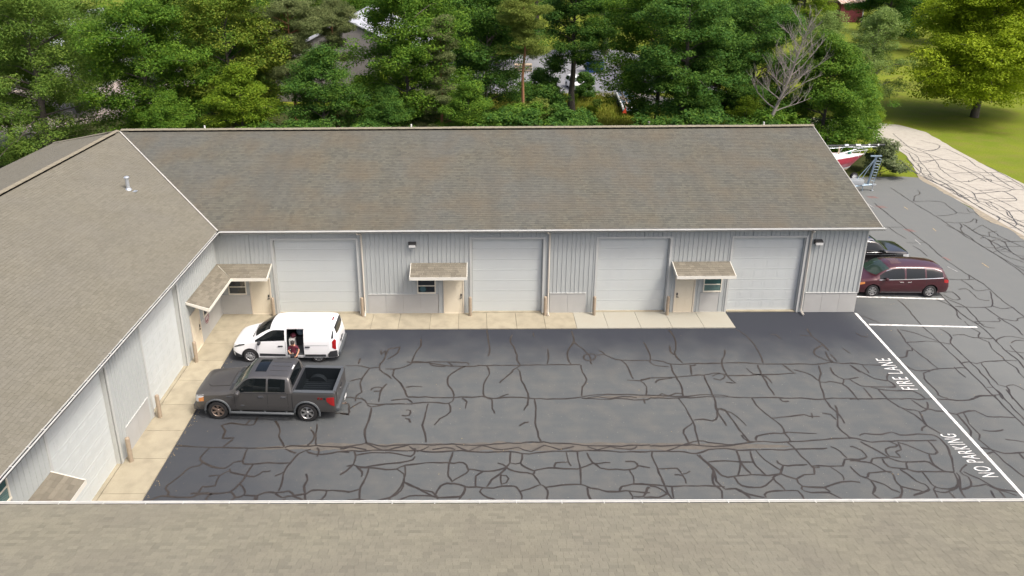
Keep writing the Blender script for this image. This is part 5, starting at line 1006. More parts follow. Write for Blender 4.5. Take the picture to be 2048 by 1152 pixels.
# ---- white van
def van():
    r = thing('cargo_van', 'white compact cargo van with its sliding side door open', 'van', (2.02, -3.62, .022), rad(-.6))
    tab = [[0.00,.40,.62,.55,.70,.70,.66,.78,.52,.80],[.06,.32,.76,.55,.82,.78,.76,.87,.62,.90],[.25,.26,.86,.58,.89,.90,.84,.97,.70,1.0],[.6,.24,.88,.60,.905,1.00,.86,1.07,.74,1.12],[.95,.24,.89,.62,.91,1.05,.87,1.15,.76,1.22],
           [1.10,.24,.89,.62,.915,1.06,.875,1.24,.755,1.32],[1.70,.24,.89,.62,.915,1.10,.88,1.62,.70,1.70],[1.95,.24,.89,.62,.915,1.12,.88,1.71,.70,1.80],[2.4,.24,.89,.62,.915,1.14,.885,1.75,.71,1.85],[4.4,.24,.89,.62,.915,1.14,.885,1.75,.70,1.84],
           [4.68,.25,.89,.62,.91,1.12,.87,1.73,.68,1.81],[4.78,.26,.88,.62,.90,1.10,.86,1.67,.67,1.74],[4.90,.28,.87,.62,.89,.98,.84,1.20,.74,1.24],[4.95,.30,.84,.60,.87,.90,.82,.98,.74,1.0]]
    C = Car(tab, M['paint_white'], r, (.84, 4.03), .335, 1.60, .40, cuts=[(2.60, 3.74, -1.2, .60, .42, 1.68)])
    # the hold
    b = MB(); b.box(2.63, 3.72, -.86, .58, .425, .44); b.build('hold_floor', M['greyplastic'], r)
    b = MB()
    for z in (1.02, 1.30, 1.52): b.box(3.0, 3.72, .28, .58, z, z+.02)
    for x in (3.0, 3.35, 3.70): b.box(x, x+.02, .27, .29, .44, 1.66)
    b.box(3.0, 3.72, .575, .59, .9, 1.66)
    b.build('tool_rack', M['galv'], r)
    for x, z in ((3.08,1.04),(3.22,1.04),(3.45,1.04),(3.12,1.32),(3.4,1.32),(3.58,1.32)):
        b = MB(); b.box(x, x+.11, .34, .52, z+.001, z+.15); b.build('tool_bin', M['steel_blue'], r)
    C.side('side_window', M['car_glass'], [1.12,1.75,2.00,2.50], [.10,.04,.02,.02], [.55,.80,.84,.80], frac=True)
    C.top('windscreen', M['car_glass'], -.70, .70, lambda y: 1.0+.16*(abs(y)/.7)**2, lambda y: 1.80+.04*(abs(y)/.7)**2)
    for k in (0,): rbox('wiper', 'plastic', r, .95, 1.0, -.6, .5, 1.20, 1.225, .008)
    C.side('cladding', M['plastic'], [1.30,2.50], [.36,.36], [.50,.46], .014, n=4, r=1)
    C.side('cladding', M['plastic'], [.0,.10,.45], [.36,.32,.28], [.62,.58,.40], .02, n=6, r=1)
    C.side('cladding', M['plastic'], [4.42,4.6,4.93], [.30,.30,.32], [.30+.04,.62,.66], .02, n=6, r=2)
    for x in (1.16, 2.52): C.side('door_gap', M['dark'], [x, x+.012], [.34,.34], [1.10,1.12], .002, n=1, sides=(-1,))
    C.side('door_handle', M['plastic'], [2.18,2.40], [.86]*2, [.90]*2, .03, n=2, r=1)
    C.side('roof_rail_gap', M['dark'], [2.62,3.9], [.955]*2, [.985]*2, .003, frac=True, n=4, r=1, sides=(-1,))
    # sliding door, hanging outside the body and rolled back
    g = []
    for i in range(13):
        x = 3.40+i*1.20/12; col = []
        for j in range(11):
            z = .26+j*1.42/10; xc = min(x, 4.62-.0); e = .10 if i == 0 and j in (0, 10) else 0
            xx = x-(.22*(1-j/3) if (i == 12 and j < 3) else 0)
            col.append((Vector((xx, -C.side_y(min(x, 4.3), min(z, 1.70))-.035, z)), Vector((0,-1,.12)).normalized()))
        g.append(col)
    sdoor = C.shell(g, 'sliding_door', M['paint_white'], .03, r, label='white sliding door rolled back along the side')
    b = MB(); b.box(3.46, 3.68, -1.02, -.955, .86, .90); b.build('handle', M['plastic'], sdoor)
    b = MB(); b.box(3.44, 4.40, -1.005, -.96, .385, .49); b.build('cladding', M['plastic'], sdoor)
    b = MB(); b.box(3.42, 4.50, -.972, -.962, .935, .945); b.build('crease', M['greyplastic'], sdoor)
    b = MB(); b.box(2.60, 4.60, -.915, -.895, .37, .42); b.build('sill', M['paint_white'], r)
    for wx in (.84, 4.03):
        for sg in (-1, 1): wheel(r, wx, sg*.80, .335, .21, 'hubcap', 10, sg)
    mirror(r, 1.35, -.90, 1.12, 'plastic', -1, 1.); mirror(r, 1.35, .90, 1.12, 'plastic', 1, 1.)
    C.side('headlamp', M['darklamp'], [.10,.25,.62], [.78,.82,.93], [.84,.92,.98], .012)
    C.side('tail_lamp', M['redlamp'], [4.70,4.80,4.88], [.80,.72,.72], [1.10,1.22,1.14], .014, n=6)
    C.side('lamp_surround', M['plastic'], [4.66,4.72,4.76], [1.24,1.24,1.26], [1.26,1.60,1.58], .012, n=4, r=3)
    C.top('rear_window', M['car_glass'], -.60, .60, lambda y: 4.795-.02*(abs(y)/.6)**2, lambda y: 4.885-.02*(abs(y)/.6)**2, .014)
    C.top('brake_lamp', mat('dark_red_lens', (.16,.01,.02), .3), -.16, .14, lambda y: 4.60, lambda y: 4.67, .012, n=3, r=2)
    rbox('rear_bumper', 'greyplastic', r, 4.90, 5.06, -.84, .84, .34, .56, .05)
    b = MB(); b.box(4.965, 4.985, -.30, .30, .80, .86); b.box(4.965,4.98,-.04,-.02,.56,1.0); b.build('rear_trim', M['plastic'], r)
    rbox('front_bumper', 'plastic', r, -.07, .12, -.72, .72, .30, .52, .04)
    b = MB(); b.box(-.01, .03, -.45, .45, .60, .74); b.build('grille', M['plastic'], r)
    return r
van()
# ---- minivan
def minivan():
    r = thing('minivan', 'maroon minivan parked nose-in beside the end wall, grey sunroof', 'minivan', (33.93, 2.62, .022), rad(-1.6))
    tab = [[0.00,.36,.62,.52,.70,.62,.66,.70,.56,.74],[.07,.28,.78,.52,.84,.72,.78,.80,.64,.86],[.3,.24,.88,.55,.93,.82,.87,.90,.70,.96],[.8,.22,.92,.58,.985,.93,.93,1.0,.76,1.06],[1.0,.22,.93,.60,.99,.97,.94,1.05,.78,1.12],
           [1.2,.22,.93,.60,1.0,1.0,.945,1.15,.77,1.25],[1.75,.22,.93,.60,1.0,1.02,.95,1.52,.70,1.62],[2.0,.22,.93,.60,1.0,1.03,.95,1.60,.70,1.70],[2.5,.22,.93,.60,1.0,1.04,.95,1.65,.70,1.75],[3.6,.22,.93,.60,1.0,1.08,.95,1.66,.70,1.76],
           [4.4,.24,.93,.62,.995,1.12,.94,1.62,.68,1.72],[4.75,.25,.92,.64,.98,1.13,.91,1.55,.66,1.65],[4.92,.26,.90,.65,.96,1.10,.88,1.34,.68,1.42],[5.08,.28,.86,.65,.92,1.00,.84,1.08,.68,1.12],[5.15,.32,.78,.62,.86,.92,.78,.96,.66,.98]]
    C = Car(tab, M['paint_red'], r, (1.08, 4.13), .345, 1.74, .41)
    C.side('side_window', M['car_glass'], [1.40,1.9,2.70], [.12,.05,.05], [.72,.88,.90], frac=True)
    C.side('side_window', M['car_glass'], [2.80,3.0,3.78], [.05,.05,.05], [.90,.90,.88], frac=True)
    C.side('side_window', M['car_glass'], [3.86,4.2,4.74], [.05,.07,.14], [.88,.86,.60], frac=True)
    C.side('window_trim', M['chrome'], [1.36,4.76], [-.02,.0], [.035,.06], .01, n=12, r=1, frac=True)
    C.side('window_trim', M['chrome'], [1.75,2.2,4.3,4.70], [.86,.93,.90,.74], [.89,.96,.93,.78], .01, n=14, r=1, frac=True)
    C.top('windscreen', M['ws_glass'], -.70, .70, lambda y: 1.06+.20*(abs(y)/.7)**2, lambda y: 1.86+.05*(abs(y)/.7)**2)
    C.top('sunroof', mat('tinted_sunroof', (.09,.05,.05), .15), -.36, .36, lambda y: 2.18, lambda y: 2.72, .005, label='tinted sunroof')
    C.top('rear_window', M['car_glass'], -.58, .58, lambda y: 4.80, lambda y: 4.93, .006)
    C.top('antenna_fin', M['paint_red'], -.02, .02, lambda y: 4.45, lambda y: 4.58, .04, n=1, r=2)
    for x in (1.40, 2.76, 3.85): C.side('door_gap', M['dark'], [x, x+.012], [.34,.34], [1.02,1.04], .002, n=1)
    C.side('slide_track', M['dark'], [3.86,4.9], [.965,1.0], [.975,1.01], .003, n=3, r=1)
    for x0 in (2.45, 2.86): C.side('door_handle', M['chrome'], [x0, x0+.2], [.88]*2, [.915]*2, .025, n=2, r=1)
    C.side('headlamp', M['amber'], [.10,.25,.62], [.62,.68,.78], [.72,.80,.88], .012)
    C.side('tail_lamp', M['redlamp'], [4.80,4.95,5.08], [.90,.86,.84], [1.05,1.04,.98], .012)
    C.side('sill_trim', M['greyplastic'], [1.55,3.70], [.27]*2, [.32]*2, .01, n=3, r=1)
    for wx in (1.08, 4.13):
        for sg in (-1, 1): wheel(r, wx, sg*.87, .345, .22, 'rim', 7, sg)
    mirror(r, 1.68, -.95, 1.10, 'paint_red', -1, 1.); mirror(r, 1.68, .95, 1.10, 'paint_red', 1, 1.)
    rbox('rear_bumper', 'paint_red', r, 5.08, 5.20, -.74, .74, .34, .60, .05)
minivan()
# ---- black suv, facing the other way
def suv():
    r = thing('suv', 'black boxy SUV facing away from the wall, parked behind the minivan', 'car', (38.93, 5.95, .022), rad(178))
    tab = [[0.00,.42,.70,.60,.80,.86,.78,.96,.68,.98],[.06,.36,.84,.60,.90,.95,.88,1.04,.76,1.07],[.3,.30,.90,.62,.95,1.0,.93,1.08,.80,1.12],[1.15,.28,.92,.65,.97,1.06,.95,1.12,.82,1.17],[1.35,.28,.92,.65,.97,1.08,.95,1.17,.80,1.24],
           [1.85,.28,.92,.65,.97,1.10,.95,1.60,.72,1.68],[2.05,.28,.92,.65,.97,1.10,.95,1.66,.71,1.74],[2.6,.28,.92,.65,.97,1.11,.95,1.69,.71,1.77],[4.5,.28,.92,.65,.97,1.12,.94,1.68,.70,1.76],[4.75,.30,.90,.65,.95,1.12,.92,1.60,.69,1.68],[4.88,.32,.88,.65,.93,1.05,.90,1.2,.76,1.24],[4.93,.36,.84,.62,.90,.96,.86,1.0,.74,1.02]]
    C = Car(tab, M['paint_black'], r, (.95, 3.87), .37, 1.68, .44)
    C.side('side_window', M['car_glass'], [1.50,1.95,2.60], [.14,.06,.06], [.72,.90,.90], frac=True)
    C.side('side_window', M['car_glass'], [2.70,3.0,3.60], [.06]*3, [.90]*3, frac=True)
    C.side('side_window', M['car_glass'], [3.70,4.0,4.55], [.06]*3, [.90,.88,.84], frac=True)
    C.side('belt_strip', M['chrome'], [1.45,4.6], [1.055,1.07], [1.085,1.10], .012, n=12, r=1)
    C.side('side_strip', M['greyplastic'], [.10,4.8], [.93,.97], [.965,1.0], .010, n=16, r=1)
    C.top('windscreen', M['ws_glass'], -.72, .72, lambda y: 1.24+.14*(abs(y)/.7)**2, lambda y: 1.93+.04*(abs(y)/.7)**2)
    C.top('sunroof', M['car_glass'], -.42, .42, lambda y: 2.2, lambda y: 2.9, .006)
    for sg in (-1, 1):
        b = MB(); b.tube([(2.1,sg*.66,1.72),(2.2,sg*.66,1.80),(4.3,sg*.66,1.80),(4.4,sg*.66,1.72)], .022, 6); b.build('roof_rail', M['chrome'], r, True)
        mirror(r, 1.62, sg*.95, 1.20, 'paint_black', sg, 1.05)
        for wx in (.95, 3.87): wheel(r, wx, sg*.84, .37, .24, 'rim', 7, sg)
    C.side('headlamp', M['clearlamp'], [.03,.15,.4], [.82,.82,.86], [.94,.96,.98], .012)
    C.side('tail_lamp', M['redlamp'], [4.74,4.84,4.9], [.8,.8,.8], [1.05,1.05,1.0], .012)
    b = MB(); b.box(-.02,.04,-.6,.6,.70,.92); b.build('grille', M['chrome'], r)
suv()
# ---------------------------------------------------------------- person
def skin_mesh(name, joints, edges, radii, mats_, root_i=0, sub=2):
    me = bpy.data.meshes.new(name); me.from_pydata(joints, edges, []); me.update()
    o = bpy.data.objects.new(name, me); COL.objects.link(o)
    md = o.modifiers.new('s', 'SKIN'); md.use_smooth_shade = True
    if not me.skin_vertices: me.attributes  # layer is created with the modifier
    for i, sv in enumerate(me.skin_vertices[0].data):
        q = radii[i]; sv.radius = q if isinstance(q, tuple) else (q, q); sv.use_root = (i == root_i)
    s2 = o.modifiers.new('u', 'SUBSURF'); s2.levels = sub; s2.render_levels = sub
    bpy.context.view_layer.update(); dg = bpy.context.evaluated_depsgraph_get()
    m2 = bpy.data.meshes.new_from_object(o.evaluated_get(dg), depsgraph=dg); bpy.data.objects.remove(o)
    m2.materials.clear()
    for q in (mats_ if isinstance(mats_, list) else [mats_]): m2.materials.append(q)
    m2.polygons.foreach_set('use_smooth', [True]*len(m2.polygons)); m2.name = name
    return m2
def person():
    r = thing('person', 'person in a maroon T-shirt and dark trousers, head bowed, at the open van door', 'person', (5.02, -4.98, .022), rad(8)); r.scale = (.94, .94, .94)
    # skeleton (faces -Y towards the camera, head bowed)
    J = [(0,0,.80),(0,.01,.95),(0,.0,1.12),(0,-.03,1.24),(0,-.07,1.32),(0,-.13,1.38),(0,-.15,1.47),     # pelvis..head 0-6
         (-.16,-.02,1.22),(-.23,-.08,1.02),(-.12,-.27,.98),(-.05,-.31,1.0),                                 # left arm 7-10
         (.16,-.02,1.22),(.27,-.06,1.0),(.17,-.22,.82),(.13,-.27,.78),                                       # right arm 11-14
         (-.085,0,.76),(-.10,-.03,.42),(-.10,.01,.09),(-.10,-.13,.04),                                        # left leg
         (.085,0,.76),(.12,-.06,.42),(.13,.0,.09),(.14,-.14,.04)]
    E_ = [(0,1),(1,2),(2,3),(3,4),(4,5),(5,6),(3,7),(7,8),(8,9),(9,10),(3,11),(11,12),(12,13),(13,14),(0,15),(15,16),(16,17),(17,18),(0,19),(19,20),(20,21),(21,22)]
    R = [(.13,.10),(.125,.09),(.14,.10),(.12,.085),.052,.075,.085,.058,.042,.034,.026,.058,.042,.034,.026,.08,.058,.042,.035,.08,.058,.042,.035]
    me = skin_mesh('body', J, E_, R, [M['skin'], M['shirt'], M['trousers']])
    for p in me.polygons:
        c = p.center
        if c.z < .84 and abs(c.y) < .2 and not (c.y < -.16 and c.z > .6): p.material_index = 2
        elif c.z < 1.285 and c.y > -.13 and not (abs(c.x) > .15 and c.z < 1.08): p.material_index = 1
        if c.z < .12: p.material_index = 2
    link('body', me, r)
    # T-shirt and trousers as their own clothes, slightly larger than the body
    js = [(0,.01,.82),(0,.01,.97),(0,0,1.13),(0,-.02,1.24),(-.17,-.03,1.21),(-.215,-.065,1.08),(.17,-.03,1.21),(.235,-.05,1.08)]
    link('t_shirt', skin_mesh('t_shirt', js, [(0,1),(1,2),(2,3),(3,4),(4,5),(3,6),(6,7)], [(.165,.125),(.15,.11),(.165,.115),(.135,.095),.078,.072,.078,.072], M['shirt']), r)
    jt = [(0,.01,.80),(-.09,0,.72),(-.11,-.03,.42),(-.105,.01,.10),(.09,0,.72),(.125,-.05,.42),(.135,.01,.10)]
    link('trousers', skin_mesh('trousers', jt, [(0,1),(1,2),(2,3),(0,4),(4,5),(5,6)], [(.155,.12),.10,.078,.065,.10,.078,.065], M['trousers']), r)
    hm = MB(); hm.lathe([(0,.105),(.05,.10),(.09,.06),(.105,.0),(.098,-.05),(.075,-.085)], 18, 'z')
    hair = hm.build('hair', M['hair'], r, True); hair.location = (0,-.135,1.485); hair.rotation_euler = (rad(12),0,0); hair.scale = (.92,1.08,1.)
    rs_ = random.Random(2); b = MB()
    for k in range(60):
        a = rs_.uniform(0, 6.28); e = rs_.uniform(.1, 1.4); d_ = Vector((math.cos(a)*math.cos(e), math.sin(a)*math.cos(e), math.sin(e))); p = Vector((0,-.135,1.485))+d_*.095
        b.tube([p, p+d_*.02+Vector((rs_.uniform(-.02,.02), rs_.uniform(-.02,.02), .0))], [.022,.006], 5)
    b.build('hair_tufts', M['hair'], r, True)
    # face: eyes, nose, mouth, ears turned down towards the hands
    b = MB()
    for sx in (-.032, .032): b.lathe([(0,-.012),(.009,-.006),(.011,0),(.009,.006),(0,.012)], 8, 'z', c=(sx,-.222,1.445))
    b.build('eyes', M['hair'], r, True)
    b = MB(); b.tube([(0,-.225,1.455),(0,-.252,1.425),(0,-.235,1.415)], [.008,.015,.01], 6); b.build('nose', M['skin'], r, True)
    b = MB(); b.tube([(-.025,-.222,1.395),(0,-.228,1.392),(.025,-.222,1.395)], .006, 6); b.build('mouth', M['pink'], r, True)
    for sx in (-1, 1):
        b = MB(); b.lathe([(0,-.012),(.02,-.01),(.026,0),(.02,.01),(0,.012)], 10, 'x', c=(sx*.088,-.14,1.45)); b.build('ear', M['skin'], r, True)
    # fingers
    for hx, hy, hz, sg in ((-.05,-.31,1.0,1), (.13,-.27,.78,-1)):
        for k in range(4):
            o = (k-1.5)*.017; b = MB()
            b.tube([(hx+sg*.01,hy+.005,hz+o),(hx+sg*.045,hy-.012,hz+o-.002),(hx+sg*.068,hy+.0,hz+o-.006),(hx+sg*.075,hy+.018,hz+o-.008)], [.010,.009,.008,.007], 6); b.build('finger', M['skin'], r, True)
        b = MB(); b.tube([(hx,hy-.01,hz+.02),(hx+sg*.02,hy-.03,hz+.038),(hx+sg*.042,hy-.03,hz+.045)], [.011,.010,.008], 6); b.build('thumb', M['skin'], r, True)
    b = MB(); b.box(-.02,.02,-.327,-.318,.965,1.045); ph = b.build('phone', M['galv'], None); ph.location = (5.02,-4.98,.022); ph.rotation_euler = (0,0,rad(8)); ph.scale = (.94, .94, .94); tag(ph, 'small pale phone held in front of the maroon T-shirt', 'phone')
person()
def hold(name, label, cat, bf, m, loc, smooth=True):
    b = MB(); bf(b); o = b.build(name, M[m], None, smooth); o.location = loc; tag(o, label, cat)
hold('balloon_bag', 'round grey-blue bundle inside the open van', 'bag', lambda b: b.lathe([(0,0),(.13,.05),(.19,.18),(.16,.32),(.06,.41),(0,.42)], 16), 'grey_cloth', (5.02,-3.55,.92))
hold('cooler', 'black crate under the round bundle in the van', 'crate', lambda b: (b.box(-.22,.22,-.2,.2,0,.4), b.box(-.235,.235,-.215,.215,.4,.45)), 'plastic', (5.02,-3.55,.47), False)
hold('red_cloth', 'crumpled pinkish red cloth in the van behind the person', 'cloth', lambda b: b.lathe([(0,0),(.12,.0),(.15,.08),(.08,.17),(0,.19)], 9), 'pink', (4.78,-3.95,1.05))
hold('storage_box', 'white box just inside the van opening', 'box', lambda b: (b.box(-.13,.13,-.16,.16,0,.5), b.box(-.14,.14,-.17,.17,.5,.55)), 'hull_white', (4.74,-4.02,.47), False)
# ---------------------------------------------------------------- boat on its trailer
def boat():
    r = thing('sailboat', 'sailboat with red hull and white deck on a trailer, mast lowered along the deck', 'sailboat', (43.12, 18.95, 0))
    st = []; n = 26     # x from bow (0) to stern (-7.4)
    def hw(t): return 1.25*min(1, (t*1.9)**.62)*(1-.18*max(0, t-.7)/.3)
    V = []; prof_n = 9
    for i in range(n+1):
        t = i/n; x = .0-7.4*t; w_ = max(.01, hw(t)); sheer = 3.02-.5*t+.3*(t-.2)**2; keel = 1.75-.25*min(1, t*2.2)
        xk = lambda f: x-(1.15*(1-f)*(1-min(1, t*2.2)))*1.0
        for j in range(prof_n):
            f = j/(prof_n-1)             # 0 keel .. 1 sheer
            y = w_*min(1,(f*1.6)**.6)*(1 if f > .6 else 1); z = keel+(sheer-keel)*f
            V.append((xk(f), y, z))
    def grid(f0, f1, sg, m, nm, th=0):
        b = MB(); vs = []; fsx = []
        cols = list(range(f0, f1+1)); k = len(cols)
        for i in range(n+1):
            for j in cols: p = V[i*prof_n+j]; vs.append((p[0], sg*p[1], p[2]))
        for i in range(n):
            for j in range(k-1):
                q = (i*k+j, i*k+j+1, (i+1)*k+j+1, (i+1)*k+j); fsx.append(q if sg < 0 else q[::-1])
        b.add(vs, fsx); return b
    for nm, f0, f1, m in (('antifouling', 0, 1, 'hull_tan'), ('boot_stripe', 1, 2, 'hull_white'), ('hull', 2, 8, 'hull_red')):
        b = grid(f0, f1, -1, m, nm); b2 = grid(f0, f1, 1, m, nm); b.add(b2.v, b2.f); b.build(nm, M[m], r, True)
    b = MB(); vs = []; k = 5
    for i in range(n+1):
        p = V[i*prof_n+prof_n-1]
        for j in range(k): q = -1+2*j/(k-1); vs.append((p[0], p[1]*q*.985, p[2]-.015+.08*(1-q*q)*min(1, p[1])))
    b.add(vs, [(i*k+j, (i+1)*k+j, (i+1)*k+j+1, i*k+j+1) for i in range(n) for j in range(k-1)])
    b.build('deck', M['hull_white'], r, True)
    b = MB(); b.add([(V[n*prof_n+j][0], s*V[n*prof_n+j][1], V[n*prof_n+j][2]) for s in (-1, 1) for j in range(prof_n)], [(j, j+1, prof_n+j+1, prof_n+j) for j in range(prof_n-1)]); b.build('transom', M['hull_white'], r)
    b = MB(); b.add([(-2.2,-.55,2.85),(-2.2,.55,2.85),(-5.2,.7,2.75),(-5.2,-.7,2.75),(-2.5,-.42,3.12),(-2.5,.42,3.12),(-5.1,.55,3.18),(-5.1,-.55,3.18)], [(4,5,6,7),(0,4,7,3),(1,2,6,5),(0,1,5,4),(3,7,6,2)]); b.build('cabin', M['hull_white'], r)
    b = MB(); b.lathe([(0,0),(.11,0),(.13,.10),(.13,.26),(.10,.30),(0,.30)], 10, c=(-1.05,.1,2.95)); b.build('cleat_cover', M['green_cloth'], r, True)
    # pulpit rails
    b = MB()
    for sg in (-1, 1):
        b.tube([(-.05,sg*.05,2.93),(.15,sg*.10,3.35),(-.55,sg*.45,3.40),(-1.3,sg*.62,3.38)], .018, 6)
        b.tube([(-.7,sg*.5,2.92),(-.55,sg*.45,3.40)], .016, 6); b.tube([(-1.5,sg*.75,2.9),(-1.3,sg*.62,3.38)], .016, 6)
    b.tube([(.15,-.10,3.35),(.2,0,3.36),(.15,.10,3.35)], .018, 6)
    b.build('pulpit_rail', M['hull_white'], r, True)
    b = MB(); b.tube([(-7.6,.0,3.62),(-3,0,3.66),(1.45,0,3.72)], .065, 10); m_ = b.build('mast', M['plastic'], r, True)
    for x0, x1 in ((-1.6,-1.3),(-.75,-.4),(.2,.32),(.9,1.0)):
        b = MB(); b.tube([(x0,0,3.70),(x1,0,3.70)], .085, 8); b.build('mast_wrap', M['hull_white' if x0 > -1 else 'galv'], m_, True)
    b = MB()
    for k in range(5):
        q = random.Random(k); pts = [(-6+i*.7, q.uniform(-.1,.1), 3.52+.03*math.sin(i*1.7+k)-.03*k+.16*(i/10)) for i in range(11)]; b.tube(pts, .008, 4)
    b.tube([(-2.4,-.3,2.95),(-.3,.1,3.45),(.6,0,3.62)], .012, 4); b.tube([(-2.0,.3,2.95),(.8,0,3.7)], .012, 4)
    b.build('rigging', M['galv'], r)
    b = MB(); b.box(-2.0,-1.9,-.03,.03,2.9,3.64); b.box(-6.4,-6.3,-.03,.03,2.7,3.62); b.build('mast_crutch', M['wood'], r)
    # trailer: separate thing
    t = thing('boat_trailer', 'blue-grey steel boat trailer with a ladder-like bow tower, under the red sailboat', 'trailer', (44.15, 18.95, .022))
    b = MB(); 
    for sg in (-1, 1): b.tube([(.0,0,.50),(-1.3,sg*.30,.50),(-2.2,sg*.75,.52),(-8.6,sg*.80,.52)], .06, 4)
    b.tube([(-8.6,-.8,.52),(-8.6,.8,.52)], .05, 4); b.tube([(-3.4,-.8,.52),(-3.4,.8,.52)], .05, 4); b.tube([(-6,-.8,.52),(-6,.8,.52)], .05, 4)
    for x in (-3.4, -6):
        for sg in (-1, 1): b.tube([(x,sg*.8,.52),(x,sg*.95,1.7),(x,sg*.7,1.98)], .035, 6)
    b.build('trailer_frame', M['steel_blue'], t)
    b = MB(); b.tube([(-.35,0,.55),(-.15,0,1.7),(-.05,0,2.78)], .085, 4); b.tube([(-.35,-.1,.55),(-.05,-.06,2.7)], .03, 4); b.box(-.50,.34,-.05,.05,2.76,2.86); b.build('bow_tower', M['steel_blue'], t)
    b = MB(); 
    for x, h in ((-1.55,.55),(-1.1,.52)): b.tube([(x,.0,h),(-.10,0,2.6)], .028, 6)
    b.build('tower_brace', M['steel_blue'], t)
    b = MB(); b.tube([(.02,-.14,.75),(.30,-.14,2.58)], .022, 4); b.tube([(.30,-.14,2.58),(.08,-.12,2.68)], .022, 4)
    for k in range(8):
        z = .85+k*.225; b.tube([(-.20+(z-.55)*.09,-.08,z),(.03+(z-.75)*.153,-.14,z)], .018, 4)
    b.build('ladder', M['steel_blue'], t)
    rbox('toolbox', 'galv', t, -2.05, -.85, -.35, .20, .58, .98, .02)
    rbox('coupler', 'galv', t, -.02, .28, -.07, .07, .44, .56, .02)
    b = MB(); b.tube([(.05,-.02,.0),(.05,-.02,.75)], .035, 8); b.lathe([(0,.0),(.1,.01),(.1,.04),(0,.05)], 12, c=(.05,-.02,0)); b.build('jack', M['galv'], t, True)
    b = MB(); b.tube([(-.75,-.1,.02),(-.75,-.1,.48)], .03, 8); b.build('jack', M['steel_blue'], t, True)
    sp = wheel(t, -1.25, .45, .30, .2, 'hull_white', 8, -1); sp.location.z = 1.02
    for x in (-5.2, -6.1):
        for sg in (-1, 1): wheel(t, x, sg*1.05, .34, .22, 'hull_white', 8, sg)
boat()
# ---------------------------------------------------------------- far things seen through the trees
def simple_building(name, label, loc, L_, W2, H, gable, wm, rm, rz=0, rib=.3, door=True):
    t = thing(name, label, 'building', loc, rz)
    b = MB(); b.box(0, L_, 0, W2, 0, H)
    b.add([(0,0,H),(L_,0,H),(L_/2,0,H+gable),(0,W2,H),(L_,W2,H),(L_/2,W2,H+gable)], [(0,1,2),(4,3,5)])
    b.build('wall', M[wm], t)
    n = int(L_/.9)
    for i in range(n):
        x0 = i*L_/n; x1 = (i+1)*L_/n-.01; hh = H+gable*(1-abs((x0+x1)/2-L_/2)/(L_/2))-.15; b = MB()
        b.box(x0+.01, x1, -.03, -.005, .05, hh); 
        for q in (.25, .5, .75): b.box(x0+(x1-x0)*q-.02, x0+(x1-x0)*q+.02, -.055, -.03, .05, hh)
        b.box(x1-.05, x1, -.065, -.03, .05, hh); b.build('siding_panel', M[wm], t)
    b = MB(); e = .35; s2 = gable/(L_/2)
    for sg, (xa, xb) in ((-1, (-e, L_/2)), (1, (L_/2, L_+e))):
        za = H-e*s2 if sg < 0 else H+gable; zb = H+gable if sg < 0 else H-e*s2
        b.add([(xa,-e,za+.05),(xb,-e,zb+.05),(xb,W2+e,zb+.05),(xa,W2+e,za+.05),(xa,-e,za+.20),(xb,-e,zb+.20),(xb,W2+e,zb+.20),(xa,W2+e,za+.20)], [(0,3,2,1),(4,5,6,7),(0,1,5,4),(1,2,6,5),(2,3,7,6),(3,0,4,7)])
        for k in range(int(W2/.6)):
            y = k*.6; b.add([(xa,y,za+.2),(xb,y,zb+.2),(xb,y+.05,zb+.2),(xa,y+.05,za+.2),(xa,y,za+.24),(xb,y,zb+.24),(xb,y+.05,zb+.24),(xa,y+.05,za+.24)], [(4,5,6,7),(0,1,5,4),(2,3,7,6)])
    b.build('roof', M[rm], t)
    return t
simple_building('metal_shed', 'grey ribbed metal building with a pale roof, half hidden behind the pines', (-11.0,53.2,0), 18.5, 22, 5.2, 4.6, 'shed_wall', 'metal_roof')
simple_building('metal_shed', 'long pale building glimpsed between the leaves at the left edge', (-64,62,0), 26, 30, 4.2, 4., 'siding', 'metal_roof')
def barn():
    t = thing('red_barn', 'small dark red barn with a rusty metal roof at the top of the picture', 'barn', (99.3,137.2,0))
    for i in range(13):
        b = MB(); b.box(i*.40+.006, (i+1)*.40-.006, -.03+.008*(i % 3), .05, .05, 4.3); b.build('board', M['barn_red'], t)
    b = MB(); b.box(.02,5.18,.05,7,0,4.3); b.build('wall', M['barn_red'], t)
    b = MB(); b.box(5.2,5.4,-.06,.1,0,4.3); b.build('corner_post', M['hull_white'], t)
    b = MB(); b.add([(-.4,-.5,4.3),(5.8,-.5,4.3),(5.8,7.5,7.0),(-.4,7.5,7.0),(-.4,-.5,4.45),(5.8,-.5,4.45),(5.8,7.5,7.15),(-.4,7.5,7.15)], [(0,3,2,1),(4,5,6,7),(0,1,5,4),(1,2,6,5),(2,3,7,6),(3,0,4,7)])
    for k in range(10): b.add([(-.4+k*.62,-.5,4.45),(-.34+k*.62,-.5,4.45),(-.34+k*.62,7.5,7.15),(-.4+k*.62,7.5,7.15),(-.4+k*.62,-.5,4.51),(-.34+k*.62,-.5,4.51),(-.34+k*.62,7.5,7.21),(-.4+k*.62,7.5,7.21)], [(4,5,6,7),(0,1,5,4),(3,0,4,7),(1,2,6,5)])
    b.build('roof', M['barn_roof'], t)
    b = MB(); b.box(7.8,9.8,-.2,.1,.5,.62); b.box(7.9,8.0,-.15,.05,0,.5); b.box(9.6,9.7,-.15,.05,0,.5); o = b.build('log_rack', M['wood'], None); o.location = (97.8,137,0); tag(o, 'low wooden rail beside the red barn', 'rail')
barn()
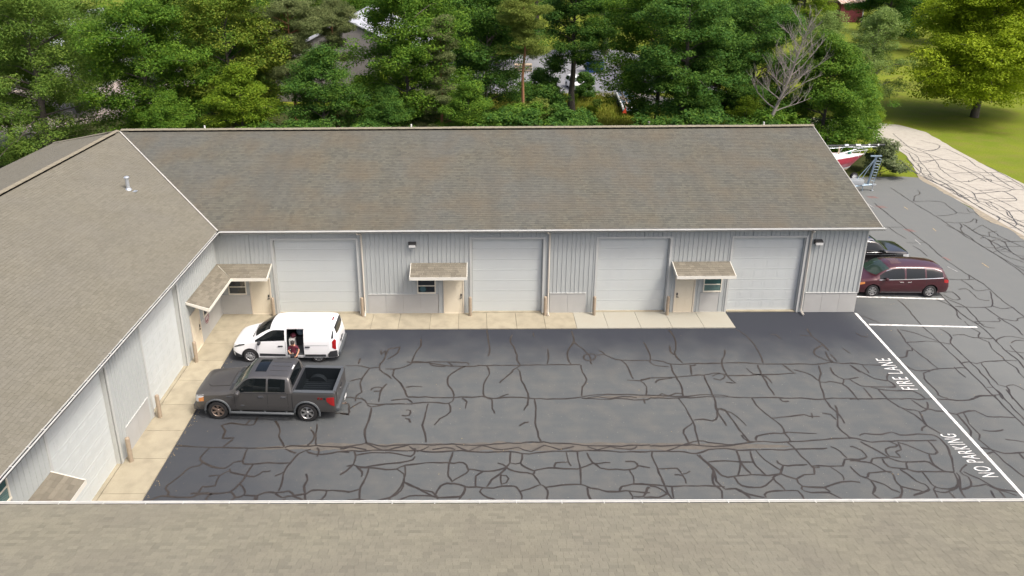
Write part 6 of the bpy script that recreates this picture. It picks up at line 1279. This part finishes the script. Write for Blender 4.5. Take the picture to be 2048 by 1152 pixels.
def farcar(loc, rz, m, label):
    r = thing('parked_car', label, 'car', loc, rz)
    tab = [[0.00,.40,.62,.55,.72,.72,.70,.82,.58,.84],[.08,.32,.80,.55,.86,.82,.82,.92,.68,.95],[.4,.26,.88,.60,.92,.92,.88,1.0,.76,1.03],[1.1,.26,.90,.62,.93,.98,.90,1.06,.78,1.12],[1.3,.26,.90,.62,.93,1.0,.90,1.14,.76,1.2],
           [1.85,.26,.90,.62,.93,1.02,.90,1.56,.68,1.63],[2.3,.26,.90,.62,.93,1.03,.90,1.64,.67,1.72],[4.0,.26,.90,.62,.93,1.04,.89,1.62,.66,1.7],[4.4,.28,.88,.62,.91,1.04,.86,1.5,.66,1.56],[4.6,.30,.86,.62,.88,.98,.84,1.1,.7,1.14],[4.66,.34,.82,.6,.85,.9,.8,.94,.68,.96]]
    C = Car(tab, M[m], r, (.88, 3.6), .35, 1.6, .42)
    C.side('side_window', M['car_glass'], [1.45,1.9,2.7], [.1,.05,.05], [.7,.9,.9], frac=True, n=6, r=2); C.side('side_window', M['car_glass'], [2.8,3.2,4.2], [.05]*3, [.9,.9,.8], frac=True, n=6, r=2)
    C.top('windscreen', M['ws_glass'], -.68, .68, lambda y: 1.2, lambda y: 1.86, n=4, r=4); C.side('headlamp', M['clearlamp'], [.04,.2,.4], [.74,.76,.8], [.84,.88,.92], .01, n=4, r=2); C.side('tail_lamp', M['redlamp'], [4.4,4.5,4.6], [.8]*3, [1.02,1.0,.95], .01, n=3, r=2)
    for wx in (.88, 3.6):
        for sg in (-1, 1): wheel(r, wx, sg*.8, .35, .22, 'rim', 7, sg)
farcar((27.3,57.9,.01), rad(100), 'paint_white', 'white car parked on the far lot beyond the grass gap')
farcar((34.2,57.2,.01), rad(86), 'paint_black', 'dark car with pale roof beyond the flatbed trailer')
def dumpster():
    t = thing('dumpster', 'blue dumpster on the far parking lot', 'dumpster', (30.2,72.2,.01))
    b = MB(); b.add([(0,0,0),(2.4,0,0),(2.4,1.8,0),(0,1.8,0),(-.1,-.2,1.5),(2.5,-.2,1.5),(2.5,1.9,1.9),(-.1,1.9,1.9)], [(0,3,2,1),(4,5,6,7),(0,1,5,4),(1,2,6,5),(2,3,7,6),(3,0,4,7)])
    for k in range(5): b.box(.2+k*.48,.28+k*.48,-.2,-.02,.2,1.3)
    b.build('bin', M['blue'], t); b = MB(); b.box(-.12,2.52,-.22,1.9,1.86,1.92); b.build('lid', M['plastic'], t)
dumpster()
def flatbed():
    t = thing('flatbed_trailer', 'flatbed trailer loaded with pale boards and scrap, orange triangle at its rear', 'trailer', (29.95,44.4,.0), rad(-6))
    b = MB(); b.box(0,2.2,0,11,.62,.74)
    for k in range(8): b.box(-.05,2.25,.3+k*1.4,.4+k*1.4,.5,.62)
    b.build('trailer_bed', M['steel_blue'], t)
    for x0, x1 in ((-.05,.12),(.62,.74),(1.45,1.58),(2.05,2.2)):
        b = MB(); b.box(x0,x1,.2,10.8,.745,.98); b.build('board', M['wood'] if x0 > .5 else M['hull_white'], t)
    q = random.Random(4)
    for k in range(26):
        b = MB(); s_ = q.uniform(.12,.4); b.box(-s_/2,s_/2,-s_,s_,0,q.uniform(.05,.3)); o = b.build('scrap', M[q.choice(['wood','hull_white','galv','steel_blue','rim_brown'])], t); o.location = (q.uniform(.2,2),q.uniform(.2,9.5),.75); o.rotation_euler = (0,0,q.uniform(0,3))
    b = MB(); b.add([(-.1,-.06,.35),(.42,-.06,.35),(.30,-.06,1.05),(-.1,-.10,.35),(.42,-.10,.35),(.30,-.10,1.05)], [(0,1,2),(5,4,3),(0,3,4,1),(1,4,5,2),(2,5,3,0)]); b.build('warning_triangle', M['orange'], t)
    for y in (4.5,5.6):
        for sg in (-1,1):
            o = wheel(t, 1.1+sg*1.15, y, .4, .24, 'hull_white', 8, 1); o.rotation_euler = (0,0,rad(90))
flatbed()
b = MB(); b.lathe([(.10,0),(.09,4.9),(0,4.92)], 10); o = b.build('pole', M['bark_dead'], None, True); o.location = (27.3,22.0,0); tag(o, 'bare pale pole standing behind the ridge', 'pole')
def stack(loc, label, q):
    t = thing('pallet_stack', label, 'pallets', loc); q = random.Random(q)
    for k in range(6):
        b = MB(); b.box(0,2.6,0,1.2,k*.2,k*.2+.13)
        o = b.build('pallet', M['wood' if k % 2 else 'shed_wall'], t)
stack((19.5,73,.01), 'stack of brownish pallets along the far lot', 1)
# small litter on the asphalt
q = random.Random(9); b = MB()
for k in range(420):
    if k < 260: x, y = q.uniform(2,48), q.uniform(-18,12)
    else: x = 1.66+abs(q.gauss(0,.12)); y = q.uniform(-18,-1.7)
    if x < 34 and y > -1.75: continue
    s = q.uniform(.006,.022); a = q.uniform(0,3); c_2, s_2 = math.cos(a)*s, math.sin(a)*s
    b.add([(x-c_2,y-s_2,.034),(x+s_2,y-c_2,.034),(x+c_2,y+s_2,.036+s*.4),(x-s_2,y+c_2,.034)], [(0,1,2,3)])
b.build('litter', mat('dry_leaf', (.34,.26,.13), .9, rnd=.3), lot, kind='stuff', label='tiny dry leaves and grit scattered on the lot')
SHRUB_LABELS = ['dark shrub lowest behind the roof corner', 'shrub below the bushy corner maple', 'shrub under the yellow-green maple', 'shrub between the yellow-green maple and the flat topped pine', 'shrub in front of the grey shed wall', 'olive shrub at the foot of the tall bright topped maple', 'dark shrub just right of the second vent stub', 'dark shrub in front of the broad grey pine', 'dark shrub left of the orange pine trunk', 'green bush at the foot of the orange pine trunk', 'bright green bush right of the orange pine trunk', 'dark bush in front of the ivy-clad oak trunk', 'dark shrub against the ridge below the oak trunk', 'broad dark bush beside the ivy-clad oak trunk', 'dark shrub against the ridge below the grass gap', 'dark shrub beside the bare pale pole', 'dark shrub under the big overhanging oak', 'dark shrub left of the dead tree foot', 'green shrub right of the dead tree foot', 'dark shrub between the dead tree and the sailboat', 'green shrub on the grass before the grey shed', 'yellow-green shrub at the corner of the grey shed', 'small yellowish weed clump left in the meadow gap', 'small yellowish weed clump farther back in the meadow gap', 'small olive weed clump near the flatbed trailer', 'dark bush in front of the white car on the far lot', 'dark bush left of the ivy-clad oak trunk by the far lot', 'green bush at the left foot of the ivy-clad oak']
# ---------------------------------------------------------------- vegetation
def leafmat(name, c1, c2, trans=.42):
    return mat(name, c1, .6, attr='shade', acol=c2, trans=trans, spec=.12, var=.35, vscale=.9, col2=tuple(x*.72 for x in c1))
LM = {'maple': leafmat('leaf_maple', (.080,.180,.022), (.21,.33,.035)), 'dark': leafmat('leaf_dark', (.062,.155,.030), (.17,.29,.04)), 'olive': leafmat('leaf_olive', (.105,.195,.034), (.25,.35,.06)),
      'gold': leafmat('leaf_gold', (.25,.35,.020), (.48,.58,.035)), 'pine': leafmat('needle_grey', (.13,.17,.06), (.28,.32,.13), .3), 'pine_y': leafmat('needle_green', (.15,.21,.04), (.32,.37,.08), .3),
      'pale': leafmat('leaf_pale', (.19,.29,.07), (.36,.46,.16)), 'shrub': leafmat('leaf_shrub', (.15,.20,.09), (.33,.37,.20)), 'yellow': leafmat('leaf_yellowgreen', (.13,.23,.020), (.29,.38,.03)), 'spruce': leafmat('needle_spruce', (.06,.12,.04), (.13,.20,.06), .2),
      'rusty': leafmat('leaf_rusty', (.115,.20,.024), (.32,.36,.05))}
def boughs(seed, H, base, R, prof, nb, up, sub, droop=0., lean=(0,0), spread=.5):
    """trunk along z to H; returns list of bough polylines and clump centres (relative sizes)"""
    q = np.random.RandomState(seed); B = []; Cc = []
    ga = 2.39996
    for i in range(nb):
        f = (i+.5)/nb; z = base+(H*.97-base)*f**.85; az = i*ga+q.uniform(-1.1, 1.1)
        L_ = R*prof((z-base)/(H-base))*q.uniform(.55, 1.15)
        if L_ < .3: L_ = .3
        ang = up*(0.4+.9*f)+q.uniform(-.12, .12)
        d = np.array([math.cos(az)*math.cos(ang), math.sin(az)*math.cos(ang), math.sin(ang)])
        p0 = np.array([lean[0]*z/H, lean[1]*z/H, z-L_*.15]); pts = []
        for t in (0, .33, .66, 1):
            pts.append(p0+d*L_*t+np.array([0, 0, -droop*L_*t*t+.10*L_*math.sin(t*3.)])+q.normal(0, .03*L_, 3)*(t > 0))
        B.append((pts, L_))
        m = max(2, int(sub*(.45+L_/R)))
        for k in range(m):
            t = q.uniform(.30, 1.02)**.8; c = p0+d*L_*t+np.array([0, 0, -droop*L_*t*t+.08*L_])
            side = np.array([-math.sin(az), math.cos(az), 0]); c = c+side*q.normal(0, spread*.45*L_*(.35+.65*t))+np.array([0, 0, q.normal(0, .05*R)])
            Cc.append((c, t))
    return B, Cc
def leaf_quads(q, cen, rad_, flat, n, size, upb=.9, asp=.6):
    """n leaves round centre"""
    d = q.normal(0, 1, (n, 3)); d /= np.linalg.norm(d, axis=1)[:, None]; rr = q.uniform(.25, 1, n)**.6
    pos = cen+d*rr[:, None]*rad_*np.array([1, 1, flat])
    nrm = d*.55+q.normal(0, .45, (n, 3)); nrm[:, 2] += upb; nrm /= np.linalg.norm(nrm, axis=1)[:, None]
    a = np.cross(nrm, q.normal(0, 1, (n, 3))); a /= np.linalg.norm(a, axis=1)[:, None]; bb = np.cross(nrm, a)
    s = size*q.uniform(.6, 1.35, n)[:, None]
    V = np.stack([pos-a*s, pos-bb*s*asp+nrm*s*.12, pos+a*s, pos+bb*s*asp+nrm*s*.12], 1)
    return V
def crown(seed, H, base, R, prof, nb=34, up=.35, sub=9, leaves=55, crad=.13, flat=.5, size=.12, droop=.1, spread=.5, upb=.9, asp=.6, top=True, lean=(0,0)):
    B, Cc = boughs(seed, H, base, R, prof, nb, up, sub, droop, lean, spread)
    q = np.random.RandomState(seed+1); Vs = []; sh = []
    for c, t in Cc:
        r_ = R*crad*q.uniform(.6, 1.3); n = max(8, int(leaves*(r_/(R*crad))**1.6)); v = leaf_quads(q, c, r_, flat, n, size, upb, asp); Vs.append(v)
        base_s = q.uniform(0, .55); zz = (v[:, 0, 2]-c[2])/(r_*flat); sh.append(np.clip(base_s+.55*q.uniform(-1, 1, n)+0*zz, 0, 1))
    V = np.concatenate(Vs); n = len(V)
    return B, fast_mesh('crown', V.reshape(-1, 3), np.arange(n*4).reshape(-1, 4), [LM['maple']], {'shade': np.concatenate(sh)})
def trunk_mesh(B, H, r0, m, lean=(0,0), top=.92, bough_r=.014):
    b = MB(); n = 7; pts = []; rs2 = []
    for i in range(n):
        t = i/(n-1); pts.append((lean[0]*t+.08*math.sin(i*1.9)*(i > 0), lean[1]*t+.08*math.cos(i*2.3)*(i > 0), H*top*t)); rs2.append(r0*(1.25 if i == 0 else 1)*(1-t*.85))
    b.tube(pts, rs2, 9)
    for p, L_ in B:
        r1 = max(.02, bough_r*L_); b.tube([tuple(x) for x in p], [r1, r1*.75, r1*.45, r1*.15], 5)
    return b.mesh('trunk', m, True)
P_round = lambda f: max(.05, 1-abs(2*f-.92)**2.6)**.5
P_dome = lambda f: (1-f**2.2)**.6*(.75+.25*min(1, f*4))
P_cone = lambda f: (1-f)**.8+.06
P_pine = lambda f: (.55+.45*math.sin(f*7+1))*(1-f**3)*(.6+.4*f)+.1
P_flat = lambda f: (.72+.28*math.sin(f*11+1))*max(.02, 1-f**5)**.5*(.75+.25*f)
KINDS = {}
def kind(key, fn): KINDS[key] = fn()
def mk(seed, H, base, R, prof, bark, r0=.22, **k):
    lean = k.get('lean', (0, 0)); B, me = crown(seed, H, base, R, prof, **k); return (me, trunk_mesh(B, H, r0, M[bark], lean), H, R)
KINDS['maple1'] = mk(1, 14, 1.6, 5.0, P_round, 'bark', nb=44, sub=13, leaves=135, crad=.165, spread=.75, size=.095, droop=.05, flat=.66)
KINDS['maple2'] = mk(7, 15, 2.2, 5.2, P_round, 'bark', nb=46, sub=13, leaves=135, crad=.165, spread=.75, size=.095, droop=.12, flat=.66, up=.45)
KINDS['maple3'] = mk(13, 12, 1.0, 4.6, P_dome, 'bark', nb=42, sub=13, leaves=135, crad=.165, spread=.75, size=.092, droop=.08, flat=.66, up=.25)
KINDS['ash'] = mk(21, 15, 1.2, 6.6, P_dome, 'bark', nb=54, sub=16, leaves=120, crad=.125, spread=.65, size=.088, droop=.18, flat=.52, up=.4, r0=.3, asp=.42)
KINDS['oak'] = mk(31, 16, 5.2, 5.2, P_round, 'bark', nb=38, sub=12, leaves=135, crad=.16, size=.105, droop=.1, flat=.6, r0=.42)
KINDS['gold'] = mk(41, 13.5, 2.0, 7.4, P_dome, 'bark', nb=78, sub=20, leaves=125, crad=.125, spread=.65, size=.095, droop=.14, flat=.52, up=.42, r0=.30)
KINDS['pale'] = mk(51, 9.5, 1.2, 4.2, P_dome, 'bark_dead', nb=44, sub=11, leaves=73, crad=.12, size=.085, droop=.1, flat=.7, up=.8, asp=.35, r0=.12)
KINDS['pine'] = mk(61, 14, 6.8, 4.4, P_flat, 'bark_pine', nb=34, sub=12, leaves=200, crad=.17, size=.10, droop=-.05, flat=.34, up=.25, upb=.35, asp=.22, r0=.20, spread=.62)
KINDS['pine2'] = mk(67, 14.8, 8.4, 2.9, P_flat, 'bark_pine', nb=24, sub=10, leaves=220, crad=.24, size=.10, droop=-.05, flat=.40, up=.2, upb=.35, asp=.22, r0=.21, spread=.6)
KINDS['pine3'] = mk(69, 13, 1.5, 3.3, lambda f: P_pine(f)*.7+.35*(1-f), 'bark_pine', nb=38, sub=9, leaves=210, crad=.18, size=.10, droop=.05, flat=.36, up=.15, upb=.35, asp=.22, r0=.18, spread=.55)
KINDS['spruce'] = mk(71, 15, .8, 3.4, P_cone, 'bark', nb=52, sub=8, leaves=122, crad=.16, size=.092, droop=.28, flat=.4, up=.05, upb=.3, asp=.3, r0=.2)
KINDS['shrub'] = mk(81, 2.6, .2, 1.9, P_dome, 'bark', nb=22, sub=9, leaves=59, crad=.17, size=.075, droop=.1, flat=.7, up=.6, r0=.05)
KINDS['shrub2'] = mk(87, 3.4, .3, 2.3, P_round, 'bark', nb=24, sub=9, leaves=59, crad=.17, size=.085, droop=.05, flat=.6, up=.6, r0=.06)
q = random.Random(77)
def tree(kd, x, y, s, leaf, name, label, cat='tree', sz=1., group=None, rz=None):
    me, tm, H, R = KINDS[kd]
    t = thing(name, label, cat, (x, y, 0), q.uniform(0, 6.28) if rz is None else rz, group); t.scale = (s, s, s*sz)
    c = link('crown', me, t); c.material_slots[0].link = 'OBJECT'; c.material_slots[0].material = LM[leaf]; c.rotation_euler = (0, 0, 0)
    link('trunk', tm, t); return t
T_ = tree
# row behind the building, left to right
T_('ash',-24.5,27.5,1.12,'olive','ash_tree','large olive green ash tree at the left edge of the picture')
T_('maple2',-31.5,33,1.0,'olive','ash_tree','olive tree mostly cut by the top left corner')
T_('maple1',-14.2,25.5,1.02,'maple','maple_tree','bushy maple behind the roof corner, right of the large ash')
T_('maple2',-8.4,29.5,1.02,'rusty','maple_tree','yellow-green maple with reddish tips left of the pine')
T_('maple3',-5.6,23.2,.78,'yellow','maple_tree','low yellow-green maple just behind the ridge at the left')
T_('maple3',-11.0,21.6,.62,'maple','maple_tree','low dark maple behind the roof corner')
T_('pine',-3.2,31,1.03,'pine','pine_tree','grey-green Scots pine with flat plates of needles in front of the shed roof')
T_('pine2',.2,33.5,.95,'pine','pine_tree','smaller grey-green pine right beside the flat topped one')
T_('maple3',.9,24.3,.88,'dark','maple_tree','dense dark maple below the two left pines')
T_('maple2',7.4,29,1.02,'maple','maple_tree','tall bright topped maple right of the grey shed')
T_('maple3',6.3,24,.60,'dark','maple_tree','dark low maple before the tall bright topped one')
T_('pine3',10.6,26.2,1.02,'pine','pine_tree','broad grey pine with low drooping limbs, a leafy maple in front of it')
T_('maple3',12.9,22.6,.66,'maple','maple_tree','leafy young maple overlapping the broad grey pine')
T_('maple2',14.6,36,1.0,'dark','maple_tree','dark tree between the broad pine and the orange trunk')
T_('pine2',17.9,31.5,1.02,'pine_y','pine_tree','Scots pine with a bare orange trunk and yellow-green top')
T_('shrub2',19.3,31,1.2,'pine_y','young_pine','small soft pine sapling right of the orange trunk','small tree')
T_('oak',24.5,46.5,.92,'dark','oak_tree','dark oak with a thick ivy-clad trunk above the grass gap')
T_('oak',31.4,27.2,.90,'dark','oak_tree','big dark oak hanging over the flatbed trailer',rz=1.)
T_('maple1',34.4,28.2,.74,'dark','maple_tree','dense deep green maple left of the dead tree')
T_('maple2',31.5,36,1.1,'maple','oak_tree','tall oak top filling the picture edge above the grass gap')
T_('maple2',38.4,30,.88,'dark','maple_tree','vine-draped tree right behind the bare dead tree')
T_('pale',36.4,25.6,.62,'yellow','young_birch','slender yellow-green sapling left of the dead trunk','small tree')
T_('maple3',43.0,25.6,.92,'maple','maple_tree','spreading green maple above the red sailboat')
T_('maple3',47.0,29.5,.66,'maple','maple_tree','drooping green maple touching the driveway edge')
T_('maple3',51.6,35.4,.50,'yellow','maple_tree','low drooping branch clump at the bend of the driveway','small tree')
T_('pale',56.8,44.2,1.16,'pale','willow_tree','pale silvery green airy tree left of the driveway')
T_('pale',52.6,47,1.1,'pale','willow_tree','pale airy tree behind the spreading maple')
T_('gold',68.0,42.8,1.18,'gold','shade_tree','large golden green shade tree on the lawn at the right')
T_('shrub',47.0,22.9,1.05,'shrub','shrub','silvery green shrub beside the bow tower of the trailer','shrub')
# second depth: trees over the far lots and lawns
far = [('maple1',-33,48,1.1,'olive','olive tree behind the large ash'),('spruce',-22,44,1.,'spruce','dark spruce behind the roof-corner maple'),('maple2',-13,46,1.,'dark','dark tree behind the pines, left of the shed'),
       ('maple1',17,80,1.3,'maple','bright tree beyond the far lot above the pines'),('maple2',6,82,1.25,'dark','dark tree behind the metal shed'),
       ('oak',40,48,1.,'dark','dark oak behind the dead tree'),('maple2',45,62,1.15,'maple','green tree between the far lot and the driveway'),('oak',36,90,1.3,'dark','dark oak across the far lot'),
       ('maple1',52,78,1.2,'olive','olive tree left of the red barn lawn'),('maple3',60,84,1.1,'yellow','low bright tree left of the red barn lawn'),
       ('spruce',112,131,1.35,'spruce','dark spruce right of the red barn'),('maple2',103,114,1.15,'dark','dark tree right of the red barn lawn'),('maple1',86,94,1.25,'dark','wide dark tree behind the golden shade tree'),
       ('maple2',104,100,1.2,'maple','green tree behind the golden shade tree'),('maple1',98,84,1.25,'gold','golden tree at the right edge behind the shade tree'),('maple3',82,118,1.3,'yellow','bright bushy tree below the red barn'),
       ('maple2',86,146,1.5,'dark','dark tree left of the red barn'),('maple1',74,128,1.3,'maple','rounded green tree left of the red barn'),('oak',26,112,1.4,'dark','dark oak beyond the far lot'),('maple1',10,112,1.4,'olive','olive tree beyond the far lot'),('maple2',-8,100,1.4,'maple','tall tree far behind the metal shed'),
       ('maple1',-15,56,1.1,'maple','leafy tree at the left corner of the grey shed'),('maple1',-15,80,1.4,'olive','olive tree behind the grey shed at its left'),('maple2',-7,92,1.4,'maple','green tree behind the ridge of the grey shed'),('maple2',-28,70,1.2,'maple','tree by the left pale building'),('maple1',-46,50,1.1,'olive','olive tree far left')]
for kd, x, y, s, lf, lb in far: T_(kd, x, y, s, lf, 'broadleaf_tree' if kd != 'spruce' else 'spruce_tree', lb)
for k in range(26):
    x = -60+k*9.5; y = 168+q.uniform(-10, 14)+(x > 60)*14
    T_(q.choice(['maple1','maple2','oak','spruce','maple3']), x, y, q.uniform(1.3, 1.7), q.choice(['dark','maple','olive','dark']), 'broadleaf_tree', 'distant treeline tree along the top edge, number %s from the left' % (['one','two','three','four','five','six','seven','eight','nine','ten','eleven','twelve','thirteen','fourteen','fifteen','sixteen','seventeen','eighteen','nineteen','twenty','twenty-one','twenty-two','twenty-three','twenty-four','twenty-five','twenty-six'][k]), group='distant treeline')
# dead tree: bare branching skeleton
def dead():
    t = thing('dead_tree', 'bare grey dead tree leaning right behind the ridge', 'tree', (36.4,22.8,0)); qq = random.Random(3)
    b = MB(); st = [(0,0,0),(.5,0,3.6),(1.4,.1,6.2),(2.1,.2,8.2),(2.6,.2,10.6),(3.2,.2,12.8)]
    b.tube(st, [.19,.15,.12,.09,.05,.02], 8); b.build('trunk', M['bark_dead'], t, True)
    def br(b, p, d, L_, r_, dep):
        pts = [p]; dd = d.copy(); n = 5
        for i in range(n):
            dd = (dd+Vector((qq.uniform(-.18,.18), qq.uniform(-.18,.18), qq.uniform(-.02,.20)))).normalized(); pts.append(pts[-1]+dd*L_/n)
        b.tube(pts, [r_*(1-.8*i/n) for i in range(n+1)], 4 if dep else 5)
        if dep < 3:
            for k in range(4 if dep < 2 else 2):
                i = qq.randint(1, n-1); nd = (dd+Vector((qq.uniform(-.9,.9), qq.uniform(-.9,.9), qq.uniform(-.1,.7)))).normalized(); br(b, pts[i], nd, L_*qq.uniform(.35,.6), r_*.5, dep+1)
    for k in range(30):
        f = .34+.62*k/30; i = min(4, int(f*5)); t0 = f*5-i; p = Vector(st[i]).lerp(Vector(st[i+1]), t0); a = k*2.4
        L_ = 4.6*(1-f*.60)*qq.uniform(.7,1.15); d_ = Vector((math.cos(a)*.95, math.sin(a)*.5, .1+.75*f)).normalized()
        b = MB(); br(b, p, d_, L_, .062*(1.2-f*.7), 0); b.build('branch', M['bark_dead'], t, True)
dead()
# understorey shrubs behind the ridge and along the grass gap
k = 0
SHL = iter(SHRUB_LABELS)
SH = [(-12,20.5,1.3,'maple'),(-8,20.2,1.4,'dark'),(-4.5,20.4,1.3,'maple'),(-1.5,20.6,1.3,'dark'),(1.5,20.8,1.35,'maple'),(3.6,22.3,1.3,'olive'),(5.2,20.6,1.3,'dark'),(8.6,21.,1.3,'dark'),(15.8,22.4,1.5,'dark'),(17.2,25.5,1.4,'maple'),(19.6,23.2,1.5,'maple'),
      (21.6,27,1.3,'dark'),(21.5,21.6,1.35,'dark'),(20.5,37,1.7,'dark'),(24.8,22.4,1.25,'dark'),(28.6,22.8,1.3,'dark'),(31.2,21.2,1.5,'dark'),(35,21.5,1.3,'dark'),(38.4,23.5,1.4,'maple'),(40.6,23.6,1.3,'dark'),(1.2,45,1.6,'maple'),(4.6,49,1.3,'yellow'),(26.4,44,.32,'yellow'),(25.2,50,.35,'yellow'),(27.6,48,.3,'olive'),(27.0,53.5,1.15,'dark'),(21.3,50.5,1.5,'dark'),(22.0,47,1.2,'maple')]
for x, y, s, lf in SH:
    T_(q.choice(['shrub','shrub2']), x, y, s, lf, 'shrub', next(SHL), 'shrub', group='undergrowth shrubs')
# tall meadow grass in the gap
qn = np.random.RandomState(5)
def grass(name, n, xr, yr, h, m, label, ok=None):
    x = qn.uniform(*xr, n); y = qn.uniform(*yr, n); 
    if ok is not None: kk = ok(x, y); x, y = x[kk], y[kk]; n = len(x)
    a = qn.uniform(0, 6.28, n); hh = h*qn.uniform(.5, 1.3, n); w_ = .035; lx = qn.normal(0, .25, n)*hh; ly = qn.normal(0, .25, n)*hh
    dx, dy = np.cos(a)*w_, np.sin(a)*w_; z = np.zeros(n)
    V = np.stack([np.stack([x-dx, y-dy, z], 1), np.stack([x+dx, y+dy, z], 1), np.stack([x+lx+dx*.3, y+ly+dy*.3, hh], 1), np.stack([x+lx-dx*.3, y+ly-dy*.3, hh], 1)], 1)
    me = fast_mesh(name, V.reshape(-1, 3), np.arange(n*4).reshape(-1, 4), [m], {'shade': qn.uniform(0, 1, n)})
    o = link(name, me, None, kind='stuff'); tag(o, label, 'grass'); return o
gm = leafmat('meadow_blade', (.20,.23,.03), (.34,.33,.06), .3)
grass('meadow_grass', 26000, (2, 33), (30, 56.8), .40, gm, 'tall yellow-green grass in the gap before the far parking lot', lambda x, y: (y > 44) | (x > 20))
